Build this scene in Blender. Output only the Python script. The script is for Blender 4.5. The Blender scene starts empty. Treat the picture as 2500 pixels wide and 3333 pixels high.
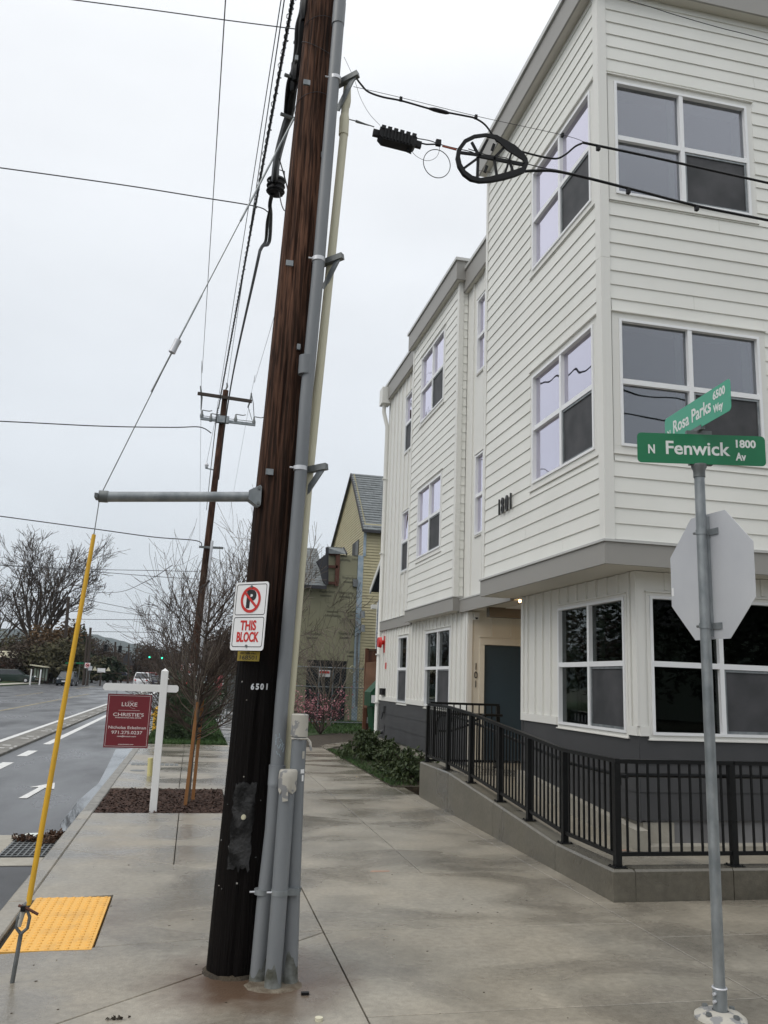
import bpy, math, random
from mathutils import Vector, Matrix, noise
C = bpy.context.scene.collection
R = math.radians
PI = math.pi
rnd = random.Random(7)

# ---------------------------------------------------------------- camera
F_PX = 2724.98; YAW, PITCH, ROLL = 0.2127202, 0.1993731, 0.0370237; CX, CY = 1250.0, 1666.5; EYE = 1.75
fw = Vector((math.sin(YAW)*math.cos(PITCH), math.cos(YAW)*math.cos(PITCH), math.sin(PITCH)))
r0 = Vector((math.cos(YAW), -math.sin(YAW), 0)); u0 = r0.cross(fw)
cr = r0*math.cos(ROLL) + u0*math.sin(ROLL); cu = -r0*math.sin(ROLL) + u0*math.cos(ROLL)
O = Vector((0, 0, EYE))
cam = bpy.data.objects.new('camera', bpy.data.cameras.new('camera')); C.objects.link(cam)
m = Matrix((cr, cu, -fw)).transposed().to_4x4(); m.translation = O
cam.matrix_world = m
cam.data.sensor_fit = 'VERTICAL'; cam.data.sensor_height = 24; cam.data.lens = 24*F_PX/3333
cam.data.clip_end = 20000; cam.data.clip_start = .05
bpy.context.scene.camera = cam
def ray(x, y): return fw*F_PX + cr*(x-CX) - cu*(y-CY)
def G(x, y, z=0.0): d = ray(x, y); return O + d*((z-EYE)/d.z)
def PX(x, y, X): d = ray(x, y); return O + d*(X/d.x)
def PY(x, y, Y): d = ray(x, y); return O + d*(Y/d.y)

# ---------------------------------------------------------------- world, sun, exposure
SUN_EL, SUN_AZ = R(48), R(-112)      # azimuth measured from +Y towards +X: the light comes from the left, a little behind
w = bpy.data.worlds.new('World'); bpy.context.scene.world = w; w.use_nodes = True
nt = w.node_tree; nt.nodes.clear(); N = nt.nodes.new; LK = nt.links.new
out = N('ShaderNodeOutputWorld'); bg1 = N('ShaderNodeBackground'); bg2 = N('ShaderNodeBackground'); mx = N('ShaderNodeMixShader')
sky = N('ShaderNodeTexSky'); sky.sky_type = 'NISHITA'; sky.sun_disc = False; sky.sun_elevation = SUN_EL; sky.sun_rotation = SUN_AZ
LK(sky.outputs[0], bg1.inputs[0]); bg1.inputs[1].default_value = .1
tc = N('ShaderNodeTexCoord'); sp = N('ShaderNodeSeparateXYZ'); LK(tc.outputs['Generated'], sp.inputs[0])
rp = N('ShaderNodeValToRGB'); LK(sp.outputs[2], rp.inputs[0])
e = rp.color_ramp.elements; e[0].position = 0.0; e[0].color = (.66, .695, .735, 1); e[1].position = 1.0; e[1].color = (1.55, 1.56, 1.57, 1)
for p_, c_ in ((.12, (.70, .74, .78, 1)), (.32, (.77, .805, .845, 1)), (.62, (.90, .92, .945, 1))):
    q = e.new(p_); q.color = c_
mp = N('ShaderNodeMapping'); mp.inputs['Scale'].default_value = (1, 1, 2.6); LK(tc.outputs['Generated'], mp.inputs[0])
nz = N('ShaderNodeTexNoise'); nz.inputs['Scale'].default_value = 2.2; nz.inputs['Detail'].default_value = 5; nz.inputs['Roughness'].default_value = .5
LK(mp.outputs[0], nz.inputs[0])
mr = N('ShaderNodeMapRange'); mr.inputs[1].default_value = .3; mr.inputs[2].default_value = .7; mr.inputs[3].default_value = .92; mr.inputs[4].default_value = 1.05
LK(nz.outputs[0], mr.inputs[0])
vm = N('ShaderNodeVectorMath'); vm.operation = 'SCALE'; LK(rp.outputs[0], vm.inputs[0]); LK(mr.outputs[0], vm.inputs[3])
LK(vm.outputs[0], bg2.inputs[0]); bg2.inputs[1].default_value = 1.0
mx.inputs[0].default_value = .93; LK(bg1.outputs[0], mx.inputs[1]); LK(bg2.outputs[0], mx.inputs[2]); LK(mx.outputs[0], out.inputs[0])
sl = bpy.data.lights.new('sun', 'SUN'); sl.energy = 0.9; sl.angle = R(36); sl.color = (1, .95, .87)
so = bpy.data.objects.new('sun', sl); C.objects.link(so)
sd = Vector((math.sin(SUN_AZ)*math.cos(SUN_EL), math.cos(SUN_AZ)*math.cos(SUN_EL), math.sin(SUN_EL)))
so.rotation_euler = sd.to_track_quat('Z', 'Y').to_euler(); so.location = (0, 0, 40)
vs = bpy.context.scene.view_settings; vs.view_transform = 'Standard'; vs.look = 'None'; vs.exposure = 0.2; vs.gamma = 1; vs.use_curve_mapping = False
bpy.context.scene.cycles.use_denoising = True
bpy.context.scene.cycles.max_bounces = 8; bpy.context.scene.cycles.transparent_max_bounces = 16

# ---------------------------------------------------------------- materials
MATS = {}
def mat(name, col, rough=.6, col2=None, ns=4.0, det=5, bump=0, bs=None, metal=0, spec=.5, stretch=None, lo=.35, hi=.65, emit=None, rough2=None, objspace=False, rnd_tone=0):
    if name in MATS: return MATS[name]
    mt = bpy.data.materials.new(name); mt.use_nodes = True; t = mt.node_tree; b = t.nodes['Principled BSDF']; n = t.nodes.new; l = t.links.new
    b.inputs['Base Color'].default_value = (*col, 1); b.inputs['Roughness'].default_value = rough; b.inputs['Metallic'].default_value = metal
    b.inputs['Specular IOR Level'].default_value = spec
    if emit: b.inputs['Emission Color'].default_value = (*emit[0], 1); b.inputs['Emission Strength'].default_value = emit[1]
    vec = None
    if col2 or bump:
        if objspace: tcn = n('ShaderNodeTexCoord'); vec = tcn.outputs['Object']
        else: g = n('ShaderNodeNewGeometry'); vec = g.outputs['Position']
        if stretch:
            mpn = n('ShaderNodeMapping'); mpn.inputs['Scale'].default_value = stretch; l(vec, mpn.inputs[0]); vec = mpn.outputs[0]
    if col2:
        z = n('ShaderNodeTexNoise'); z.inputs['Scale'].default_value = ns; z.inputs['Detail'].default_value = det; l(vec, z.inputs[0])
        c = n('ShaderNodeValToRGB'); c.color_ramp.elements[0].position = lo; c.color_ramp.elements[1].position = hi
        c.color_ramp.elements[0].color = (*col, 1); c.color_ramp.elements[1].color = (*col2, 1); l(z.outputs[0], c.inputs[0])
        src = c.outputs[0]
        if rnd_tone:
            oi = n('ShaderNodeObjectInfo'); mrn = n('ShaderNodeMapRange'); mrn.inputs[3].default_value = 1-rnd_tone; mrn.inputs[4].default_value = 1+rnd_tone
            l(oi.outputs['Random'], mrn.inputs[0]); v = n('ShaderNodeVectorMath'); v.operation = 'SCALE'; l(src, v.inputs[0]); l(mrn.outputs[0], v.inputs[3]); src = v.outputs[0]
        l(src, b.inputs['Base Color'])
        if rough2 is not None:
            mrn = n('ShaderNodeMapRange'); mrn.inputs[1].default_value = lo; mrn.inputs[2].default_value = hi; mrn.inputs[3].default_value = rough; mrn.inputs[4].default_value = rough2
            l(z.outputs[0], mrn.inputs[0]); l(mrn.outputs[0], b.inputs['Roughness'])
    if bump:
        z2 = n('ShaderNodeTexNoise'); z2.inputs['Scale'].default_value = bs or ns*6; z2.inputs['Detail'].default_value = 4; l(vec, z2.inputs[0])
        bp = n('ShaderNodeBump'); bp.inputs['Strength'].default_value = bump; bp.inputs['Distance'].default_value = .02; l(z2.outputs[0], bp.inputs['Height']); l(bp.outputs[0], b.inputs['Normal'])
    MATS[name] = mt
    return mt

def concrete_mat(name, dry, wet, pole_stain_and_shade=False, wetmid=.5, tone=.05):
    mt = bpy.data.materials.new(name); mt.use_nodes = True; t = mt.node_tree; b = t.nodes['Principled BSDF']; n = t.nodes.new; l = t.links.new
    g = n('ShaderNodeNewGeometry'); pos = g.outputs['Position']
    def noi(scale, det=5, st=None, dist=0):
        v = pos
        if st:
            mpn = n('ShaderNodeMapping'); mpn.inputs['Scale'].default_value = st; l(v, mpn.inputs[0]); v = mpn.outputs[0]
        z = n('ShaderNodeTexNoise'); z.inputs['Scale'].default_value = scale; z.inputs['Detail'].default_value = det; z.inputs['Distortion'].default_value = dist; l(v, z.inputs[0]); return z.outputs[0]
    def rng(x, a, bb, c, d):
        r_ = n('ShaderNodeMapRange'); r_.inputs[1].default_value = a; r_.inputs[2].default_value = bb; r_.inputs[3].default_value = c; r_.inputs[4].default_value = d; l(x, r_.inputs[0]); return r_.outputs[0]
    def mixc(fac, a, bb, mode='MIX'):
        x = n('ShaderNodeMix'); x.data_type = 'RGBA'; x.blend_type = mode
        if hasattr(fac, 'links'): l(fac, x.inputs[0])
        else: x.inputs[0].default_value = fac
        for i, s in ((6, a), (7, bb)):
            if isinstance(s, tuple): x.inputs[i].default_value = (*s, 1)
            else: l(s, x.inputs[i])
        return x.outputs[2]
    wetf = rng(noi(.9, 6, (.8, 1.15, 1), .6), wetmid-.09, wetmid+.12, 0, 1)
    c1 = mixc(wetf, dry, wet)
    blot = rng(noi(2.6, 7, (1, .55, 1), .9), .36, .66, .90, 1.07)
    v = n('ShaderNodeVectorMath'); v.operation = 'SCALE'; l(c1, v.inputs[0]); l(blot, v.inputs[3])
    mott = rng(noi(22, 8), .3, .7, .84, 1.14)
    vq = n('ShaderNodeVectorMath'); vq.operation = 'SCALE'; l(v.outputs[0], vq.inputs[0]); l(mott, vq.inputs[3]); v = vq
    streak = rng(noi(1.4, 7, (.5, 1.6, 1), .3), .45, .60, 0, .09)
    c1 = mixc(streak, v.outputs[0], tuple(x*.55 for x in dry))
    fine = rng(noi(160, 3), .3, .7, .86, 1.14)
    v2 = n('ShaderNodeVectorMath'); v2.operation = 'SCALE'; l(c1, v2.inputs[0]); l(fine, v2.inputs[3]); c1 = v2.outputs[0]
    warm = rng(noi(.7, 3), .4, .6, 0, .35)
    c1 = mixc(warm, c1, (1.06, .98, .87), 'MULTIPLY')
    # small dark specks of dirt
    vo = n('ShaderNodeTexVoronoi'); vo.inputs['Scale'].default_value = 3.3; l(pos, vo.inputs[0])
    spk = rng(vo.outputs['Distance'], .012, .022, .55, 0)
    c1 = mixc(spk, c1, (.035, .03, .025))
    if pole_stain_and_shade:
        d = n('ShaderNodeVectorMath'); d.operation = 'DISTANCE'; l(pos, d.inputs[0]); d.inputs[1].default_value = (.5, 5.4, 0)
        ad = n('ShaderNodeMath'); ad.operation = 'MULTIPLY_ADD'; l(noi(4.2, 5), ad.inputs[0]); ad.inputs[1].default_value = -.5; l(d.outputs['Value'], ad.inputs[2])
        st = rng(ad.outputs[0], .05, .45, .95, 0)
        c1 = mixc(st, c1, (.085, .05, .030))  # brown pole-foot stain, its colour made stronger to stand in for contact shade
    oi = n('ShaderNodeObjectInfo'); tn = rng(oi.outputs['Random'], 0, 1, 1-tone, 1+tone)
    v3 = n('ShaderNodeVectorMath'); v3.operation = 'SCALE'; l(c1, v3.inputs[0]); l(tn, v3.inputs[3])
    l(v3.outputs[0], b.inputs['Base Color'])
    l(rng(wetf, 0, 1, .42, .14), b.inputs['Roughness']); b.inputs['Specular IOR Level'].default_value = .5
    bp = n('ShaderNodeBump'); bp.inputs['Strength'].default_value = .25; bp.inputs['Distance'].default_value = .01; l(noi(60, 4), bp.inputs['Height']); l(bp.outputs[0], b.inputs['Normal'])
    MATS[name] = mt
    return mt

def glass_mat(name, tint, base, refl_a=.12, refl_b=.75, power=1.6, wave=.05):
    mt = bpy.data.materials.new(name); mt.use_nodes = True; t = mt.node_tree; t.nodes.clear(); n = t.nodes.new; l = t.links.new
    o = n('ShaderNodeOutputMaterial'); mxs = n('ShaderNodeMixShader'); tr = n('ShaderNodeBsdfTransparent'); gl = n('ShaderNodeBsdfGlossy')
    tr.inputs[0].default_value = (*base, 1); gl.inputs[0].default_value = (*tint, 1); gl.inputs['Roughness'].default_value = .015
    lw = n('ShaderNodeLayerWeight'); lw.inputs[0].default_value = .5
    pw = n('ShaderNodeMath'); pw.operation = 'POWER'; pw.inputs[1].default_value = power; l(lw.outputs['Facing'], pw.inputs[0])
    ma = n('ShaderNodeMath'); ma.operation = 'MULTIPLY_ADD'; l(pw.outputs[0], ma.inputs[0]); ma.inputs[1].default_value = refl_b; ma.inputs[2].default_value = refl_a
    g = n('ShaderNodeNewGeometry'); z = n('ShaderNodeTexNoise'); z.inputs['Scale'].default_value = 1.7; z.inputs['Detail'].default_value = 1; l(g.outputs['Position'], z.inputs[0])
    bp = n('ShaderNodeBump'); bp.inputs['Strength'].default_value = wave; bp.inputs['Distance'].default_value = .1; l(z.outputs[0], bp.inputs['Height']); l(bp.outputs[0], gl.inputs['Normal'])
    l(ma.outputs[0], mxs.inputs[0]); l(tr.outputs[0], mxs.inputs[1]); l(gl.outputs[0], mxs.inputs[2]); l(mxs.outputs[0], o.inputs[0])
    MATS[name] = mt
    return mt

def wood_pole_mat(name, blackz, top, dark):
    mt = bpy.data.materials.new(name); mt.use_nodes = True; t = mt.node_tree; b = t.nodes['Principled BSDF']; n = t.nodes.new; l = t.links.new
    tcn = n('ShaderNodeTexCoord'); vec = tcn.outputs['Object']
    def noi(scale, st, det=6, dist=0):
        mpn = n('ShaderNodeMapping'); mpn.inputs['Scale'].default_value = st; l(vec, mpn.inputs[0])
        z = n('ShaderNodeTexNoise'); z.inputs['Scale'].default_value = scale; z.inputs['Detail'].default_value = det; z.inputs['Distortion'].default_value = dist; l(mpn.outputs[0], z.inputs[0]); return z.outputs[0]
    def rng(x, a, bb, c, d):
        r_ = n('ShaderNodeMapRange'); r_.inputs[1].default_value = a; r_.inputs[2].default_value = bb; r_.inputs[3].default_value = c; r_.inputs[4].default_value = d; l(x, r_.inputs[0]); return r_.outputs[0]
    grain = noi(52, (1, 1, .05), 9, .5); patch = noi(3.2, (1, 1, .35), 4)
    c = n('ShaderNodeValToRGB'); c.color_ramp.elements[0].position = .40; c.color_ramp.elements[1].position = .72
    c.color_ramp.elements[0].color = (*dark, 1); c.color_ramp.elements[1].color = (*top, 1); l(grain, c.inputs[0])
    v = n('ShaderNodeVectorMath'); v.operation = 'SCALE'; l(c.outputs[0], v.inputs[0]); l(rng(patch, .35, .65, .62, 1.25), v.inputs[3])
    s = n('ShaderNodeSeparateXYZ'); l(vec, s.inputs[0])
    ad = n('ShaderNodeMath'); ad.operation = 'MULTIPLY_ADD'; l(noi(2.5, (1, 1, .4)), ad.inputs[0]); ad.inputs[1].default_value = 2.2; l(s.outputs[2], ad.inputs[2])
    f = rng(ad.outputs[0], blackz-.6, blackz+2.2, 0, 1)
    x = n('ShaderNodeMix'); x.data_type = 'RGBA'; l(f, x.inputs[0]); x.inputs[6].default_value = (.0045, .0035, .0032, 1); l(v.outputs[0], x.inputs[7])
    l(x.outputs[2], b.inputs['Base Color']); b.inputs['Roughness'].default_value = .8; b.inputs['Specular IOR Level'].default_value = .12
    bp = n('ShaderNodeBump'); bp.inputs['Strength'].default_value = 1.0; bp.inputs['Distance'].default_value = .018; l(grain, bp.inputs['Height']); l(bp.outputs[0], b.inputs['Normal'])
    MATS[name] = mt
    return mt

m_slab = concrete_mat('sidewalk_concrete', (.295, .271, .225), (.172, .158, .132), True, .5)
m_wall = concrete_mat('cast_concrete', (.135, .127, .104), (.085, .079, .064), False, .55, .03)
m_isl = mat('dirty_island_concrete', (.13, .125, .11), .7, (.21, .20, .18), 4, det=8, bump=.4)
m_ramp = concrete_mat('ramp_concrete', (.30, .275, .225), (.19, .175, .145), False, .55, .03)
m_kerb = mat('old_kerb_stone', (.16, .155, .14), .55, (.27, .26, .235), 9, bump=.3)
m_joint = mat('joint_filler', (.018, .016, .012), .95)
m_asph = mat('wet_asphalt', (.048, .050, .054), .52, (.12, .123, .13), .6, det=10, bump=.4, bs=120, rough2=.24, stretch=(1, .3, 1), spec=.5)
m_asphd = mat('newer_asphalt', (.038, .04, .043), .45, (.06, .062, .066), 2.5, bump=.5, bs=140)
m_line = mat('white_road_paint', (.55, .55, .53), .5, (.75, .75, .73), 20)
m_yline = mat('worn_yellow_road_paint', (.16, .14, .09), .6, (.50, .40, .20), 3, det=8)
m_puddle = mat('puddle_water', (.05, .055, .06), .03, spec=1.0)
m_side = mat('white_lap_siding_paint', (.735, .735, .69), .5, (.78, .78, .735), 1.2, rnd_tone=.012)
m_trim = mat('white_trim_paint', (.745, .74, .70), .5)
m_vinyl = mat('bright_white_vinyl', (.82, .83, .84), .35)
m_fascia = mat('grey_fascia_paint', (.295, .285, .265), .5)
m_flash = mat('light_metal_flashing', (.52, .52, .50), .4, metal=.2)
m_soff = mat('soffit_paint', (.58, .56, .50), .7)
m_base = mat('charcoal_siding_paint', (.048, .049, .052), .55, (.058, .059, .062), 2, rnd_tone=.02)
m_found = mat('foundation_concrete', (.30, .28, .235), .8, (.36, .34, .29), 6, bump=.3)
m_found2 = mat('grey_sealed_foundation', (.12, .12, .125), .35, (.2, .2, .205), 2, bump=.2)
m_door = mat('blue_grey_door_paint', (.026, .050, .072), .5)
m_recess = mat('entry_wall_paint', (.68, .64, .55), .55)
m_soffd = mat('entry_beam_paint', (.11, .095, .075), .7)
m_black = mat('black_powder_coated_steel', (.0045, .005, .0055), .45, spec=.3)
m_blackp = mat('black_rubber', (.005, .005, .006), .6, spec=.3)
m_num = mat('black_numeral_metal', (.02, .02, .02), .4)
m_glL = glass_mat('street_side_glass', (.84, .81, .92), (.55, .57, .58), .22, 1.0, 1.3, .06)
m_glF = glass_mat('corner_side_glass', (.82, .82, .90), (.55, .60, .58), .14, .75, 1.6, .06)
m_glG = glass_mat('ground_floor_glass', (.80, .83, .83), (.35, .38, .36), .04, .36, 2.0, .012)
m_screen = mat('dark_insect_screen', (.045, .047, .05), .6, (.075, .075, .08), 3, spec=.3)
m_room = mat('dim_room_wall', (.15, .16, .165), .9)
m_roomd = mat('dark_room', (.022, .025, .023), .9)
m_jamb = mat('pale_green_blind', (.32, .38, .35), .6)
m_galv = mat('galvanised_steel', (.19, .21, .22), .45, (.30, .32, .33), 14, det=7, metal=.45, bump=.05, stretch=(1, 1, .5))
m_galvd = mat('dark_galvanised_steel', (.12, .13, .13), .5, (.2, .21, .21), 15, metal=.5)
m_alu = mat('aluminium_sign_back', (.56, .57, .60), .42, (.64, .65, .67), 2.0, metal=.35)
m_pvc = mat('grey_pvc', (.165, .178, .19), .42, (.20, .212, .222), 5, det=8, stretch=(1, 1, .3))
m_cream = mat('cream_pvc', (.52, .49, .35), .42, (.60, .57, .43), 3, stretch=(1, 1, .3))
m_grime = mat('mossy_grime_on_pipe', (.07, .072, .055), .8, (.20, .21, .20), 12, det=8, bump=.3)
m_tape = mat('old_masking_tape', (.42, .40, .35), .6, (.22, .22, .22), 14, lo=.52, hi=.56)
m_pole = wood_pole_mat('creosoted_pole_wood', 3.5, (.19, .095, .060), (.036, .019, .013))
m_pole2 = wood_pole_mat('weathered_pole_wood', -3, (.13, .066, .042), (.035, .02, .015))
m_patch = mat('scuffed_black_paint', (.005, .005, .005), .7, (.045, .045, .046), 9, det=9, bump=.6, lo=.42, hi=.62, spec=.2)
m_yguard = mat('yellow_plastic_guard', (.74, .42, .03), .45, (.62, .36, .04), 6, det=8, lo=.5, hi=.75)
m_ytact = mat('yellow_tactile_mat', (.76, .42, .09), .6, (.58, .33, .09), 5, det=9, lo=.5, hi=.8)
m_cable = mat('black_cable_jacket', (.004, .004, .005), .5, spec=.3)
m_wire = mat('grey_steel_wire', (.03, .03, .035), .5)
m_orange = mat('orange_tag', (.35, .08, .04), .5)
m_green = mat('street_sign_green', (.006, .16, .065), .35)
m_green2 = mat('faded_street_sign_green', (.035, .33, .20), .35)
m_white = mat('sign_white', (.80, .80, .80), .4)
m_signw = mat('reflective_letter_white', (.72, .74, .72), .4)
m_red = mat('sign_red', (.55, .025, .02), .4)
m_blk = mat('sign_black', (.012, .012, .014), .4)
m_maroon = mat('maroon_sign_panel', (.165, .014, .022), .45)
m_pinkw = mat('pale_sign_lettering', (.74, .66, .64), .5)
m_wpaint = mat('white_painted_wood', (.78, .78, .77), .4)
m_ytag = mat('yellow_metal_tag', (.42, .30, .025), .45, (.30, .22, .03), 20)
m_mulch = mat('bark_mulch', (.035, .018, .012), .9, (.10, .055, .04), 30, bump=.8, bs=60)
m_soil = mat('dark_wet_soil', (.028, .022, .015), .9, (.06, .045, .028), 8, bump=.8, bs=50)
m_grass = mat('lawn_grass', (.018, .055, .010), .7, (.055, .11, .022), 6, objspace=True)
m_turf = mat('turf_ground', (.022, .05, .012), .9, (.045, .075, .02), 5, bump=.6, bs=60)
m_bark = mat('grey_brown_bark', (.075, .060, .048), .85, (.14, .12, .10), 12, bump=.5, stretch=(1, 1, .2))
m_twig = mat('dark_twig', (.045, .033, .027), .85, (.085, .062, .05), 10)
m_twigl = mat('pale_twig', (.13, .105, .08), .85, (.19, .16, .13), 10)
m_farbark = mat('far_tree_brown', (.055, .042, .034), .9)
m_leafd = mat('dark_conifer_green', (.010, .022, .010), .8, (.028, .045, .016), 8)
m_yew = mat('yew_green', (.016, .036, .014), .7, (.050, .078, .028), 9)
m_leafb = mat('dark_broad_leaf', (.018, .034, .010), .55, (.050, .068, .022), 9, spec=.3)
m_leafbr = mat('brown_dry_leaf', (.085, .045, .02), .8, (.13, .08, .035), 4)
m_leafo = mat('olive_far_leaf', (.045, .042, .020), .85, (.095, .085, .042), .8)
m_pink = mat('pink_blossom', (.26, .05, .075), .6, (.52, .26, .28), 14)
m_stake = mat('orange_brown_stake_wood', (.27, .115, .035), .7, (.36, .17, .06), 8, stretch=(1, 1, .1))
m_fence = mat('red_brown_fence_wood', (.085, .030, .014), .7, (.14, .055, .026), 6, stretch=(1, 1, .15), rnd_tone=.15)
m_ply = mat('plywood_sheet', (.13, .062, .030), .7, (.17, .085, .045), 3)
m_ylap = mat('yellow_lap_siding', (.43, .385, .235), .6, (.49, .44, .28), 2)
m_shing = mat('grey_asphalt_shingle', (.13, .145, .15), .85, (.20, .215, .22), 5, det=6, stretch=(1, 3, 1), rnd_tone=.12)
m_wrap = mat('olive_sheathing_board', (.235, .225, .145), .75, (.28, .27, .18), .7)
m_wraptxt = mat('sheathing_print', (.04, .04, .03), .8)
m_bluet = mat('blue_flashing_tape', (.25, .33, .40), .5, (.40, .46, .50), 4)
m_blap = mat('blue_grey_lap_siding', (.15, .19, .26), .6)
m_darkw = mat('dark_opening', (.006, .006, .007), .6)
m_greenb = mat('green_plastic_bin', (.006, .06, .026), .4)
m_cblock = mat('grey_concrete_block', (.07, .07, .062), .85, (.11, .11, .10), 6, bump=.4)
m_rust = mat('rusty_brown_paint', (.10, .035, .02), .7)
m_brick = mat('far_brick', (.11, .06, .045), .85, (.16, .10, .08), 3)
m_hill = mat('hill_forest', (.010, .020, .014), .95, (.028, .04, .026), .012)
m_ground = mat('ground_earth', (.05, .055, .035), .95, (.07, .07, .045), .05)
m_palegreen = mat('pale_green_house_paint', (.30, .36, .30), .7)
m_roofd = mat('dark_roof', (.04, .04, .045), .8)
m_bell = mat('red_alarm_bell', (.60, .025, .02), .35)
m_tyre = mat('tyre_rubber', (.012, .012, .012), .8)
m_carglass = mat('car_glass', (.02, .025, .03), .08, spec=.8)
m_led = mat('lit_green_signal', (.05, .8, .5), .5, emit=((.05, 1.0, .55), 3.0))
m_lamp = mat('warm_lit_lamp', (1, .8, .5), .5, emit=((1, .62, .25), 22.0))
m_head = mat('lit_headlight', (1, 1, .95), .4, emit=((1, 1, .95), 3.0))
m_litter = mat('wet_leaf_litter', (.035, .02, .013), .6, (.10, .045, .02), 30)

# ---------------------------------------------------------------- mesh builder
ORG = {}
class MB:
    def __init__(s): s.v = []; s.f = []
    def add(s, vs, fs):
        k = len(s.v); s.v += [tuple(v) for v in vs]; s.f += [tuple(i+k for i in f) for f in fs]; return s
    def box(s, x0, x1, y0, y1, z0, z1):
        if x0 > x1: x0, x1 = x1, x0
        if y0 > y1: y0, y1 = y1, y0
        if z0 > z1: z0, z1 = z1, z0
        return s.add([(x0,y0,z0),(x1,y0,z0),(x1,y1,z0),(x0,y1,z0),(x0,y0,z1),(x1,y0,z1),(x1,y1,z1),(x0,y1,z1)],
                     [(0,3,2,1),(4,5,6,7),(0,1,5,4),(1,2,6,5),(2,3,7,6),(3,0,4,7)])
    def hexa(s, b4, t4): return s.add(list(b4)+list(t4), [(0,3,2,1),(4,5,6,7),(0,1,5,4),(1,2,6,5),(2,3,7,6),(3,0,4,7)])
    def bar(s, p0, p1, w, h, up=Vector((0,0,1))):
        p0, p1 = Vector(p0), Vector(p1); d = (p1-p0).normalized()
        sd_ = d.cross(up)
        if sd_.length < 1e-4: sd_ = d.cross(Vector((0,1,0)))
        sd_.normalize(); u_ = sd_.cross(d)
        q = [(-1,-1),(1,-1),(1,1),(-1,1)]
        return s.hexa([p0+sd_*a*w/2+u_*b_*h/2 for a,b_ in q], [p1+sd_*a*w/2+u_*b_*h/2 for a,b_ in q])
    def tube(s, pts, r, n=8, cap=True):
        pts = [Vector(p) for p in pts]; m_ = len(pts)
        rs = r if isinstance(r, (list, tuple)) else [r]*m_
        k = len(s.v); ref = None
        for i, p in enumerate(pts):
            d = (pts[min(i+1, m_-1)]-pts[max(i-1, 0)])
            if d.length < 1e-9: d = Vector((0,0,1))
            d.normalize()
            if ref is None:
                ref = d.cross(Vector((0,0,1)))
                if ref.length < .05: ref = d.cross(Vector((1,0,0)))
            ref = (ref - d*ref.dot(d)).normalized(); b_ = d.cross(ref)
            for j in range(n):
                a = 2*PI*j/n; s.v.append(tuple(p + (ref*math.cos(a)+b_*math.sin(a))*rs[i]))
        for i in range(m_-1):
            for j in range(n):
                a, b2 = k+i*n+j, k+i*n+(j+1)%n
                s.f.append((a, b2, b2+n, a+n))
        if cap:
            s.f.append(tuple(k+j for j in range(n))[::-1]); s.f.append(tuple(k+(m_-1)*n+j for j in range(n)))
        return s
    def cyl(s, p0, p1, r, r1=None, n=12): return s.tube([p0, p1], [r, r if r1 is None else r1], n)
    def prism(s, poly, z0, z1):
        n = len(poly); return s.add([(p[0],p[1],z0) for p in poly]+[(p[0],p[1],z1) for p in poly],
            [tuple(range(n))[::-1], tuple(range(n, 2*n))]+[(i,(i+1)%n,(i+1)%n+n,i+n) for i in range(n)])
    def extr(s, pts, d):      # planar outline extruded by vector d
        n = len(pts); d = Vector(d); pts = [Vector(p) for p in pts]
        return s.add(pts+[p+d for p in pts], [tuple(range(n)), tuple(range(n, 2*n))[::-1]]+[(i,(i+1)%n,(i+1)%n+n,i+n) for i in range(n)])
    def quad(s, a, b, c, d): return s.add([a,b,c,d], [(0,1,2,3)])
    def torus(s, c, r, tr, ax='y', n=32, m_=6, sq=1.0, rot=None):
        pts = []
        for i in range(n+1):
            a = 2*PI*i/n
            p = {'y': Vector((math.cos(a)*r, 0, math.sin(a)*r*sq)), 'z': Vector((math.cos(a)*r, math.sin(a)*r*sq, 0)), 'x': Vector((0, math.cos(a)*r, math.sin(a)*r*sq))}[ax]
            pts.append(Vector(c)+p)
        return s.tube(pts, tr, m_, False)
    def dome(s, c, r, h, n=8, rings=3):
        c = Vector(c); k = len(s.v)
        for i in range(rings):
            t = i/rings*PI/2
            for j in range(n): a = 2*PI*j/n; s.v.append((c.x+r*math.cos(t)*math.cos(a), c.y+r*math.cos(t)*math.sin(a), c.z+h*math.sin(t)))
        s.v.append((c.x, c.y, c.z+h)); top_ = len(s.v)-1
        for i in range(rings-1):
            for j in range(n): s.f.append((k+i*n+j, k+i*n+(j+1)%n, k+(i+1)*n+(j+1)%n, k+(i+1)*n+j))
        for j in range(n): s.f.append((k+(rings-1)*n+j, k+(rings-1)*n+(j+1)%n, top_))
        return s
    def build(s, name, m_, parent=None, base=None, smooth=False, label=None, cat=None, group=None, kind=None):
        o = ORG[parent.name] if parent is not None else Vector(base or (0,0,0))
        me = bpy.data.meshes.new(name); me.from_pydata([(x-o.x, y-o.y, z-o.z) for x,y,z in s.v], [], s.f); me.update()
        for mm in (m_ if isinstance(m_, list) else [m_]): me.materials.append(mm)
        if smooth:
            me.polygons.foreach_set('use_smooth', [True]*len(me.polygons))
            try: me.set_sharp_from_angle(angle=R(40))
            except Exception: pass
        ob = bpy.data.objects.new(name, me); C.objects.link(ob)
        if parent is not None: ob.parent = parent
        else: ob.location = o
        ORG[ob.name] = o
        tag(ob, label, cat, group, kind)
        return ob
def tag(o, label=None, cat=None, group=None, kind=None):
    if label: o['label'] = label
    if cat: o['category'] = cat
    if group: o['group'] = group
    if kind: o['kind'] = kind
def thing(name, loc, label, cat, group=None):
    o = bpy.data.objects.new(name, None); C.objects.link(o); o.location = loc; o.empty_display_size = .1
    ORG[o.name] = Vector(loc); tag(o, label, cat, group); return o
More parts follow.
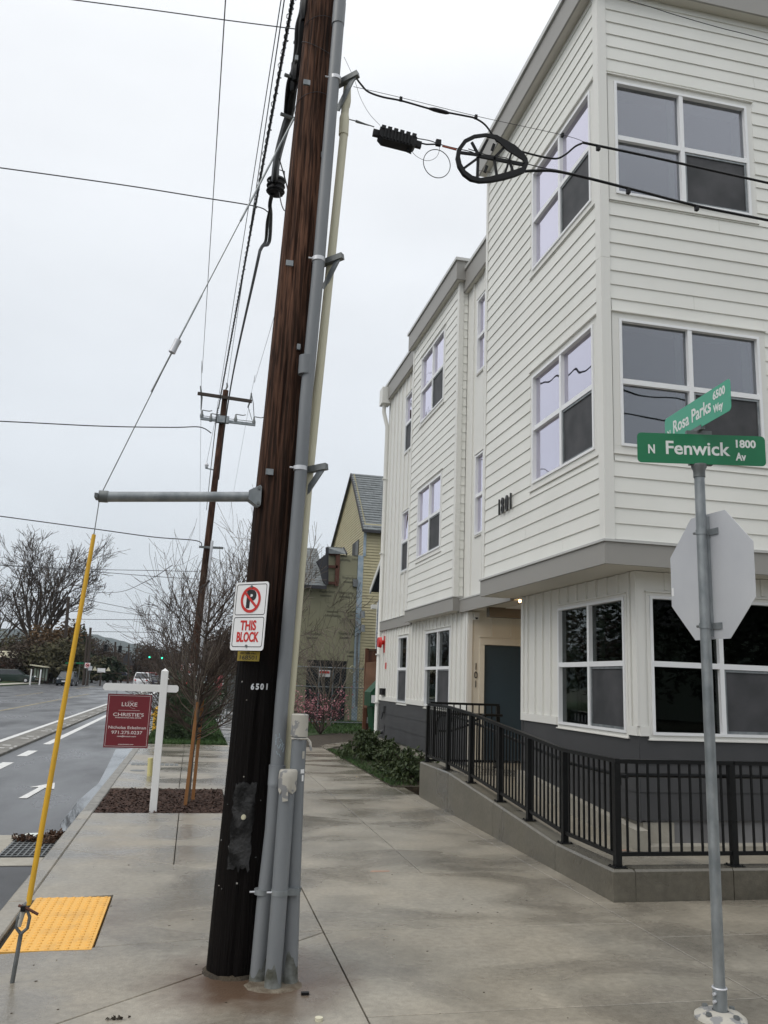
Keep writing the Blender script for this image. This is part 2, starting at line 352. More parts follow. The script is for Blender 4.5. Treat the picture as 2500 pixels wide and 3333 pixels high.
def copy_tree(o, loc=None, parent=None, label=None, rz=None, sc=None):
    c = o.copy(); C.objects.link(c); c.parent = parent
    for ch in o.children: copy_tree(ch, parent=c)
    if loc is not None: c.location = loc
    if rz is not None: c.rotation_euler = (0,0,rz)
    if sc is not None: c.scale = (sc,)*3
    if label: c['label'] = label
    ORG[c.name] = Vector(c.location)
    return c
def text(name, body, size, m_, parent, origin, ux, uy, label=None, align='CENTER', wscale=1.0, ext=.0008, bold=0, alignv='CENTER', sub=None):
    cv = bpy.data.curves.new(name, 'FONT'); cv.body = body; cv.size = size; cv.align_x = align; cv.align_y = alignv; cv.extrude = ext; cv.offset = bold; cv.resolution_u = 3
    tmp = bpy.data.objects.new(name+'_tmp', cv); C.objects.link(tmp)
    dg = bpy.context.evaluated_depsgraph_get(); me = bpy.data.meshes.new_from_object(tmp.evaluated_get(dg))
    bpy.data.objects.remove(tmp)
    ux, uy = Vector(ux).normalized(), Vector(uy).normalized(); uz = ux.cross(uy)
    o = ORG[parent.name]; M_ = Matrix((ux*wscale, uy, uz)).transposed().to_4x4(); M_.translation = Vector(origin)-o
    me.transform(M_); me.materials.clear(); me.materials.append(m_)
    ob = bpy.data.objects.new(name, me); C.objects.link(ob); ob.parent = parent; ORG[ob.name] = o
    if label: ob['label'] = label
    return ob
def lerp(a, b, t): return a+(b-a)*t
def inset(poly, d):
    n = len(poly); out_ = []
    ar = sum(poly[i][0]*poly[(i+1)%n][1]-poly[(i+1)%n][0]*poly[i][1] for i in range(n))
    if ar < 0: poly = poly[::-1]
    for i in range(n):
        p0, p1, p2 = Vector(poly[i-1]), Vector(poly[i]), Vector(poly[(i+1)%n])
        d1, d2 = (p1-p0).normalized(), (p2-p1).normalized(); n1, n2 = Vector((-d1.y, d1.x)), Vector((-d2.y, d2.x))
        b_ = (n1+n2); k = 1+n1.dot(n2); out_.append(tuple(p1+b_*(d/max(k, .3))))
    return out_
def slab(poly, parent, m_, z=0.0, gap=.0045, th=.09, name='paving_slab', cham=.004):
    a = inset(poly, gap); b_ = inset(poly, gap+cham); n = len(a)
    mb = MB(); mb.add([(x,y,z-th) for x,y in a]+[(x,y,z-cham*.8) for x,y in a]+[(x,y,z) for x,y in b_],
        [tuple(range(n))[::-1]]+[(i,(i+1)%n,(i+1)%n+n,i+n) for i in range(n)]+[(i+n,(i+1)%n+n,(i+1)%n+2*n,i+2*n) for i in range(n)]+[tuple(range(2*n,3*n))])
    return mb.build(name, m_, parent)

# ================================================================ SETTING: ground, road, pavements, hills
MB().box(-4000, 4000, -400, 4600, -.9, -.22).build('ground', m_ground, kind='structure')
road = MB().box(-18.6, -1.25, -60, 900, -.3, -.13).build('road', m_asph, kind='structure')
MB().box(-12, -1.26, -60, 9.1, -.1285, -.1225).build('asphalt_patch', m_asphd, road)
def strip(name, x0, x1, y0, y1, m_, z=-.126, t=.003): return MB().box(x0, x1, y0, y1, z, z+t).build(name, m_, road)
strip('lane_line', -4.82, -4.66, 9.6, 420, m_line)
for y in (17.4, 20.1): strip('bike_lane_dash', -3.6, -3.39, y, y+1.35, m_line)
strip('bike_lane_line', -3.58, -3.40, 23.3, 190, m_line)
for k, (y0, y1) in enumerate(((30, 73), (89, 121), (140, 160), (180, 200), (220, 240))): strip('yellow_centre_line', -8.2, -8.08, y0, y1, m_yline)
for y0, y1 in ((62, 73), (92, 110), (130, 150)): strip('yellow_centre_line', -11.7, -11.58, y0, y1, m_yline)
strip('turn_lane_line', -2.35, -1.65, 83, 83.6, m_line); strip('turn_lane_line', -2.35, -1.65, 54, 54.6, m_line)
a = MB(); a.prism([(-2.36,13.7),(-2.24,13.7),(-2.18,14.9),(-2.02,14.75),(-2.13,15.55),(-2.42,14.95),(-2.28,14.95)], -.1235, -.1205); a.build('bike_lane_arrow', m_line, road)
MB().prism([(-1.262,22.6),(-1.262,11.0),(-1.36,11.0),(-1.46,11.5),(-1.50,13.6),(-1.43,15.6),(-1.55,18.5),(-1.72,22.2)], -.1265, -.1225).build('gutter_puddle', m_puddle, road)
MB().box(-3.3, -1.262, 9.15, 9.52, -.127, -.121).build('gutter_apron', m_found, road)
MB().box(-3.3, -1.79, 9.52, 10.75, -.127, -.121).build('gutter_apron', m_found, road)
# kerb: one stone after another
kerb = MB().box(-1.245, -1.105, -30, 400, -.3, -.03).build('kerb', m_joint, kind='structure')
ys = [-30, -6, -3, 0, 1.9, 3.7, 5.35, 7.3, 9.3, 11.1, 11.75]
for i in range(len(ys)-1):
    slab([(-1.255, ys[i]), (-1.10, ys[i]), (-1.10, ys[i+1]), (-1.255, ys[i+1])], kerb, m_slab, 0, .003, .22, 'kerb_stone', .012)
y = 11.75
while y < 60:
    slab([(-1.255, y), (-1.10, y), (-1.10, y+1.8), (-1.255, y+1.8)], kerb, m_kerb, -.004, .003, .22, 'kerb_stone', .012); y += 1.8
slab([(-1.255, 60), (-1.10, 60), (-1.10, 400), (-1.255, 400)], kerb, m_kerb, -.004, .003, .22, 'kerb_stone', .012)
# low concrete island between traffic and bike lane
isl = MB().box(-4.50, -3.95, 12, 300, -.3, -.10).build('bike_lane_island', m_joint, kind='structure')
y = 12.0
while y < 75:
    slab([(-4.53, y), (-3.9, y), (-3.9, y+3.0), (-4.53, y+3.0)], isl, m_isl, -.072, .006, .14, 'island_slab', .012)
    for d in (.35, 1.1): MB().box(-4.3, -4.12, y+d, y+d+.09, -.073, -.066).build('reflective_mark', m_line, isl)
    for d in (-.03, .5): MB().box(-3.99, -3.93, y+d+.3, y+d+.42, -.073, -.062).build('reflective_mark', m_line, isl)
    y += 3.0
slab([(-4.53, y), (-3.9, y), (-3.9, 300), (-4.53, 300)], isl, m_isl, -.072, .006, .14, 'island_slab', .012)
# near concrete pavement
walk = MB().prism([(-1.10,-6),(14,-6),(14,8.2),(4.5,8.2),(3.6,14.4),(3.42,14.45),(3.42,22.5),(-1.10,22.5)], -.2, -.03).build('pavement', m_joint, kind='structure')
def A(*p): slab(list(p), walk, m_slab)
def l1(x): return 4.55+(x+.9)*.905        # slanting tooled joints by the corner ramp
def l2(x): return 6.03+(x+1.04)*.145
def l3(x): return 7.33+(x+1.07)*.215
def l4(x): return 9.30-(x+1.11)*.70
for y0, y1 in ((-6,-3),(-3,-.5),(-.5,1.6)): A((-1.1,y0),(1.04,y0),(1.04,y1),(-1.1,y1))
A((-1.1,1.6),(1.04,1.6),(1.04,l1(1.04)),(-1.1,l1(-1.1)))
A((-1.1,l1(-1.1)),(1.04,l1(1.04)),(1.04,l2(1.04)+.02),(-.5,l2(-.5)),(-1.1,l2(-1.1)))
A((-.49,l2(-.49)),(1.04,l2(1.04)+.02),(1.04,l3(1.04)),(-.49,l3(-.49)))
A((-1.1,l3(-1.1)),(1.04,l3(1.04)),(1.04,l4(1.04)),(-1.1,l4(-1.1)))
A((-1.1,l4(-1.1)),(-.04,l4(-.04)),(-.04,10.6),(-1.1,10.6)); A((-.04,l4(-.04)),(1.04,l4(1.04)),(1.04,10.6),(-.04,10.6))
A((-1.1,10.6),(-.04,10.6),(-.04,11.57),(-1.1,11.57)); A((-.04,10.6),(1.04,10.6),(1.04,11.57),(-.04,11.57))
A((.58,11.57),(1.04,11.57),(1.04,13.95),(.58,13.95))
for y0, y1 in ((13.95,15.9),(15.9,18.2),(18.2,20.4),(20.4,22.5)):
    A((-1.1,y0),(-.08,y0),(-.08,y1),(-1.1,y1)); A((-.08,y0),(1.04,y0),(1.04,y1),(-.08,y1))
for y0, y1 in ((-6,-2),(-2,1),(1,3),(3,4.78),(4.78,6.33),(6.33,8.1)): A((1.04,y0),(3.43,y0),(3.43,y1),(1.04,y1))
for y0, y1 in ((8.1,10.4),(10.4,12.8),(12.8,15.1),(15.1,17.5),(17.5,20),(20,22.5)):
    A((1.04,y0),(2.24,y0),(2.24,y1),(1.04,y1)); A((2.24,y0),(3.43,y0),(3.43,y1),(2.24,y1))
for y0, y1 in ((-6,-1.5),(-1.5,2),(2,4.80),(4.80,5.97),(5.97,6.93)):
    for x0, x1 in ((3.43,4.9),(4.9,6.6),(6.6,8.6),(8.6,11),(11,14)): A((x0,y0),(x1,y0),(x1,y1),(x0,y1))
A((3.43,6.93),(3.60,6.93),(3.62,10.6),(3.43,10.6)); A((3.43,10.6),(3.62,10.6),(3.64,14.4),(3.43,14.4))
# tactile panel
tac = MB().box(-1.055, -.5, 6.06, 7.385, -.06, .002).build('tactile_paving', m_ytact, base=(-.8,6.7,0), label='yellow tactile paving panel of raised domes beside the kerb', cat='tactile paving')
d_ = MB()
for i in range(9):
    for j in range(22): d_.dome((-1.02+i*.061, 6.09+j*.0605, .002), .018, .009, 6, 2)
d_.build('truncated_domes', m_ytact, tac, kind='stuff', smooth=True)
# planting pocket
MB().prism([(-1.09,11.59),(.57,11.59),(.57,13.93),(-1.09,13.93)], -.1, -.015).build('planting_bed', m_mulch, kind='structure')
ch = MB()
for i in range(5200):
    x, y = rnd.uniform(-1.08,.56), rnd.uniform(11.6,13.92); s_ = rnd.uniform(.008,.026); a_ = rnd.uniform(0,PI); z = rnd.uniform(-.015,.012)
    dx, dy = Vector((math.cos(a_),math.sin(a_),rnd.uniform(-.5,.5)))*s_, Vector((-math.sin(a_),math.cos(a_),rnd.uniform(-.6,.6)))*s_*.45
    c_ = Vector((x,y,z)); ch.quad(c_-dx-dy, c_+dx-dy, c_+dx+dy, c_-dx+dy)
ch.build('bark_mulch', m_mulch, kind='stuff', label='dark brown bark mulch around the staked street tree', cat='mulch')
# far pavement, lawn strip, garden bed, lawns
farw = MB().box(1.0, 2.2, 22.5, 230, -.2, -.02).build('old_pavement', m_joint, kind='structure')
y = 22.5; m_old = concrete_mat('old_wet_concrete', (.22,.215,.205), (.12,.118,.115), False, .42, .12)
while y < 75:
    for x0 in (1.0, 1.6): slab([(x0,y),(x0+.6,y),(x0+.6,y+1.1),(x0,y+1.1)], farw, m_old, rnd.uniform(-.012,.004), .006, .06, 'paving_slab', .006)
    y += 1.1
slab([(1.0,y),(2.2,y),(2.2,230),(1.0,230)], farw, m_old, 0, .006, .06)
MB().prism([(-1.1,22.52),(.99,22.52),(.99,230),(-1.1,230)], -.15, -.005).build('grass_verge', m_turf, kind='structure')
MB().prism([(3.44,14.45),(4.62,14.45),(4.62,21.3),(30,21.3),(30,27.5),(6.2,30.5),(3.6,26.7),(2.22,26.7),(2.22,22.52),(3.44,22.52)], -.2, .004).build('planting_soil', m_soil, kind='structure')
MB().prism([(3.46,21.72),(4.2,23.2),(4.5,24.3),(4.2,24.0),(3.42,22.7)], -.1, .03).build('concrete_edging', m_slab, kind='structure')
MB().prism([(2.22,26.7),(3.6,26.7),(6.2,30.5),(30,30.5),(30,60),(2.22,60)], -.2, .01).build('side_lawn', m_turf, kind='structure')
MB().box(-40, -18.6, 60, 300, -.25, -.02).build('far_verge', m_turf, kind='structure')
MB().box(-20.4, -18.7, -40, 300, -.25, .0).build('far_pavement', m_found, kind='structure')
def grass(name, poly_fn, n, h, label, z=0.0, w_=.006, bend=.5):
    g_ = MB()
    for i in range(n):
        x, y = poly_fn(); a_ = rnd.uniform(0, 2*PI); hh = h*rnd.uniform(.5,1.2); dx, dy = math.cos(a_)*w_, math.sin(a_)*w_
        bx, by = rnd.gauss(0,bend)*hh, rnd.gauss(0,bend)*hh
        k = len(g_.v); g_.v += [(x-dx,y-dy,z),(x+dx,y+dy,z),(x+bx,y+by,z+hh)]; g_.f.append((k,k+1,k+2))
    return g_.build(name, m_grass, kind='stuff', label=label, cat='grass')
grass('verge_grass', lambda: (rnd.uniform(-1.08,.98), 22.55+rnd.random()**1.6*40), 26000, .07, 'green verge grass between the old pavement and the kerb', 0, .012)
grass('bed_grass', lambda: (rnd.uniform(3.45,3.45+rnd.random()*1.1), rnd.uniform(14.5,21.8)), 4500, .055, 'patchy green grass and moss beside the dark bushes', 0, .006)
grass('side_lawn_grass', lambda: (rnd.uniform(2.3,15), rnd.uniform(28,52)), 42000, .09, 'green lawn in front of the chain link fence panels', .01, .016)
# hills on the horizon
HA, HB_ = PY(285,2056,2900), PY(560,2118,2900)
def hz_(x): return HA.z+(HB_.z-HA.z)*(x-HA.x)/(HB_.x-HA.x) if x > HA.x else HA.z-(x-HA.x)*.02
hb = MB(); nx, ny = 190, 12
for j in range(ny):
    for i in range(nx):
        x = lerp(-2600, 1900, i/(nx-1)); y = 2500+j*120; t = j/(ny-1)
        prof = hz_(x) + 16*noise.noise(Vector((x*.0016, 0, 3))) + 10*noise.noise(Vector((x*.005, y*.004, 1))) + 5*noise.noise(Vector((x*.03, y*.02, 1)))
        hb.v.append((x, y, -5+max(prof*1.03, 12)*math.sin(min(t*2.2, 1)*PI/2)**1.0 + (rnd.uniform(-1.5,6) if t > .4 else 0)))
for j in range(ny-1):
    for i in range(nx-1): k = j*nx+i; hb.f.append((k,k+1,k+1+nx,k+nx))
hb.build('hills', m_hill, kind='structure')

# ================================================================ APARTMENT BUILDING
bld = thing('apartment_building', (5.0, 14.0, 0), 'white three storey corner building with lap siding, grey bands and charcoal base', 'building')
class Face:
    """L: wall facing -X at X0 with u = y;  F: wall facing -Y at Y0 with u = x. depth d counts outwards."""
    def __init__(s, kind, c): s.k = kind; s.c = c
    def box(s, mb, ua, ub, z0, z1, d0, d1):
        if s.k == 'L': return mb.box(s.c-d1, s.c-d0, ua, ub, z0, z1)
        return mb.box(ua, ub, s.c-d1, s.c-d0, z0, z1)
    def board(s, mb, ua, ub, z0, z1, dt, db, back=-.012):
        P = (lambda u, d, z: (s.c-d, u, z)) if s.k == 'L' else (lambda u, d, z: (u, s.c-d, z))
        b4 = [P(ua, back, z0), P(ub, back, z0), P(ub, db, z0), P(ua, db, z0)]; t4 = [P(ua, back, z1), P(ub, back, z1), P(ub, dt, z1), P(ua, dt, z1)]
        if s.k == 'F': b4, t4 = b4[::-1], t4[::-1]
        return mb.hexa(b4, t4)
def segs(ua, ub, holes):
    out_ = [(ua, ub)]
    for h0, h1 in holes:
        nxt = []
        for a_, b_ in out_:
            if h1 <= a_ or h0 >= b_: nxt.append((a_, b_)); continue
            if h0 > a_: nxt.append((a_, h0))
            if h1 < b_: nxt.append((h1, b_))
        out_ = nxt
    return [q for q in out_ if q[1]-q[0] > .01]
def lap(face, ua, ub, z0, z1, pitch, ops, m_, name='siding_board', parent=None, dt=.002, db=.015):
    z = z0; jr = random.Random(int(ua*100)+len(ops))
    while z < z1-.01:
        t = min(z+pitch, z1); cut = [o for o in ops if o[2] < t-.001 and o[3] > z+.001]
        for a_, b_ in segs(ua, ub, [(o[0], o[1]) for o in cut]):
            js = [a_, b_]
            if b_-a_ > 2.4 and jr.random() < .45: js = [a_, lerp(a_, b_, jr.uniform(.2,.8)), b_]
            for u_, v_ in zip(js, js[1:]): mb = MB(); face.board(mb, u_+(.0012 if u_ > a_ else 0), v_-(.0012 if v_ < b_ else 0), z, t+.006, dt, db+jr.uniform(-.0012,.0012)); mb.build(name, m_, parent or bld)
        for o in cut:
            for za, zb in ((z, o[2]), (o[3], t)):
                if zb-za > .015:
                    mb = MB(); face.board(mb, max(o[0], ua)+.0005, min(o[1], ub)-.0005, za, zb, dt, lerp(dt, db, (t-za)/pitch)); mb.build(name, m_, parent or bld)
        z = t
def panels(face, ua, ub, z0, z1, ops, step, m_, first=0.0):
    us = sorted({ua, ub} | {o[0] for o in ops} | {o[1] for o in ops}); us = [u for u in us if ua <= u <= ub]
    mb = MB()
    for i in range(len(us)-1):
        a_, b_ = us[i], us[i+1]; mid = (a_+b_)/2
        for c, d in segs(z0, z1, [(o[2], o[3]) for o in ops if o[0] < mid < o[1]]): face.box(mb, a_, b_, c, d, -.012, 0)
    mb.build('wall_panel', m_, bld)
    u = ua+first
    while u < ub-.02:
        for c, d in segs(z0, z1, [(o[2], o[3]) for o in ops if o[0]-.02 < u < o[1]+.02]):
            b2 = MB(); face.box(b2, u-.022, u+.022, c+.001, d-.001, .0005, .027); b2.build('batten', m_, bld)
        u += step
def window(face, ua, ub, z0, z1, mull, trans, screen, gl, room, trim=.10, trim_m=None, sill=True, blind=None, inner=.3):
    """ua..ub, z0..z1 = outer edge of the white frame. screen = 'a'|'b'|None: which lower half carries the insect screen."""
    ua -= .018; ub += .018; z0 -= .018; z1 += .018; trim = max(trim-.018, .02)
    fr = MB(); t = .030
    face.box(fr, ua, ub, z0, z0+t, -.06, .024); face.box(fr, ua, ub, z1-t, z1, -.06, .024)
    face.box(fr, ua, ua+t, z0+t, z1-t, -.06, .024); face.box(fr, ub-t, ub, z0+t, z1-t, -.06, .024)
    if mull: face.box(fr, mull-.026, mull+.026, z0+t, z1-t, -.055, .019)
    cols = [(ua+t, (mull-.026) if mull else ub-t)] + ([(mull+.026, ub-t)] if mull else [])
    for a_, b_ in cols: face.box(fr, a_, b_, trans-.029, trans+.029, -.05, .014)
    win = fr.build('window', m_vinyl, bld)
    for ci, (a_, b_) in enumerate(cols):
        for ri, (c, d) in enumerate(((z0+t, trans-.029), (trans+.029, z1-t))):
            sc = (ri == 0 and ((screen == 'a' and ci == 0) or (screen == 'b' and ci == len(cols)-1)))
            p = MB(); face.box(p, a_+.001, b_-.001, c+.001, d-.001, -.036, -.030); p.build('pane', gl, win)
            if sc:
                s_ = MB(); f_ = .028
                face.box(s_, a_+f_, b_-f_, c+f_, d-f_, -.016, -.010); s_.build('insect_screen', m_screen, win)
                q = MB(); face.box(q, a_+.002, b_-.002, c+.002, c+f_, -.022, .004); face.box(q, a_+.002, b_-.002, d-f_, d-.002, -.022, .004)
                face.box(q, a_+.002, a_+f_, c+f_, d-f_, -.022, .004); face.box(q, b_-f_, b_-.002, c+f_, d-f_, -.022, .004); q.build('screen_frame', m_galv, win)
    j = MB(); jt = .015; tr = trim-.001
    face.box(j, ua-.02, ub+.02, z1, z1+jt, -inner, -.061); face.box(j, ua-.02, ub+.02, z0-jt, z0, -inner, -.061); face.box(j, ua-jt, ua, z0, z1, -inner, -.061); face.box(j, ub, ub+jt, z0, z1, -inner, -.061)
    j.build('window_reveal', m_recess, win)
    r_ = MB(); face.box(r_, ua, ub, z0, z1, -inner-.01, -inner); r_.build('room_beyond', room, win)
    if blind:
        for ba, bb in blind:
            b3 = MB(); face.box(b3, ba, bb, z0+t, z1-t, -.12, -.11); b3.build('window_blind', m_jamb, win)
    if trim:
        for (a_, b_, c, d) in ((ua-trim, ua-.001, z0, z1), (ub+.001, ub+trim, z0, z1), (ua-trim, ub+trim, z1+.001, z1+trim*.9), (ua-trim, ub+trim, z0-trim, z0-.001)):
            mb = MB(); face.box(mb, a_+.0005, b_-.0005, c, d, -.012, .007); mb.build('window_trim', trim_m or m_trim, win)
        mb = MB(); face.box(mb, ua-trim-.012, ub+trim+.012, z1+trim*.9, z1+trim*.9+.012, -.01, .034); mb.build('head_flashing', m_trim, win)
        mb = MB(); face.box(mb, ua-trim-.012, ub+trim+.012, z0-trim-.012, z0-trim, -.01, .026); mb.build('sill_flashing', m_trim, win)
    return win
def op(ua, ub, z0, z1, t=.10): return (ua-t, ub+t, z0-t, z1+t*.9)
ML, MF = Face('L', 4.105), Face('F', 7.94)       # main block, upper floors
GL, GF = Face('L', 4.62), Face('F', 8.28)        # ground floor and set-back upper wall
BL, BF = Face('L', 4.45), Face('F', 14.38)       # small bay
RF = Face('F', 14.06)                            # entry recess, wall with the door
PW = .17
# shells
def shell(*a_): MB().box(*a_).build('wall', m_trim, bld)
shell(4.46, 12, 8.31, 11.80, 3.30, 10.15)
shell(4.115, 4.46, 11.79, 11.83, 3.03, 10.2); shell(8.44, 12, 7.98, 8.31, 3.05, 10.15)
shell(5.0, 12, 8.66, 11.5, .05, 3.02); MB().box(4.632, 4.999, 11.50, 11.55, .35, 3.02).build('wall', m_recess, bld); MB().box(5.0, 12, 11.5, 11.55, .05, 3.02).build('wall', m_recess, bld)
shell(5.0, 12, 14.46, 21.2, .05, 3.0); shell(4.98, 12, 11.831, 21.18, 3.01, 9.5)
shell(4.80, 4.98, 14.45, 17.85, 3.02, 9.45); shell(4.635, 4.98, 21.13, 21.19, .25, 9.5)
MB().box(6.3, 6.35, 11.56, 14.05, .4, 3.02).build('wall', m_recess, bld)
# --- main block: openings
opsL = [op(8.17,9.89,7.34,8.77), op(8.17,9.89,4.34,5.77)]; opsF = [op(4.31,6.03,7.34,8.77), op(4.31,6.03,4.34,5.77)]
lap(ML, 8.05, 11.75, 3.30, 10.02, PW, opsL, m_side); lap(MF, 4.20, 8.5, 3.30, 10.02, PW, opsF, m_side)
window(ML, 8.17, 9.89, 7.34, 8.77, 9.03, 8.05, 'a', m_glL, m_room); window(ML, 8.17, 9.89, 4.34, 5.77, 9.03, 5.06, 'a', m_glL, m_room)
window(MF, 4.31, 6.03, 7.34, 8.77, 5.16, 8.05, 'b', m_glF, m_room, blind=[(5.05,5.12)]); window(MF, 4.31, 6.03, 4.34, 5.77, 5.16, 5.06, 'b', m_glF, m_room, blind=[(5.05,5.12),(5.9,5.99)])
for z0_, z1_ in ((3.29,6.5),(6.503,10.02)):
    mb = MB(); mb.box(4.083, 4.12, 7.918, 8.045, z0_, z1_); mb.box(4.1205, 4.195, 7.918, 7.955, z0_, z1_); mb.build('corner_board', m_trim, bld)
mb = MB(); ML.box(mb, 11.755, 11.835, 3.29, 10.02, -.01, .022); mb.build('corner_board', m_trim, bld)
# bottom band, flashing, soffit of main block
mb = MB(); mb.box(4.065, 4.10, 7.897, 11.84, 3.03, 3.262); mb.box(4.1005, 12, 7.897, 7.93, 3.03, 3.262); mb.build('fascia', m_fascia, bld)
mb = MB(); mb.box(4.045, 4.12, 7.877, 11.85, 3.263, 3.288); mb.box(4.1205, 12, 7.877, 7.95, 3.263, 3.288); mb.build('flashing', m_flash, bld)
mb = MB(); mb.box(4.101, 4.66, 7.931, 11.83, 3.036, 3.06); mb.box(4.6605, 12, 7.931, 8.33, 3.036, 3.06); mb.build('soffit', m_soff, bld)
# roof edge of main block
mb = MB(); mb.box(3.965, 3.99, 7.79, 11.95, 10.02, 10.385); mb.box(3.9905, 12, 7.79, 7.815, 10.02, 10.385); mb.build('fascia', m_fascia, bld)
mb = MB(); mb.box(3.991, 12, 7.816, 11.94, 10.021, 10.05); mb.build('soffit', m_soff, bld)
mb = MB(); mb.box(3.935, 12, 7.76, 11.98, 10.386, 10.46); mb.build('roof', m_flash, bld)
# --- ground floor, left face
for (ya, yb) in ((8.28, 11.55), (14.06, 21.2)):
    ops = [op(8.55,10.26,1.34,2.75,.0)] if ya < 10 else [op(15.10,16.79,1.34,2.75,.0), op(18.36,19.16,1.34,2.75,.0)]
    panels(GL, ya, yb, 1.385, 3.03, [(o[0]-.06,o[1]+.06,o[2],o[3]+.05) for o in ops], .265, m_trim, .13)
    for a_, b_ in segs(ya, yb, [(o[0]-.06, o[1]+.06) for o in ops]):
        mb = MB(); GL.box(mb, a_+.001, b_-.001, 1.285, 1.384, -.012, .026); mb.build('trim_band', m_trim, bld)
    lap(GL, ya, yb, .42 if ya < 10 else .40, 1.284, .29, [], m_base, 'base_board', None, .001, .010)
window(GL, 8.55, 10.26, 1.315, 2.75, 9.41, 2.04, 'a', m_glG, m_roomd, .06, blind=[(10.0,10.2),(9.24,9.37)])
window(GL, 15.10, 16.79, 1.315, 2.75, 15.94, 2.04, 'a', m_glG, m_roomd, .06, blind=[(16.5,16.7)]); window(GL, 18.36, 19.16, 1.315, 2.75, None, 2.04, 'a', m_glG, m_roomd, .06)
mb = MB(); GL.box(mb, 8.262, 8.36, 1.385, 3.03, .001, .020); mb.box(4.70-.0795, 4.70, 8.262, 8.279, 1.385, 3.03); mb.build('corner_board', m_trim, bld)
mb = MB(); GL.box(mb, 11.47, 11.56, 1.30, 3.03, .001, .021); mb.build('corner_board', m_trim, bld)
mb = MB(); GL.box(mb, 14.045, 14.14, 1.30, 3.0, .001, .022); mb.box(4.6205, 4.69, 14.038, 14.058, .42, 3.0); mb.build('corner_board', m_trim, bld)
mb = MB(); GL.box(mb, 11.50, 11.558, .42, 1.29, .001, .012); mb.build('corner_board', m_base, bld)
MB().box(4.645, 5.0, 8.29, 11.5, -.1, .42).build('foundation', m_found, bld); MB().box(4.645, 12, 14.08, 21.19, -.15, .40).build('foundation', m_found, bld)
# --- ground floor, front face
opg = [(4.73, 6.52, 1.30, 2.80)]
panels(GF, 4.70, 12, 1.385, 3.03, opg, .30, m_trim, 2.2)
for u in (4.98, 5.28, 5.58, 5.88, 6.18, 6.48):
    mb = MB(); GF.box(mb, u-.022, u+.022, 2.84, 3.03, .0005, .019); mb.build('batten', m_trim, bld)
window(GF, 4.79, 6.46, 1.315, 2.75, 5.62, 2.04, 'b', m_glG, m_roomd, .06, blind=[(5.46,5.58)])
mb = MB(); GF.box(mb, 4.6205, 4.728, 1.285, 1.384, -.012, .026); mb.build('trim_band', m_trim, bld); mb = MB(); GF.box(mb, 6.521, 12, 1.285, 1.384, -.012, .026); mb.build('trim_band', m_trim, bld)
lap(GF, 4.62, 12, .44, 1.284, .28, [], m_base, 'base_board', None, .001, .010)
MB().box(4.68, 12, 8.30, 8.66, -.1, .439).build('foundation', m_found2, bld)
# --- set back upper wall between the bays, with two slim windows
opm = [op(13.34,13.74,7.30,8.70,.03), op(13.34,13.74,4.32,5.72,.03)]
panels(GL, 11.836, 14.38, 3.24, 9.15, opm, .62, m_trim, .9)
for z0_, z1_ in ((7.30,8.70),(4.32,5.72)): window(GL, 13.34, 13.74, z0_, z1_, None, (z0_+z1_)/2-.02, None, m_glL, m_room, .03)
mb = MB(); mb.box(4.54, 4.60, 11.84, 14.46, 3.0, 3.215); mb.build('fascia', m_fascia, bld); mb = MB(); mb.box(4.53, 4.615, 11.84, 14.46, 3.2155, 3.238); mb.build('flashing', m_flash, bld)
mb = MB(); mb.box(4.6005, 6.4, 11.56, 14.05, 3.021, 3.05); mb.build('soffit', m_soff, bld)
mb = MB(); mb.box(4.70, 6.3, 13.2, 13.35, 2.86, 3.02); mb.build('entry_beam', m_soffd, bld)
mb = MB(); mb.box(4.51, 4.54, 11.84, 14.46, 9.15, 9.56); mb.build('fascia', m_fascia, bld); MB().box(4.48, 12, 11.985, 14.46, 9.561, 9.62).build('roof', m_flash, bld)
MB().box(4.541, 5.0, 11.84, 14.46, 9.155, 9.18).build('soffit', m_soff, bld)
# --- small bay
opb = [op(15.36,17.08,7.34,8.80), op(15.36,17.08,4.34,5.77)]
lap(BL, 14.49, 17.80, 3.30, 9.36, PW, opb, m_side); lap(BF, 4.53, 4.61, 3.30, 9.36, PW, [], m_side, 'siding_board')
window(BL, 15.36, 17.08, 7.34, 8.80, 16.19, 8.06, 'a', m_glL, m_room, inner=.28); window(BL, 15.36, 17.08, 4.34, 5.77, 16.19, 5.06, 'a', m_glL, m_room, inner=.28)
mb = MB(); mb.box(4.43, 4.46, 14.36, 14.485, 3.29, 9.36); mb.box(4.4605, 4.525, 14.36, 14.39, 3.29, 9.36); mb.build('corner_board', m_trim, bld)
mb = MB(); BL.box(mb, 17.805, 17.90, 3.29, 9.36, -.012, .020); mb.build('corner_board', m_trim, bld); shell(4.47, 4.80, 17.86, 17.89, 3.03, 9.4)
mb = MB(); mb.box(4.415, 4.445, 14.34, 17.92, 3.03, 3.265); mb.box(4.4455, 4.60, 14.34, 14.37, 3.03, 3.265); mb.build('fascia', m_fascia, bld)
mb = MB(); mb.box(4.40, 4.455, 14.325, 17.93, 3.266, 3.288); mb.box(4.4555, 4.60, 14.325, 14.375, 3.266, 3.288); mb.build('flashing', m_flash, bld)
MB().box(4.4465, 4.64, 14.372, 17.91, 3.031, 3.05).build('soffit', m_soff, bld)
mb = MB(); mb.box(4.33, 4.36, 14.24, 18.0, 9.36, 9.74); mb.box(4.3605, 4.52, 14.24, 14.27, 9.36, 9.74); mb.build('fascia', m_fascia, bld)
MB().box(4.3605, 5, 14.271, 17.98, 9.362, 9.39).build('soffit', m_soff, bld); MB().box(4.30, 12, 14.205, 18.04, 9.741, 9.80).build('roof', m_flash, bld)
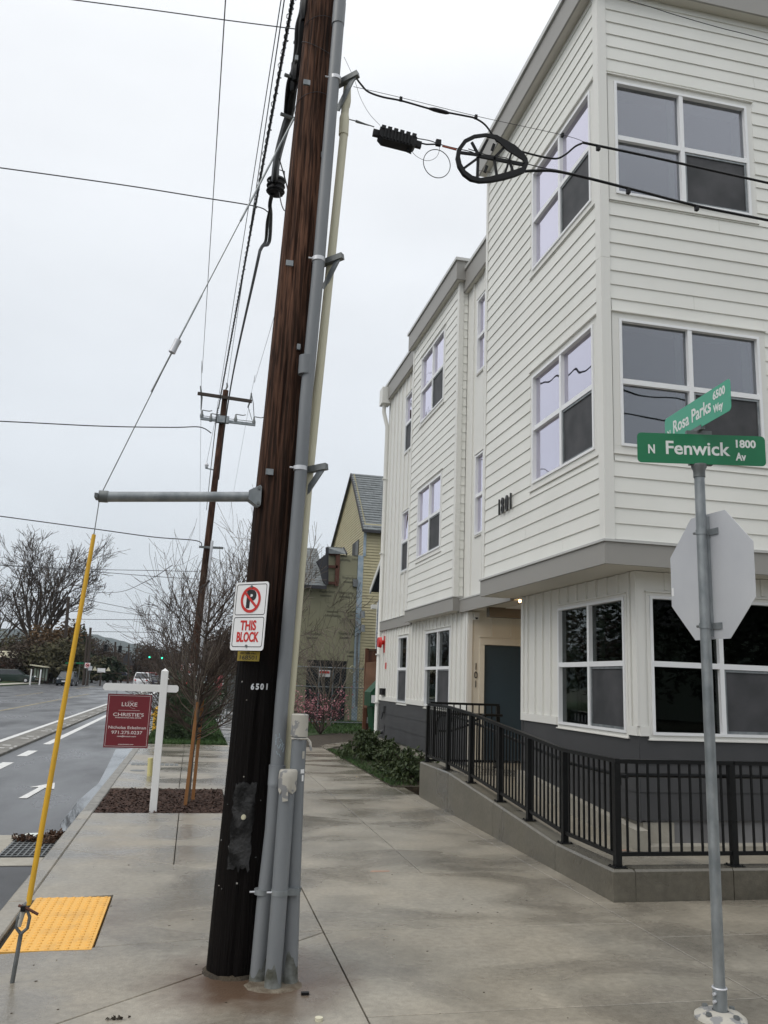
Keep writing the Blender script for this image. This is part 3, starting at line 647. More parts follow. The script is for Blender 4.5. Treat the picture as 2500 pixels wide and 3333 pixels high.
# --- end section
ope = [op(18.58,19.18,7.22,8.62,.03), op(18.58,19.18,4.30,5.70,.03)]
panels(GL, 17.90, 21.2, 3.24, 9.15, ope, .40, m_trim, .12)
for z0_, z1_ in ((7.22,8.62),(4.30,5.70)): window(GL, 18.58, 19.18, z0_, z1_, None, (z0_+z1_)/2, 'a', m_glL, m_room, .03)
mb = MB(); mb.box(4.56, 4.60, 17.94, 21.22, 3.0, 3.225); mb.build('fascia', m_fascia, bld); mb = MB(); mb.box(4.545, 4.615, 17.94, 21.23, 3.2255, 3.238); mb.build('flashing', m_flash, bld)
mb = MB(); mb.box(4.51, 4.54, 18.05, 20.9, 9.15, 9.56); mb.build('fascia', m_fascia, bld); MB().box(4.48, 12, 18.05, 21.25, 9.561, 9.62).build('roof', m_flash, bld)
MB().box(4.541, 5.0, 17.99, 21.22, 9.155, 9.18).build('soffit', m_soff, bld)
sb = MB(); sb.box(4.36, 4.60, 20.92, 21.30, 9.06, 9.50); sb.build('rain_collector', m_trim, bld)
dp = MB(); dp.tube([(4.46,21.12,9.06),(4.46,21.12,8.85),(4.575,21.16,8.45),(4.575,21.16,.35),(4.50,21.10,.22)], .055, 8); dps = dp.build('downpipe', m_trim, bld, smooth=True)
for z in (7.0, 5.0, 2.4, 1.2): MB().box(4.50, 4.62, 21.09, 21.23, z, z+.03).build('pipe_strap', m_trim, dps)
# --- entry: door, casing, 101
mb = MB(); RF.box(mb, 4.691, 4.83, .47, 3.02, -.01, 0); RF.box(mb, 4.83, 6.3, 2.57, 3.02, -.01, 0); RF.box(mb, 5.98, 6.3, .47, 2.57, -.01, 0); mb.build('wall_panel', m_recess, bld)
mb = MB(); RF.box(mb, 4.692, 6.3, 3.0-.02, 3.02, .0005, .02); mb.build('trim_band', m_recess, bld)
for u in (5.06, 5.42): mb = MB(); RF.box(mb, u-.02, u+.02, 2.60, 2.98, .0005, .018); mb.build('batten', m_recess, bld)
door = MB(); RF.box(door, 4.92, 5.88, .49, 2.43, -.06, -.03); door = door.build('door', m_door, bld)
mb = MB(); RF.box(mb, 4.83, 4.915, .48, 2.44, -.08, .02); RF.box(mb, 5.885, 5.97, .48, 2.44, -.08, .02); RF.box(mb, 4.83, 5.97, 2.441, 2.565, -.08, .02); RF.box(mb, 4.815, 5.985, 2.566, 2.58, -.08, .04); mb.build('door_frame', m_recess, door)
mb = MB(); mb.cyl((5.30,14.10,2.04),(5.30,14.085,2.04),.007); mb.build('peephole', m_black, door, smooth=True)
mb = MB(); mb.tube([(5.80,14.09,1.42),(5.80,14.04,1.42),(5.71,14.04,1.42)], .010, 6); mb.build('door_handle', m_galv, door)
RFo = (4.757+.008, 14.055, 0)
for s_, z in (('1', 2.055), ('0', 1.91), ('1', 1.757)): text('door_number', s_, .165, m_num, bld, (4.766, 14.052, z), (1,0,0), (0,0,1), wscale=.8, ext=.006)
for s_, yy in (('1', 11.06), ('8', 10.93), ('0', 10.76), ('1', 10.61)): text('building_number', s_, .33, m_num, bld, (4.065, yy, 4.225), (0,-1,0), (0,0,1), wscale=.62, ext=.012)
mb = MB(); mb.box(4.70, 4.80, 14.0, 14.055, 2.86, 2.99); cm = mb.build('camera_mount', m_trim, bld); mb = MB(); mb.dome((4.75,14.02,2.90),.035,-.04,10,4); mb.build('security_camera', m_black, cm, smooth=True)
mb = MB(); mb.cyl((4.72,11.86,3.018),(4.72,11.86,2.992),.035,n=14); mb.build('soffit_lamp', m_lamp, bld)
ll = bpy.data.lights.new('soffit_lamp_light', 'SPOT'); ll.energy = 13; ll.color = (1,.66,.33); ll.spot_size = R(150); ll.spot_blend = .8; ll.shadow_soft_size = .04
lo_ = bpy.data.objects.new('soffit_lamp_light', ll); C.objects.link(lo_); lo_.parent = bld; lo_.location = Vector((4.95,12.1,2.95))-ORG[bld.name]; lo_.rotation_euler = (R(30), 0, R(-18))
# bell, plates
bell = MB(); bell.cyl((4.60,20.7,2.70),(4.52,20.7,2.70),.05,.06,12); bell.cyl((4.52,20.7,2.70),(4.44,20.7,2.70),.14,.12,20); bell.box(4.59,4.615,20.55,20.72,2.45,2.86)
bell.build('alarm_bell', m_bell, base=(4.6,20.7,2.7), smooth=True, label='round red fire alarm bell on the white wall beside the downpipe', cat='alarm bell')
mb = MB(); GL.box(mb, 20.35, 20.50, 2.05, 2.20, .002, .02); mb.build('red_plate', m_bell, bld)
mb = MB(); GL.box(mb, 20.40, 20.75, 1.42, 1.58, .002, .09); mb.build('black_vent_hood', m_blackp, bld)
mb = MB(); GL.box(mb, 20.35, 20.65, 1.02, 1.16, .011, .06); mb.cyl((4.58,20.5,1.05),(4.54,20.5,.85),.03); mb.build('wall_tap', m_base, bld)
mb = MB(); mb.cyl((4.62,20.55,.56),(4.53,20.55,.52),.045); mb.box(4.60,4.612,20.40,20.70,.42,.72); mb.build('wall_outlet', m_base, bld, smooth=True)

# ================================================================ RAMP, RETAINING WALL, RAILINGS
MB().hexa([(3.73,8.3,-.1),(4.64,8.3,-.1),(4.64,12.0,-.1),(3.73,12.0,-.1)], [(3.73,8.3,.17),(4.64,8.3,.17),(4.64,12.0,.455),(3.73,12.0,.455)]).build('ramp', m_ramp, kind='structure')
MB().prism([(3.73,12.0),(4.64,12.0),(4.64,11.56),(6.29,11.56),(6.29,14.04),(4.69,14.04),(4.64,13.24),(3.73,13.24)], -.1, .456).build('entry_landing', m_ramp, kind='structure')
MB().prism([(3.75,7.14),(12,7.14),(12,8.30),(3.75,8.30)], -.1, .168).build('ramp_foot_path', m_ramp, kind='structure')
MB().hexa([(4.50,8.15,.1),(4.635,8.15,.1),(4.635,11.5,.1),(4.50,11.5,.1)], [(4.50,8.15,.36),(4.635,8.15,.36),(4.635,11.5,.60),(4.50,11.5,.60)]).build('ramp_kerb', m_found, kind='structure')
MB().box(4.64, 12, 8.12, 8.30, .1, .215).build('path_kerb', m_found, kind='structure')
rw = thing('retaining_wall', (3.6, 6.93, 0), 'low poured concrete retaining wall along the ramp with vertical joints', 'wall')
def wt(y): return .255 if y < 8.1 else (lerp(.255,.53,(y-8.1)/(11.7-8.1)) if y < 11.7 else .53)
cuts = [6.93, 8.12, 9.9, 11.75, 13.27]
for a_, b_ in zip(cuts, cuts[1:]):
    a2, b2 = a_+(.004 if a_ > 7 else 0), b_-.004; c = .018
    lo4 = [(3.595,a2,-.1),(3.80,a2,-.1),(3.80,b2,-.1),(3.595,b2,-.1)]; mb = MB()
    if a_ < 7: lo4[0] = (3.595,a2,-.1); 
    mid = [(x,y,wt(y)-c) for x,y,_ in lo4]; tp = [(3.595+c,a2+(c if a_<7 else 0),wt(a2)),(3.80-c,a2+(c if a_<7 else 0),wt(a2)),(3.80-c,b2,wt(b2)),(3.595+c,b2,wt(b2))]
    mb.add(lo4+mid+tp, [(0,3,2,1)]+[(i,(i+1)%4,(i+1)%4+4,i+4) for i in range(4)]+[(i+4,(i+1)%4+4,(i+1)%4+8,i+8) for i in range(4)]+[(8,9,10,11)])
    mb.build('wall_segment', m_wall, rw)
for a_, b_ in ((3.804,4.735),(4.743,6.6),(6.608,8.6),(8.608,12)):
    c = .018; mb = MB(); q = [(a_,6.93),(b_,6.93),(b_,7.138),(a_,7.138)]
    mb.add([(x,y,-.1) for x,y in q]+[(x,y,.255-c) for x,y in q]+[(a_,6.93+c,.2551),(b_,6.93+c,.2551),(b_,7.138-c,.2551),(a_,7.138-c,.2551)], [(0,3,2,1)]+[(i,(i+1)%4,(i+1)%4+4,i+4) for i in range(4)]+[(i+4,(i+1)%4+4,(i+1)%4+8,i+8) for i in range(4)]+[(8,9,10,11)])
    mb.build('wall_segment', m_wall, rw)
rail = thing('ramp_railing', (3.69, 7.03, .255), 'black steel guard railing stepping down along the ramp wall', 'railing')
def rpost(x, y, z0, z1, par):
    mb = MB(); mb.box(x-.028, x+.028, y-.028, y+.028, z0+.008, z1); p = mb.build('post', m_black, par)
    mb = MB(); mb.box(x-.062, x+.062, y-.062, y+.062, z0, z0+.008)
    for sx in (-1,1):
        for sy in (-1,1): mb.cyl((x+sx*.047,y+sy*.047,z0+.008),(x+sx*.047,y+sy*.047,z0+.018),.008,n=6)
    mb.build('base_plate', m_black, p)
py_ = [7.03, 8.10, 9.01, 9.92, 11.02, 12.07, 13.19]; ht = .885; xr = 3.69
tops = [wt(y)+ht for y in py_]
for y, t in zip(py_, tops): rpost(xr, y, wt(y), t-.02, rail)
for i in range(6):
    ya, yb, ta, tb = py_[i], py_[i+1], tops[i], tops[i+1]
    MB().bar((xr,ya-(.028 if i==0 else 0),ta),(xr,yb,tb),.042,.036).build('top_rail', m_black, rail)
    MB().bar((xr,ya+.028,ta-ht+.10),(xr,yb-.028,tb-ht+.10),.03,.032).build('bottom_rail', m_black, rail)
    n = round((yb-ya)/.106)
    for k in range(1, n):
        t = k/n; y = lerp(ya,yb,t); z = lerp(ta,tb,t)
        MB().box(xr-.0085, xr+.0085, y-.0085, y+.0085, z-ht+.115, z-.015).build('baluster', m_black, rail)
hr = MB(); hr.tube([(xr+.075,6.98,tops[0]-.13)]+[(xr+.075,y,t-.13) for y,t in zip(py_,tops)][1:6]+[(xr+.075,12.75,tops[6]-.14),(xr+.075,12.95,tops[6]-.25),(xr+.075,12.98,tops[6]-.45)], .02, 8); hr.build('handrail', m_black, rail, smooth=True)
for y, t in zip(py_[:6], tops): MB().tube([(xr+.075,y+.1,t-.15),(xr+.075,y+.1,t-.215),(xr+.02,y+.03,t-.235)], .007, 6).build('handrail_bracket', m_black, rail)
rail2 = thing('front_railing', (3.74, 7.04, .255), 'black steel railing on the front run of the low wall behind the street sign pole', 'railing')
px_ = [3.69, 4.83, 5.97, 7.1, 8.3, 9.5]
for x in px_[1:]: rpost(x, 7.04, .2551, 1.12, rail2)
for i in range(len(px_)-1):
    xa, xb = px_[i], px_[i+1]
    MB().bar((xa+.03,7.04,1.135),(xb+.02,7.04,1.135),.042,.036).build('top_rail', m_black, rail2); MB().bar((xa+.03,7.04,.36),(xb-.028,7.04,.36),.03,.032).build('bottom_rail', m_black, rail2)
    n = 11
    for k in range(1, n): x = lerp(xa,xb,k/n); MB().box(x-.0085,x+.0085,7.0315,7.0485,.376,1.118).build('baluster', m_black, rail2)
MB().tube([(3.77,7.12,1.01),(9.6,7.12,1.01)], .02, 8).build('handrail', m_black, rail2, smooth=True)
for x in px_: MB().tube([(x+.09,7.12,.99),(x+.09,7.12,.925),(x+.03,7.07,.905)], .007, 6).build('handrail_bracket', m_black, rail2)
rail3 = thing('landing_railing', (3.74, 13.2, .53), 'black steel railing across the far end of the landing before the blue door', 'railing')
for x in (4.86,): rpost(x, 13.2, .456, 1.43, rail3)
MB().bar((3.72,13.2,1.44),(4.88,13.2,1.44),.042,.036).build('top_rail', m_black, rail3); MB().bar((3.72,13.2,.56),(4.83,13.2,.56),.03,.032).build('bottom_rail', m_black, rail3)
for k in range(1, 11): x = lerp(3.69,4.86,k/11); MB().box(x-.0085,x+.0085,13.1915,13.2085,.576,1.422).build('baluster', m_black, rail3)
MB().tube([(3.80,13.1,1.28),(4.9,13.1,1.28)], .022, 8).build('handrail', m_black, rail3, smooth=True)
MB().tube([(3.80,13.0,1.02),(4.0,13.0,1.02),(4.25,12.9,1.12),(4.5,12.8,1.30)], .018, 8).build('handrail', m_black, rail3, smooth=True)

# ================================================================ UTILITY POLE IN FRONT
def text_fit(name, body, width, cap, m_, parent, origin, ux, uy, **k):
    cv = bpy.data.curves.new('t', 'FONT'); cv.body = body; cv.size = cap/.7; tmp = bpy.data.objects.new('t', cv); C.objects.link(tmp)
    bpy.context.view_layer.update(); wd = tmp.dimensions.x; bpy.data.objects.remove(tmp)
    return text(name, body, cap/.7, m_, parent, origin, ux, uy, wscale=width/max(wd, 1e-4), **k)
P0, P1 = Vector((.378, 5.58, 0)), Vector((.70, 5.60, 11.0))
def paxis(z): return P0.lerp(P1, z/11.0)
def prad(z): return lerp(.168, .105, z/11.0)
up = thing('utility_pole', tuple(P0), 'big dark wooden utility pole standing in the pavement, brown above and black below', 'utility pole')
mb = MB(); nA = 56; zs = [i*.08-.05 for i in range(139)]
cracks = [(rnd.uniform(0, 2*PI), rnd.uniform(-1,9), rnd.uniform(1.5,5), rnd.uniform(.006,.022)) for _ in range(40)]
for z in zs:
    c = paxis(z); r = prad(z)
    for j in range(nA):
        a_ = 2*PI*j/nA; q = Vector((math.cos(a_)*2.2, math.sin(a_)*2.2, z*.35)); dr = .006*noise.noise(q*1.2) + .0035*noise.noise(Vector((math.cos(a_)*9, math.sin(a_)*9, z*1.1)))
        for ca, cz, cl, cd in cracks:
            da = abs((a_-ca-.06*math.sin(z*1.3)+PI) % (2*PI)-PI)
            if da < .075 and cz < z < cz+cl: dr -= cd*(1-da/.075)
        mb.v.append((c.x+(r+dr)*math.cos(a_), c.y+(r+dr)*math.sin(a_), z))
for i in range(len(zs)-1):
    for j in range(nA): mb.f.append((i*nA+j, i*nA+(j+1)%nA, (i+1)*nA+(j+1)%nA, (i+1)*nA+j))
mb.build('pole_shaft', m_pole, up, smooth=True)
def pole_hit(x, y, off=0.0):
    d = ray(x, y).normalized(); z = 1.5
    for _ in range(12):
        c = paxis(z); r = prad(z)+off; ox, oy = O.x-c.x, O.y-c.y
        A_ = d.x*d.x+d.y*d.y; B_ = ox*d.x+oy*d.y; D_ = B_*B_-A_*(ox*ox+oy*oy-r*r)
        if D_ < 0: D_ = 0
        t = (-B_-math.sqrt(D_))/A_; p = O+d*t; z = p.z
    n_ = (p-paxis(p.z)); n_.z = 0; return p, n_.normalized()
# scuffed grey patch that follows the shaft
g_ = MB(); NX, NY = 12, 30
for j in range(NY+1):
    for i in range(NX+1):
        u_, v_ = i/NX, j/NY
        lft = lerp(768, 738, v_**.6)+5*noise.noise(Vector((v_*9,0,0))); rgt = lerp(838, 812, v_)+4*noise.noise(Vector((v_*11,3,0))); lft -= 0; x = lerp(lft+abs(9*noise.noise(Vector((v_*23,7,0)))), rgt-abs(12*noise.noise(Vector((v_*17,9,0)))), u_)
        y = lerp(2548, 2838, v_)+ (14*noise.noise(Vector((u_*7,5,0))) if j in (0,1) else 0) + ((26*noise.noise(Vector((u_*9,8,0)))-8) if j >= NY-1 else 0)
        p, n_ = pole_hit(x, y, .0065); g_.v.append(tuple(p))
for j in range(NY):
    for i in range(NX): k = j*(NX+1)+i; g_.f.append((k,k+1,k+NX+2,k+NX+1))
g_.build('scuffed_patch', m_patch, up, smooth=True)
def frame_at(x, y, off=.006):
    p, n_ = pole_hit(x, y, off); ux = Vector((-n_.y, n_.x, 0)); return p, n_, ux
for s_, x in (('6', 822), ('5', 838), ('0', 853), ('1', 869)):
    p, n_, ux = frame_at(x, 2236); text('pole_number', s_, .05, m_alu, up, p, ux, (.03,0,1), ext=.0015, wscale=.85, bold=.002)
p, n_ = pole_hit(794, 2659); mb = MB(); mb.cyl(p, p+n_*.022, .016, .014, 16); mb.cyl(p+n_*.022, p+n_*.026, .008, n=12); kn = mb.build('cream_knob', m_cream, up, smooth=True)
for _ in range(26):
    x, y = rnd.uniform(700, 850), rnd.uniform(1950, 3050)
    if x < lerp(745, 668, (y-1950)/1100)+12: continue
    p, n_, ux = frame_at(x, y, .0035); a_ = rnd.uniform(.002,.006); b_ = rnd.uniform(.0015,.005); uz = Vector((0,0,1))
    ang = rnd.uniform(-.6,.6); e1 = ux*math.cos(ang)+uz*math.sin(ang); e2 = -ux*math.sin(ang)+uz*math.cos(ang)
    MB().extr([p-e1*a_-e2*b_, p+e1*a_*.8-e2*b_, p+e1*a_+e2*b_*.6, p-e1*a_*.5+e2*b_], n_*.002).build('torn_staple_scrap', rnd.choice([m_tape, m_galvd, m_galvd, m_found2]), up)
for x, y in ((1005+45,505),(965,190),(972,1130),(905,2245)):
    p, n_, ux = frame_at(x, y, .004); MB().box(p.x-.012,p.x+.012,p.y-.012,p.y+.004,p.z-.02,p.z+.02).build('metal_tag', m_galv, up)
# yellow inspection tag with punched number
p, n_, ux = frame_at(809, 2136, .012); uy = (Vector((.03,0,1))).normalized()
tg = MB(); tg.extr([p-ux*.082-uy*.030, p+ux*.082-uy*.030, p+ux*.082+uy*.030, p-ux*.082+uy*.030], n_*.002); tg = tg.build('number_tag', m_ytag, up)
text_fit('tag_number', '168501', .125, .026, m_blk, tg, p+n_*.003-uy*.010, ux, uy); text_fit('tag_letters', 'PM VIBI PRC', .12, .012, m_blk, tg, p+n_*.003+uy*.017, ux, uy)
# wire wraps around the shaft
for z, t_ in ((5.95,.05),(6.45,-.1),(6.62,.04)):
    pts = []
    for i in range(25): a_ = 2*PI*i/24; c = paxis(z+t_*math.cos(a_+1)); r = prad(z)+.007; pts.append((c.x+r*math.cos(a_), c.y+r*math.sin(a_), z+t_*math.cos(a_+1)))
    MB().tube(pts, .0022, 5, False).build('wire_wrap', m_wire, up)
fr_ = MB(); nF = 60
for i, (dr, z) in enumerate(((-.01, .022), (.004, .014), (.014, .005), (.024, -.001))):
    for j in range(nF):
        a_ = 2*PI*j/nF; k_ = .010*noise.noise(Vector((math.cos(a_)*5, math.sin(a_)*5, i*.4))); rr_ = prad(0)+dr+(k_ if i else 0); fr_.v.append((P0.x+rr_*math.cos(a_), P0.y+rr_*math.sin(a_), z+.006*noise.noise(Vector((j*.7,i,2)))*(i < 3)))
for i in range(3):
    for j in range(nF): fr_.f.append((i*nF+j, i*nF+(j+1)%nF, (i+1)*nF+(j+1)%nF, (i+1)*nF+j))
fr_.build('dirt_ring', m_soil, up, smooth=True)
# no parking sign
ang = R(46); ux = Vector((math.cos(ang), -math.sin(ang), 0)); uy = Vector((.028, .0, 1)).normalized(); nn = ux.cross(uy).normalized()
sc = PY(811.5, 2005, 5.345); hw, hh = .139, .2145
def rrect(c, ux, uy, hw, hh, r, n=5):
    pts = []
    for sx, sy, a0 in ((1,1,0),(-1,1,90),(-1,-1,180),(1,-1,270)):
        for i in range(n+1):
            a_ = R(a0+90*i/n); pts.append(c+ux*(sx*(hw-r)+r*math.cos(a_))+uy*(sy*(hh-r)+r*math.sin(a_)))
    return pts
nps = thing('no_parking_sign', tuple(sc), 'white no parking THIS BLOCK sign with red letters fixed to the near utility pole', 'sign')
MB().extr(rrect(sc, ux, uy, hw, hh, .02), -nn*.003).build('sign_panel', m_white, nps)
def ring(mb, outer, inner, d):
    n = len(outer); mb.add(outer+inner+[p+d for p in outer]+[p+d for p in inner], [(i,(i+1)%n,(i+1)%n+n,i+n) for i in range(n)]+[(i+2*n,i+3*n,(i+1)%n+3*n,(i+1)%n+2*n) for i in range(n)]+[(i,i+2*n,(i+1)%n+2*n,(i+1)%n) for i in range(n)]+[(i+n,(i+1)%n+n,(i+1)%n+3*n,i+3*n) for i in range(n)]); return mb
for cy, h2 in ((.104, .098), (-.100, .0935)):
    ring(MB(), rrect(sc+uy*cy, ux, uy, hw-.012, h2, .016), rrect(sc+uy*cy, ux, uy, hw-.0165, h2-.0045, .012), nn*.0008).build('sign_border', m_blk, nps)
def disc_ring(c, r1, r2, mb, n=36):
    o_ = [c+ux*r1*math.cos(2*PI*i/n)+uy*r1*math.sin(2*PI*i/n) for i in range(n)]; i_ = [c+ux*r2*math.cos(2*PI*i/n)+uy*r2*math.sin(2*PI*i/n) for i in range(n)]; return ring(mb, o_, i_, nn*.0008)
cc = sc+uy*.103+nn*.001
text_fit('sign_letter', 'P', .066, .105, m_blk, nps, cc-uy*.002, ux, uy, bold=.007, ext=.0004)
disc_ring(cc+nn*.001, .083, .065, MB()).build('prohibition_ring', m_red, nps)
d1 = (ux*-.75+uy*.66).normalized(); d2 = (ux*.66+uy*.75).normalized()
MB().extr([cc+nn*.002+d1*.068+d2*.008, cc+nn*.002+d1*.068-d2*.008, cc+nn*.002-d1*.068-d2*.008, cc+nn*.002-d1*.068+d2*.008], nn*.0008).build('prohibition_bar', m_red, nps)
text_fit('sign_lettering', 'THIS', .128, .058, m_red, nps, sc-uy*.062+nn*.001, ux, uy, bold=.0028); text_fit('sign_lettering', 'BLOCK', .178, .058, m_red, nps, sc-uy*.134+nn*.001, ux, uy, bold=.0028)
for yy in (.185, -.187): MB().cyl(sc+uy*yy, sc+uy*yy+nn*.006, .009, n=10).build('sign_bolt', m_galvd, nps)
sb_ = sc-nn*.0035
MB().extr([sb_-ux*.02-uy*.16, sb_+ux*.02-uy*.16, sb_+ux*.02+uy*.16, sb_-ux*.02+uy*.16], -nn*.05).build('sign_bracket', m_galvd, nps)

# ================================================================ CONDUITS BESIDE THE POLE
def cpts(l, Y): return [PY(x, y, Y(y) if callable(Y) else Y) for x, y in l]
def cond_clamp(par, c, r, m_=None):
    mb = MB(); mb.tube([c-Vector((0,0,.014)), c+Vector((0,0,.014))], r+.004, 20); k = mb.build('pipe_clamp', m_ or m_galv, par, smooth=True)
    MB().tube([c+Vector((-r-.002,-.01,0)), c+Vector((-r-.03,-.012,0))], .006, 6).build('clamp_bolt', m_alu, k); return k
c1 = thing('grey_conduit', tuple(G(838,3215)), 'tall grey plastic conduit running up the right side of the utility pole', 'conduit')
L1 = cpts([(836,3212),(861,2937),(888,2698),(898,2551)], 5.385); L2 = cpts([(898,2551),(903,2481),(916,2300),(977,1571),(996,1300),(1034,900),(1062,560),(1108,0)], 5.39); L2.append(L2[-1]+(L2[-1]-L2[-2])*1.6)
MB().tube(L1, .0475, 22).build('pipe', m_pvc, c1, smooth=True)
MB().tube(L2, [.0425]*2+[.0425]*(len(L2)-2), 22).build('pipe', m_pvc, c1, smooth=True)
MB().tube(cpts([(897,2562),(898.5,2551)],5.385)+cpts([(899,2548),(903,2490)],5.386), [.048,.0515,.0515,.0515], 22).build('coupling', m_pvc, c1, smooth=True)
q_ = PY(993,1220,5.39); q2 = PY(996.5,1160,5.39); MB().tube([q_,q2], .0475, 22).build('coupling', m_pvc, c1, smooth=True)
q_ = PY(1100,82,5.39); q2 = PY(1106,10,5.39); MB().tube([q_,q2], .0475, 22).build('coupling', m_pvc, c1, smooth=True)
for x, y, ex, ey, bx, by in ((978,1525,1066,1518,985,1622),(1037,846,1118,833,1052,940),(1090,258,1168,240,1098,360)):
    c = PY(x, y, 5.39); cond_clamp(c1, c, .0425, m_alu)
    st = paxis(c.z)+Vector((.05,-.05,0)); st.z = c.z-.01; en = PY(ex-2, ey, 5.36)
    br = MB().bar(st, en, .042, .042).build('standoff_arm', m_galvd, c1)
    en2 = en+Vector((-.03,.02,-.02)); bt = PY(bx, by, 5.47); MB().bar(en2, bt, .012, .04).build('brace', m_galv, c1)
    pl = paxis(c.z)+Vector((-.13*.2-.06,-.145,-.03)); MB().box(pl.x-.02,pl.x+.03,pl.y-.012,pl.y+.004,pl.z-.02,pl.z+.02).build('bracket_foot', m_galv, c1)
c4 = thing('cream_conduit', tuple(PY(929,2490,5.47)), 'slimmer cream coloured conduit rising behind the tall grey conduit', 'conduit')
LC = cpts([(926,2520),(929,2480),(942,2300),(1003,1571),(1090,723),(1121,420)], 5.47)
MB().tube(LC, .0305, 18).build('pipe', m_cream, c4, smooth=True)
LD = cpts([(1118,440),(1121,385),(1122,375)],5.47); MB().tube(LD, [.036,.036,.031], 18).build('coupling', m_cream, c4, smooth=True)
MB().tube(cpts([(1122,375),(1124,350),(1125,345),(1128,330),(1131,270)],5.47), [.029,.029,.033,.033,.026], 18).build('reducer', m_cream, c4, smooth=True)
c2 = thing('taped_conduit_stub', tuple(G(889,3236)), 'short grey conduit stub in the middle, its top wrapped in torn tape', 'conduit')
LE = cpts([(887,3240),(889,3177),(908,2937),(925,2700),(935,2560),(937,2512)], lambda y: 5.245 if y > 2600 else lerp(5.38,5.245,(y-2500)/100)); LE = cpts([(887,3240),(889,3177),(908,2937),(925,2700),(935,2560),(937.5,2512)], 5.255)
MB().tube(LE, .0475, 22).build('pipe', m_pvc, c2, smooth=True)
tp = MB(); n_ = 24; base_ = LE[-1]
for i, (dz, r) in enumerate(((-.105,.049),(-.10,.054),(-.03,.056),(.0,.056),(.012,.050),(.014,.0))):
    for j in range(n_):
        a_ = 2*PI*j/n_; jag = -.05*abs(noise.noise(Vector((math.cos(a_)*2,math.sin(a_)*2,4))))*3 if i < 2 else 0; rr_ = r+.002*noise.noise(Vector((j*.9, i*2.3, 1)))
        tp.v.append((base_.x+.001*i+rr_*math.cos(a_), base_.y+rr_*math.sin(a_), base_.z+dz+jag*.5))
for i in range(5):
    for j in range(n_): tp.f.append((i*n_+j, i*n_+(j+1)%n_, (i+1)*n_+(j+1)%n_, (i+1)*n_+j))
tp.build('tape_wrap', m_tape, c2, smooth=True)
MB().extr([base_+Vector((-.04,-.057,-.10)), base_+Vector((.0,-.06,-.10)), base_+Vector((.002,-.06,-.16)), base_+Vector((-.03,-.058,-.165))], (0,-.002,0)).build('tape_strip', m_tape, c2)
c3 = thing('capped_conduit_stub', tuple(G(944,3208)), 'grey conduit stub on the right, cut high and capped with old tape and stickers', 'conduit')
LF = cpts([(942,3212),(943,3177),(951,2937),(965,2553),(974,2408),(977,2330)], 5.33)
MB().tube(LF, .0465, 22).build('pipe', m_pvc, c3, smooth=True)
b3_ = LF[-1]; MB().tube([b3_+Vector((0,0,-.125)), b3_+Vector((0,0,-.122)), b3_+Vector((0,0,.006)), b3_+Vector((0,0,.012))], [.050,.0535,.0535,.046], 22).build('end_cap', m_tape, c3, smooth=True)
MB().tube([b3_+Vector((-.05,-.02,-.135)), b3_+Vector((0,-.055,-.135)), b3_+Vector((.05,-.02,-.135)), b3_+Vector((.066,-.03,-.155)), b3_+Vector((.075,-.035,-.205))], [.006,.006,.008,.009,.007], 6).build('tied_strap', m_tape, c3, smooth=True)
def pipe_sticker(par, axis_pts, r, y_px, x_px, Y, hw_, hh_, m_, name='sticker'):
    c = PY(x_px, y_px, Y); s_ = MB(); nS = 8
    for j in range(2):
        for i in range(nS+1):
            a_ = R(-90)+ (i/nS-.5)*hw_*2/r + R(x_px*0); s_.v.append((c.x+r*math.cos(a_+.55), Y+r*math.sin(a_+.55), c.z+(hh_ if j else -hh_)))
    for i in range(nS): s_.f.append((i,i+1,i+nS+2,i+nS+1))
    return s_.build(name, m_, par, smooth=True)
pipe_sticker(c3, None, .0485, 2508, 969, 5.33, .014, .012, m_white); pipe_sticker(c3, None, .0485, 2530, 969, 5.33, .007, .018, m_white); pipe_sticker(c3, None, .0485, 2455, 972, 5.33, .009, .022, m_tape)
for par, L_, r in ((c1,L1,.0482),(c2,LE,.0482),(c3,LF,.0472)):
    gm = MB(); k = 24; b0 = L_[0]; dirv = (L_[1]-L_[0]).normalized()
    for i, t in enumerate((0,.03,.06,.10)):
        for j in range(k):
            a_ = 2*PI*j/k; h_ = t + (.12*noise.noise(Vector((math.cos(a_)*1.6,math.sin(a_)*1.6,b0.x*9)))+.03 if i == 3 else 0); rr_ = r+(.012 if i == 0 else 0.002 if i==1 else .0005)
            p = b0+dirv*h_; gm.v.append((p.x+rr_*math.cos(a_), p.y+rr_*math.sin(a_), p.z))
    for i in range(3):
        for j in range(k): gm.f.append((i*k+j, i*k+(j+1)%k, (i+1)*k+(j+1)%k, (i+1)*k+j))
    gm.build('mossy_collar', m_grime, par, smooth=True)
mc = MB(); nF = 50; cx_, cy_ = G(890,3205).x, 5.30
for i, (k_, z) in enumerate(((.55, .012), (.86, .012), (1.0, .006), (1.08, -.002))):
    for j in range(nF):
        a_ = 2*PI*j/nF; q_ = 1+.07*noise.noise(Vector((math.cos(a_)*3, math.sin(a_)*3, 1))); mc.v.append((cx_+.158*k_*q_*math.cos(a_), cy_+.122*k_*q_*math.sin(a_), z*.8))
for i in range(3):
    for j in range(nF): mc.f.append((i*nF+j, i*nF+(j+1)%nF, (i+1)*nF+(j+1)%nF, (i+1)*nF+j))
mc.f.append(tuple(range(nF)))
mc.build('mortar_collar', mat('stained_mortar', (.10, .075, .05), .85, (.19, .165, .125), 16, det=8, bump=.5), walk, smooth=True)
cond_clamp(c1, PY(855,2901,5.385), .0475); cond_clamp(c2, PY(911,2903,5.255), .0475); k3 = PY(953,2893,5.33); cond_clamp(c3, k3, .0465)
MB().box(k3.x-.045,k3.x+.03,k3.y-.075,k3.y-.046,k3.z-.02,k3.z+.018).build('clamp_block', m_galv, c3)
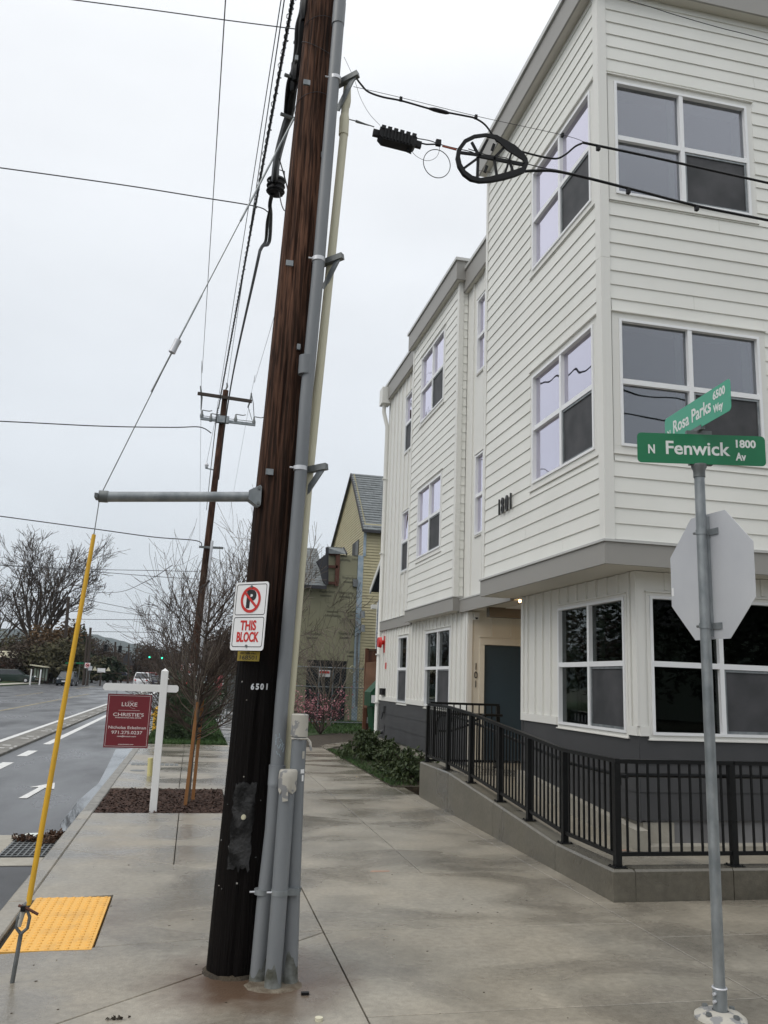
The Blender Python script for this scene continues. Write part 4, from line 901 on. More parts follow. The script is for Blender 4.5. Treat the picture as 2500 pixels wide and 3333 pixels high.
# chalky scribble on the grey conduit
def scribble(par, pts, r, m_, Y, cx_line, R_):
    mb = MB(); out_ = []
    for x, y in pts:
        p = PY(x, y, Y); cx_ = cx_line(y); dx = max(-R_*.98, min(R_*.98, p.x-cx_)); out_.append(Vector((cx_+dx, Y-math.sqrt(R_*R_-dx*dx)-.0008, p.z)))
    mb.tube(out_, r, 4); return mb.build('graffiti_stroke', m_, par)
def c1x(y): return PY(lerp(903,916,(2481-y)/181), y, 5.39).x
def sp(x, y): return (750+x/5.53, 2300+y/5.53)
m_chalk = mat('pale_blue_marker', (.42,.55,.62), .6)
for st in ([(810,490),(815,560),(880,540),(868,470)],[(812,560),(808,680)],[(800,625),(885,620)],[(835,680),(845,745),(905,650),(870,740)],[(890,570),(940,680),(905,760)],[(960,670),(900,700),(965,720),(930,810)],[(820,790),(832,845),(865,840),(885,890)]):
    scribble(c1, [sp(*q) for q in st], .0011, m_chalk, 5.39, c1x, .0425)

# ================================================================ GUY WIRE WITH STRUT
Yg = 5.5
guy = thing('guy_wire_anchor', tuple(G(38,3208)), 'guy wire with steel strut and yellow guard running down to the anchor rod', 'guy wire')
tip = PY(325,1617,Yg); MB().cyl(PY(345,1617,Yg), PY(826,1617,Yg), .0335, n=20).build('strut', m_galv, guy, smooth=True)
MB().cyl(PY(322,1615,Yg), PY(352,1617,Yg), .039, n=16).build('strut_end_cap', m_galvd, guy, smooth=True)
e_ = PY(838,1617,Yg); mb = MB(); mb.extr([e_+Vector((-.06,-.05,-.03)), e_+Vector((-.06,-.05,.03)), e_+Vector((.012,-.05,.072)), e_+Vector((.022,-.05,.06)), e_+Vector((.022,-.05,-.062)), e_+Vector((.008,-.05,-.075))], (0,.10,0)); mb.build('pole_flange', m_galv, guy)
for z in (.05,-.052): MB().cyl(e_+Vector((.006,-.05,z)), e_+Vector((.006,-.064,z)), .011, n=8).build('flange_bolt', m_galvd, guy)
MB().bar(tip+Vector((-.018,-.05,0)), tip+Vector((-.018,.05,0)), .02, .03).build('tip_clamp', m_galvd, guy)
ins = PY(570,1127,Yg); topg = PY(957,385,5.52); dirg = (topg-ins).normalized()
MB().tube([tip, ins-dirg*.05], .0035, 6).build('guy_strand', m_galvd, guy); MB().tube([ins-dirg*.36, ins-dirg*.05], .006, 6).build('guy_grip', m_galvd, guy)
MB().tube([ins+dirg*.05, topg], .0038, 6).build('guy_strand', m_galvd, guy); MB().tube([ins+dirg*.05, ins+dirg*.42], .0065, 6).build('guy_grip', m_galv, guy); MB().tube([topg-dirg*.95, topg], .008, 6).build('guy_grip', m_galv, guy)
MB().tube([ins-dirg*.055, ins-dirg*.05, ins-dirg*.015, ins+dirg*.015, ins+dirg*.05, ins+dirg*.055], [.014,.024,.022,.022,.024,.014], 12).build('guy_insulator', m_alu, guy, smooth=True)
gt, gb = PY(306,1740,Yg), PY(92,2945,Yg)
MB().tube([tip, gt], .0032, 6).build('guy_strand', m_galvd, guy)
MB().tube([gt+(gb-gt)*t for t in (0,.25,.5,.75,1)], [.0125,.0145,.0152,.016,.016], 16).build('guard_sleeve', m_yguard, guy, smooth=True)
ey = PY(76,3000,Yg); rod_t, rod_b = PY(68,3040,Yg), PY(37,3214,Yg); dr_ = (rod_t-rod_b).normalized()
MB().tube([rod_b-dr_*.05, rod_t], .0125, 10).build('anchor_rod', m_galvd, guy, smooth=True)
side_ = Vector((1,0,0)); mb = MB(); mb.tube([rod_t, rod_t+side_*.030+dr_*.03, rod_t+side_*.032+dr_*.09, rod_t+side_*.012+dr_*.125, rod_t-side_*.014+dr_*.125, rod_t-side_*.032+dr_*.09, rod_t-side_*.028+dr_*.03, rod_t], .0095, 8); mb.build('anchor_eye', m_galvd, guy, smooth=True)
MB().tube([rod_t-side_*.018+dr_*.04, rod_t-side_*.01+dr_*.13, gb+Vector((.0,0,.03))], [.012,.016,.014], 8).build('thimble', m_tape, guy, smooth=True)
MB().tube([gb+Vector((-.05,-.01,-.0)), gb+Vector((.0,-.02,-.015)), gb+Vector((.062,-.012,-.05))], .008, 6).build('cotter_clamp', m_rust, guy)
mb = MB(); mb.box(gb.x-.035,gb.x-.01,gb.y-.03,gb.y+.02,gb.z-.03,gb.z+.0); mb.build('wire_clip', m_blackp, guy)

# ================================================================ CABLES TO THE RIGHT
def cable(name, pts, r, m_, label, cat='cable', n=7, group=None, sub=6):
    pts = [Vector(p) for p in pts]; o_ = []
    for i in range(len(pts)-1):
        p0, p1, p2, p3 = pts[max(i-1,0)], pts[i], pts[i+1], pts[min(i+2,len(pts)-1)]
        for s_ in range(sub):
            t = s_/sub; o_.append(.5*((2*p1)+(p2-p0)*t+(2*p0-5*p1+4*p2-p3)*t*t+(3*p1-p0-3*p2+p3)*t**3))
    o_.append(pts[-1]); return MB().tube(o_, r, n).build(name, m_, base=tuple(pts[0]), smooth=True, label=label, cat=cat, group=group)
Yc = 5.55
def b(x, y, Y=Yc): return PY(1100+x/2.074, 200+y/2.074, Y)
def c3b(x, y, Y=Yc): return PY(1600+x/1.843, y/1.843, Y)
uc = cable('upper_service_cable', [b(128,118),b(160,160),b(205,205),b(300,240),b(430,266),b(620,320),b(740,345),b(860,368),b(925,384),b(990,425),b(1040,490),b(1075,545)], .0075, m_cable, 'thick black cable sagging from the top pole bracket down to the storage loop')
mb = MB(); mb.tube([b(615,318),b(650,325),b(690,335),b(730,345),b(750,349)], [.009,.016,.017,.015,.009], 10); mb.build('splice_sleeve', m_cable, uc, smooth=True)
cable('upper_messenger_wire', [b(105,170),b(430,245),b(930,368),b(1520,497),c3b(555,852)], .0022, m_wire, 'thin steel messenger wire stretched above the thick cable towards the building')
for q in ((425,255),(932,376),(1515,498)): MB().box(b(*q).x-.01,b(*q).x+.01,Yc-.012,Yc+.012,b(*q).z-.014,b(*q).z+.016).build('wire_clamp', m_blackp, bpy.data.objects['upper_messenger_wire'])
cable('loop_tail_cable', [b(1180,592),b(1300,625),b(1400,648),b(1480,655),b(1540,625),b(1600,575),b(1640,556),c3b(540,862)], .008, m_cable, 'black cable tail curving from the storage loop up to the upper bundle')
def ext(p, q, s_): return q+(q-p)*s_
u1, u2, u3, u4 = c3b(545,855), c3b(940,938), c3b(1300,1018), c3b(1659,1098)
ub = cable('upper_cable_bundle', [u1,u2,u3,u4,ext(u3,u4,2.5),ext(u3,u4,7)], .0105, m_cable, 'upper black cable bundle passing in front of the top floor corner window')
l1_, l2_, l3_, l4_, l5_ = b(1262,742),b(1340,738),c3b(430,1035),c3b(820,1130),c3b(1230,1235); l6_ = c3b(1659,1322)
lb_ = cable('lower_cable_bundle', [l1_,l2_,l3_,l4_,l5_,l6_,ext(l5_,l6_,2.5),ext(l5_,l6_,7)], .0115, m_cable, 'lower black cable bundle below the upper one, crossing the top floor windows')
cable('lower_messenger_wire', [b(1270,690),b(1400,722),b(1500,738),c3b(640,1085)], .004, m_cable, 'short strand wire joining the right tip of the storage loop')
for q, o_ in ((c3b(640,880),ub),(c3b(820,1140),lb_),(c3b(1230,1242),lb_)): MB().box(q.x-.014,q.x+.014,Yc-.014,Yc+.014,q.z-.032,q.z+.005).build('bundle_clip', m_blackp, o_)
# splice case
spc = thing('splice_case', tuple(b(400,505)), 'ribbed black splice case hanging on the strand between pole and loop', 'splice case')
ax_ = (b(520,545)-b(280,480)).normalized(); upv = Vector((-ax_.z,0,ax_.x)); a0 = b(275,490); ln = (b(525,545)-b(275,490)).length
mb = MB(); mb.extr([a0+upv*.036, a0+ax_*ln+upv*.030, a0+ax_*ln-upv*.030, a0+ax_*(ln*.93)-upv*.056, a0+ax_*(ln*.12)-upv*.060, a0-upv*.030], (0,.09,0)); mb.v = [(x,y-.045,z) for x,y,z in mb.v]; mb.build('case_body', m_blackp, spc)
for i in range(6):
    c = a0+ax_*(ln*(.09+.165*i))+upv*.038; MB().bar(c-ax_*.016, c+ax_*.016, .10, .028, upv).build('case_rib', m_blackp, spc)
for i in range(9):
    c = a0+ax_*(ln*(.14+.09*i))-upv*.012; MB().bar(c-ax_*.006+Vector((0,-.045,0)), c+ax_*.006+Vector((0,-.045,0)), .02, .075, upv).build('case_fin', m_blackp, spc)
for e0, e1 in ((a0-ax_*.045, a0), (a0+ax_*ln, a0+ax_*(ln+.045))): MB().bar(e0, e1, .03, .05, upv).build('end_bracket', m_blackp, spc)
MB().tube([b(470,585),b(490,620),b(455,600)], .009, 6).build('ground_lug', m_blackp, spc)
cable('dead_end_strand', [b(60,388),b(130,405),b(215,432),b(245,442)], .0042, m_galvd, 'dead end strand from the pole to the ribbed splice case')
MB().tube([b(120,402),b(135,408),b(210,432)], [.010,.010,.004], 8).build('strand_grip', m_galvd, bpy.data.objects['dead_end_strand'], smooth=True)
cable('tie_wire', [PY(1120,185,5.5),b(110,120),b(150,240),b(210,350),b(285,432)], .0016, m_wire, 'thin wire drooping from the pole top to the splice case')
sw_ = cable('splice_strand', [b(535,520),b(620,535),b(690,560),b(800,588),b(900,610),b(950,640)], .0038, m_cable, 'strand between the splice case and the storage loop')
MB().tube([b(540,548),b(600,560),b(690,558)], .006, 6).build('cable_tail', m_cable, sw_, smooth=True); MB().tube([b(705,572),b(800,597)], .0068, 7).build('orange_sleeve', m_orange, sw_, smooth=True); MB().box(b(678,548).x-.02,b(678,548).x+.02,Yc-.015,Yc+.015,b(678,548).z-.025,b(678,548).z+.02).build('strand_clamp', m_blackp, sw_)
ccn = b(668,690); mb = MB(); mb.torus(ccn, .1065, .0032, 'y', 40, 6, 1.12); mb.build('coiled_cable_loop', m_cable, base=tuple(ccn), smooth=True, label='thin round cable coil hanging beside the storage loop', cat='cable')
cable('drop_wire_loop', [b(488,590),b(530,640),b(600,670),b(660,650),b(685,600),b(680,565)], .0018, m_wire, 'small wire loop under the splice case')
# storage loop (teardrop frame)
ss = thing('cable_storage_loop', tuple(b(1000,670)), 'black teardrop cable storage frame with spokes hanging on the wires', 'cable storage loop')
ol = [(1270,715),(1250,765),(1190,792),(1110,815),(1020,832),(945,836),(885,822),(835,785),(800,730),(787,670),(797,610),(838,553),(905,520),(985,510),(1060,522),(1120,556),(1185,592),(1238,640),(1264,678)]
inr = [(1246,712),(1225,738),(1165,760),(1090,780),(1015,800),(950,810),(895,795),(850,762),(822,715),(812,668),(822,618),(858,570),(915,542),(985,532),(1045,548),(1085,580),(1130,625),(1190,662),(1232,688)]
o3, i3 = [b(*q)-Vector((0,.05,0)) for q in ol], [b(*q)-Vector((0,.05,0)) for q in inr]
ring(MB(), o3, i3, Vector((0,.012,0))).build('frame_band', m_blackp, ss)
n = len(o3); mb = MB(); mb.add(o3+[p+Vector((0,.032,0)) for p in o3]+[p.lerp(q,.12) for p,q in zip(o3,i3)]+[p.lerp(q,.12)+Vector((0,.032,0)) for p,q in zip(o3,i3)], [(i,(i+1)%n,(i+1)%n+n,i+n) for i in range(n)]+[(i+2*n,i+3*n,(i+1)%n+3*n,(i+1)%n+2*n) for i in range(n)]+[(i+n,(i+1)%n+n,(i+1)%n+3*n,i+3*n) for i in range(n)]); mb.build('frame_rim', m_blackp, ss)
mb = MB(); mb.extr([b(1120,560)-Vector((0,.048,0)), b(1240,640)-Vector((0,.048,0)), b(1262,690)-Vector((0,.048,0)), b(1190,662)-Vector((0,.048,0)), b(1085,585)-Vector((0,.048,0))], (0,.01,0)); mb.build('perforated_web', m_blackp, ss)
for s0, s1, wd in (((945,655),(895,562),.020),((945,655),(1000,545),.022),((930,645),(822,632),.022),((940,665),(835,742),.018),((938,660),(932,805),.022),((950,655),(1245,712),.030),((1048,665),(1110,600),.022),((1045,665),(1062,780),.020),((1160,640),(1120,765),.018),((1150,690),(1172,758),.018)):
    MB().bar(b(*s0)-Vector((0,.03,0)), b(*s1)-Vector((0,.03,0)), .018, wd*.85, Vector((0,1,0)).cross((b(*s1)-b(*s0))).normalized()).build('spoke', m_blackp, ss)
for q in ((1038,595),(990,742)):
    c = b(*q)-Vector((0,.03,0)); d_ = (b(q[0]+14,q[1]-42)-b(q[0]-14,q[1]+42)).normalized(); MB().bar(c-d_*.032, c+d_*.032, .01, .022, Vector((d_.z,0,-d_.x))).build('latch_plate', m_blackp, ss)
MB().tube([b(880,590),b(1000,630),b(1130,650),b(1260,705)], .0035, 6).build('inner_strand', m_wire, ss); MB().tube([b(950,735),b(1040,752)], .002, 5).build('inner_strand', m_wire, ss)

# ================================================================ OVERHEAD WIRES ALONG AND ACROSS THE STREET
def wire_px(name, pts, r, label, m_=None, n=6): return cable(name, [PY(x, y, Y) for x, y, Y in pts], r, m_ or m_wire, label, 'overhead wire', n)
def swire(name, x0, y0, Y0, x1, y1, Y1, r, label, m_=None, sag=0, after=None, back=14):
    S, E_ = PY(x0, y0, Y0), PY(x1, y1, Y1); pts = [S+(S-E_)*(back/(Y1-Y0))]
    for i in range(9): t = i/8; p = S.lerp(E_, t); pts.append(p-Vector((0,0,sag*4*t*(1-t))))
    if after: pts.append(PY(*after))
    return cable(name, pts, r, m_ or m_wire, label, 'overhead wire', 5, None, 2)
P2Y = 36
swire('street_wire', 734, 0, 9, 655, 1262, P2Y, .0085, 'leftmost thin street wire, nearly vertical in the sky, to the left insulator', after=(650,1775,70))
swire('street_wire', 914.8, 0, 9, 700, 1370, P2Y, .0075, 'thin street wire just left of the lashed black cable', after=(671,1515,37))
swire('street_wire', 925.3, 0, 9, 740, 1245, P2Y, .009, 'thin street wire running to the very top of the second pole')
swire('street_wire', 1000, 670, 14, 818, 1280, P2Y, .006, 'thin street wire emerging from behind the near pole to the right insulator', after=(745,1690,60), back=.5)
lc = swire('lashed_street_cable', 953, 0, 8.5, 702, 1380, P2Y-.3, .021, 'thick black lashed cable along the street, left of the near pole', m_cable, after=(672,1660,58))
a_, b_ = PY(953,0,8.5), PY(702,1380,P2Y-.3); pts = []
for i in range(700):
    t = (i/699)**1.35; p = a_.lerp(b_, t); an = i*.9; d = .026+.012*(i % 12 < 2); pts.append(p+Vector((math.cos(an)*d, 0, math.sin(an)*d)))
MB().tube(pts, .006, 4, False).build('lashing_wire', m_cable, lc)
def c5h(x, y, Y): return (500+x/2.074, y/2.074, Y)
pb = cable('pole_cable_bundle', [PY(*c5h(x,y,Y)) for x,y,Y in ((1045,-500,5.5),(1025,0,5.6),(1000,180,5.65),(990,320,5.7),(962,460,5.75),(945,560,5.8),(918,760,6.0),(895,840,6.2),(850,1000,6.8),(828,1110,7.4),(815,1215,8.0))], [.036]*62, m_cable, 'thick black cable bundle hanging down along the left of the near pole')
for x, y, Y in ((1020,60,5.6),(962,470,5.75),(948,540,5.8)): c = PY(*c5h(x,y,Y)); MB().tube([c+Vector((0,0,.10)), c+Vector((0,0,.05)), c-Vector((0,0,.05)), c-Vector((0,0,.10))], [.02,.04,.04,.02], 8).build('cable_bulge', m_cable, pb, smooth=True)
for x, y, Y, dx in ((945,515,5.75,-.07),(925,780,5.95,-.08),(990,290,5.7,-.05)): c = PY(*c5h(x,y,Y)); MB().bar(c+Vector((dx,0,0)), c+Vector((.1,.05,0)), .02, .02).build('pole_bolt', m_galvd, pb)
for k_, (dx, dy) in enumerate(((-26, .0), (14, .1))):
    cable('pole_side_cable', [PY(*c5h(x+dx+8*math.sin(i_*2.1+k_), y, Y+dy)) for i_, (x, y, Y) in enumerate(((1040,-500,5.5),(1022,0,5.6),(1000,180,5.65),(985,330,5.7),(958,470,5.75),(940,570,5.8),(915,760,6.0)))], .014, m_cable, ('outer','inner')[k_]+' loose black cable beside the thick bundle at the near pole top')
tc_ = thing('terminal_closure', tuple(PY(*c5h(825,1260,8.1))), 'black terminal closure on the cable left of the near pole', 'cable terminal')
c = PY(*c5h(825,1258,8.1)); MB().tube([c+Vector((.01,0,.10)), c+Vector((.01,0,.085)), c-Vector((0,0,.085)), c-Vector((0,0,.10))], [.04,.085,.085,.05], 10).build('closure_body', m_blackp, tc_, smooth=True)
for dz in (-.06,0,.06): MB().torus(c+Vector((0,0,dz)), .088, .012, 'z', 16, 5).build('closure_band', m_blackp, tc_, smooth=True)
mb = MB(); mb.tube([c+Vector((.02,0,.1)), c+Vector((.02,0,.2)), c+Vector((.08,0,.19)), c+Vector((.085,0,.1))], .008, 5); mb.build('lifting_handle', m_galvd, tc_)
cable('bypass_cable', [PY(*c5h(x,y,Y)) for x,y,Y in ((800,1310,8.1),(785,1380,8.3),(790,1450,8.5),(785,1600,9.2),(770,1650,9.6),(725,1680,10),(680,1866,12))]+[PY(758,1220,22),PY(730,1400,30),PY(712,1560,35)], .022, m_cable, 'black cable below the terminal closure running on to the second pole')
for k, dx in enumerate((-22,-12)): cable('bypass_strand', [PY(*c5h(x+dx*(1 if 0 < i < 4 else .2),y,Y)) for i,(x,y,Y) in enumerate(((790,1400,8.3),(785,1500,8.6),(775,1620,9.2),(755,1655,9.6),(722,1684,10)))], .010, m_cable, ('outer','inner')[k]+' of the two thinner strands beside the black cable below the closure')
wire_px('drip_loop', [c5h(848,1070,7)+() if False else (908.9,516,7.0),(930,590,7.0),(939,640,7.0),(930,685,7.2),(918,670,7.6),(908,625,8.0)], .006, 'loose wire loop hanging beside the closure, left of the near pole', m_cable)
def xwire(name, pts, r, label): return wire_px(name, pts, r, label)
xw = xwire('cross_street_wire', [(-400,-95,5.9),(150,-13,5.9),(500,33,5.9),(740,66,5.8),(975,96,5.7),(1010,100,5.55)], .0042, 'highest wire crossing the street from the top left to the near pole')
xwire('cross_street_wire', [(-500,480,8.2),(0,546,8.2),(400,602,8.2),(640,640,8.2),(830,671,8.2),(872,690,8.2)], .006, 'second wire crossing the sky towards the closure left of the near pole')
xwire('cross_street_wire', [(-900,1330,P2Y),(0,1371,P2Y),(330,1387,P2Y),(560,1391,P2Y),(650,1390,P2Y),(688,1410,P2Y)], .024, 'wire crossing the street to the second pole below its crossarms')
xwire('cross_street_wire', [(-600,1600,P2Y),(0,1680,P2Y),(310,1722,P2Y),(500,1748,P2Y),(640,1760,P2Y),(656,1780,P2Y)], .022, 'wire crossing the sky behind the yellow guard to the second pole')
xwire('cross_street_wire', [(-400,1815,90),(190,1849,90),(500,1857,90),(645,1860,90)], .032, 'upper of the far wires crossing behind the bare street tree')
xwire('cross_street_wire', [(-400,1815,90.5),(190,1852,90.5),(500,1876,90.5),(645,1885,90.5)], .032, 'lower of the far wires crossing behind the bare street tree')
xwire('cross_street_wire', [(-500,2010,110),(0,2012,110),(300,2016,110),(560,2018,110)], .035, 'far level wire just above the tree line')
xwire('cross_street_wire', [(230,1944,100),(330,1962,110),(470,1990,130)], .035, 'far wire falling away from the brown pole top')
xwire('cross_street_wire', [(230,1958,100),(330,1985,110),(470,2003,130)], .03, 'second far wire falling away from the brown pole top')
xwire('cross_street_wire', [(560,1840,60),(480,1890,80),(378,1928,110),(200,1922,110)], .03, 'thin far span wire with a knot left of the street tree')
xwire('cross_street_wire', [(300,2056,130),(420,2057,130),(520,2060,130)], .04, 'far thin wire above the hills')
xwire('cross_street_wire', [(1250,2240,33),(1180,2262,33),(960,2262,33)], .001, 'hair thin line by the fence') if False else None
xwire('corner_building_wire', [(1900,-40,6.4),(2100,17,6.4),(2200,49,6.4),(2350,92,6.4),(2500,131,6.4),(3100,300,6.4)], .0038, 'thin dark wire crossing the top right corner before the siding')

# ================================================================ STREET NAME SIGN POLE WITH STOP SIGN BACK
sx, sy = 3.12, 4.749; FOOT = G(2346, 3316); KS = FOOT.y/sy; GZ = -(EYE-EYE*KS)/KS      # the pole stands a little nearer than first laid out: the whole sign is set at its foot below
sgn = thing('street_sign_pole', (sx, sy, 0), 'galvanised pole with two green street name signs and the back of a stop sign', 'street sign')
MB().tube([(sx,sy,GZ),(sx,sy,3.175)], .0325, 20).build('pole', m_galv, sgn, smooth=True)
MB().tube([(sx,sy,GZ),(sx,sy,.075)], .040, 20).build('base_sleeve', m_galv, sgn, smooth=True); MB().torus((sx,sy,.077), .0385, .006, 'z', 24, 6).build('sleeve_ring', m_alu, sgn, smooth=True)
for z in (.05,.01): MB().cyl((sx-.038,sy-.015,z),(sx-.055,sy-.02,z),.009,n=8).build('sleeve_bolt', m_alu, sgn)
mb = MB(); nS = 26
for i, (r, z) in enumerate(((.15,-.01),(.145,.012),(.12,.030),(.075,.042),(.045,.046))):
    for j in range(nS): a_ = 2*PI*j/nS; k_ = 1+.05*noise.noise(Vector((math.cos(a_)*2,math.sin(a_)*2,i))); mb.v.append((sx+r*k_*math.cos(a_), sy+r*k_*math.sin(a_), z+GZ))
for i in range(4):
    for j in range(nS): mb.f.append((i*nS+j, i*nS+(j+1)%nS, (i+1)*nS+(j+1)%nS, (i+1)*nS+j))
ft = mb.build('base_mound', m_tape, sgn, smooth=True)
for a_ in (200, 290, 20, 110): c = Vector((sx+.105*math.cos(R(a_)), sy+.105*math.sin(R(a_)), .034+GZ)); MB().cyl(c, c+Vector((0,0,.014)), .019, .015, 8).build('anchor_bolt', m_galvd, ft)
def blade(name, c, ux, L_, H_, m_, rows):
    ux = Vector(ux).normalized(); uy = Vector((0,0,1)); nn = ux.cross(uy).normalized()
    bl = MB().extr(rrect(Vector(c), ux, uy, L_/2, H_/2, .028, 6), -nn*.003).build(name, m_, sgn)
    for body, px_, py2, wd, cap in rows: text_fit('sign_lettering', body, wd, cap, m_signw, bl, Vector(c)+ux*px_+uy*py2+nn*.001, ux, uy, ext=.0005, bold=.0024)
    return bl
fu = Vector((.974,-.225,0)); fn = fu.cross(Vector((0,0,1)))
fc = Vector((3.125,4.73,3.312))+fn*.012
blade('street_name_blade', fc, fu, .835, .202, m_green, [('N',-.325,-.012,.040,.058),('Fenwick',-.03,0.0,.41,.088),('1800',.285,.042,.125,.050),('Av',.255,-.045,.062,.050)])
ru = Vector((-.08,-.997,0)); rn = ru.cross(Vector((0,0,1)))
rc = Vector((3.118,4.745,3.553))+rn*.012
blade('street_name_blade', rc, ru, .86, .205, m_green2, [('N',-.37,-.03,.038,.055),('Rosa Parks',-.055,0,.50,.088),('6500',.30,.048,.14,.052),('Way',.285,-.04,.11,.050)])
mb = MB(); mb.tube([(sx,sy,3.13),(sx,sy,3.175),(sx,sy,3.20),(sx,sy,3.215)], [.038,.038,.05,.05], 16); mb.build('sign_cap', m_galvd, sgn, smooth=True)
c0 = Vector((3.125,4.74,3.222)); MB().bar(c0-fu*.075, c0+fu*.075, .03, .028).build('blade_clamp', m_galvd, sgn)
c0 = Vector((3.12,4.74,3.425)); MB().bar(c0-fu*.082, c0+fu*.082, .03, .03).build('blade_clamp', m_galvd, sgn); c0 = Vector((3.118,4.745,3.452)); MB().bar(c0-ru*.07, c0+ru*.07, .03, .028).build('blade_clamp', m_galvd, sgn)
su = Vector((.08, -.9968, 0)); sn = su.cross(Vector((0,0,1))).normalized()      # sn points towards the camera side (the back of the sign)
ctr = Vector((sx,sy,2.486))-sn*.050; Rr = .402/math.cos(PI/8)
mb = MB(); mb.extr([ctr+su*Rr*math.cos(PI/8+i*PI/4)+Vector((0,0,1))*Rr*math.sin(PI/8+i*PI/4) for i in range(8)], -sn*.0025); stp = mb.build('stop_sign_back', m_alu, sgn)
mb = MB(); mb.extr([ctr-sn*.003+su*(Rr*.985)*math.cos(PI/8+i*PI/4)+Vector((0,0,1))*Rr*.985*math.sin(PI/8+i*PI/4) for i in range(8)], -sn*.0008); mb.build('stop_sign_face', m_red, stp)
MB().bar(Vector((sx,sy,2.10))-sn*.04+su*.014, Vector((sx,sy,2.87))-sn*.04+su*.014, .02, .006).build('sign_stiffener', m_galv, stp)
mb = MB(); c_ = ctr-su*.385+Vector((0,0,-.07))+sn*.001; mb.extr([c_-su*.008-Vector((0,0,.028)), c_+su*.012-Vector((0,0,.028)), c_+su*.012+Vector((0,0,.028)), c_-su*.008+Vector((0,0,.028))], sn*.001); mb.build('white_sticker', m_white, stp)
for z in (2.765, 2.165):
    MB().tube([(sx,sy,z-.016),(sx,sy,z+.016)], .0365, 18).build('sign_band', m_galv, sgn, smooth=True)
    c0 = Vector((sx,sy,z)); MB().bar(c0-sn*.045-su*.06, c0-sn*.045+su*.10, .008, .04).build('band_bracket', m_galv, sgn); MB().cyl(c0-su*.036+sn*.01, c0-su*.062+sn*.012, .009, n=8).build('band_bolt', m_galvd, sgn)

sgn.location = (FOOT.x, FOOT.y, EYE-EYE*KS); sgn.scale = (KS,)*3

# ================================================================ REAL ESTATE SIGN
res = thing('real_estate_sign', (-.37, 11.72, 0), 'white painted post and arm with a hanging maroon real estate panel in the mulch bed', 'sign')
def bevbox(x0,x1,y0,y1,z0,z1,name,m_,par,bv=.004):
    ob = MB().box(x0,x1,y0,y1,z0,z1).build(name, m_, par); md = ob.modifiers.new('bevel','BEVEL'); md.width = bv; md.segments = 2; return ob
bevbox(-.418,-.325,11.675,11.765,-.02,1.775,'post',m_wpaint,res)
mb = MB(); mb.add([(-.418,11.675,1.776),(-.325,11.675,1.776),(-.325,11.765,1.776),(-.418,11.765,1.776),(-.372,11.72,1.815)], [(0,1,4),(1,2,4),(2,3,4),(3,0,4),(0,3,2,1)]); mb.build('post_cap', m_wpaint, res)
mb = MB(); mb.extr([(-1.11,11.685,1.597),(-1.135,11.685,1.57),(-1.135,11.685,1.53),(-1.11,11.685,1.503),(-.4185,11.685,1.503),(-.4185,11.685,1.597)], (0,.07,0)); mb.extr([(-.3245,11.685,1.597),(-.3245,11.685,1.503),(-.20,11.685,1.503),(-.178,11.685,1.525),(-.178,11.685,1.575),(-.20,11.685,1.597)], (0,.07,0)); mb.build('arm', m_wpaint, res)
for x in (-.96,-.60): MB().tube([(x,11.72,1.51),(x,11.72,1.455)], .0035, 6).build('hanging_hook', m_galvd, res)
pn = MB().box(-1.065,-.508,11.712,11.718,.782,1.462).build('sign_panel', m_maroon, res)
pc = Vector((-.7865,11.711,0)); X_, Z_ = Vector((1,0,0)), Vector((0,0,1)); ptop = 1.462; pH = .68
fr_ = [Vector((-1.047,11.711,.800)),Vector((-.526,11.711,.800)),Vector((-.526,11.711,1.444)),Vector((-1.047,11.711,1.444))]; fi = [Vector((-1.0435,11.711,.8035)),Vector((-.5295,11.711,.8035)),Vector((-.5295,11.711,1.4405)),Vector((-1.0435,11.711,1.4405))]
ring(MB(), fr_, fi, Vector((0,-.0008,0))).build('panel_border', m_pinkw, pn)
for body, f_, wd, cap, dx in (('LUXE',.195,.195,.050,.0),('CHRISTIE\'S',.387,.385,.042,0),('INTERNATIONAL REAL ESTATE',.443,.325,.014,0),('Nicholas Eckelman',.627,.47,.036,0),('971.275.0237',.72,.385,.040,0),('nick@luxecir.com',.788,.235,.017,0),('www.luxecir.com',.936,.19,.014,0)):
    text_fit('panel_lettering', body, wd, cap, m_pinkw, pn, (pc.x+dx,11.7105,ptop-pH*f_), X_, Z_, ext=.0004, bold=.0004)
MB().box(-.92,-.65,11.7102,11.7112,ptop-pH*.304-.0015,ptop-pH*.304+.0015).build('panel_rule', m_pinkw, pn)
MB().tube([(-.74,11.7105,1.375),(-.80,11.7105,1.372),(-.825,11.7105,1.34),(-.80,11.7105,1.315),(-.75,11.7105,1.285),(-.71,11.7105,1.28)], .0012, 4).build('panel_swash', m_pinkw, pn)

# ================================================================ TREES AND BUSHES
def grow(rg, segs_, p, d, L_, r, lv, spread, up_, nseg=4, kids=(3,5), twist=.12, minr=.004, ratio=.68, start=.35):
    pts = [p]; dd = d.normalized()
    for i in range(nseg):
        dd = (dd+Vector((rg.gauss(0,twist),rg.gauss(0,twist),rg.gauss(0,twist)*.6+up_))).normalized(); pts.append(pts[-1]+dd*L_/nseg)
    rs = [max(minr, lerp(r, r*.45, i/nseg)) for i in range(nseg+1)]; segs_.append((pts, rs, lv))
    if lv <= 0: return
    for k in range(rg.randint(*kids)):
        t = rg.uniform(start, 1); i = min(int(t*nseg), nseg-1); q = pts[i].lerp(pts[i+1], t*nseg-i)
        base_d = (pts[i+1]-pts[i]).normalized(); az = rg.uniform(0,2*PI); side = base_d.cross(Vector((math.cos(az),math.sin(az),.3))).normalized()
        nd = (base_d*(1-spread)+side*spread*rg.uniform(.7,1.3)).normalized()
        grow(rg, segs_, q, nd, L_*ratio*rg.uniform(.7,1.15), rs[i]*.58, lv-1, spread, up_, max(2,nseg-1), kids, twist, minr, ratio, start)
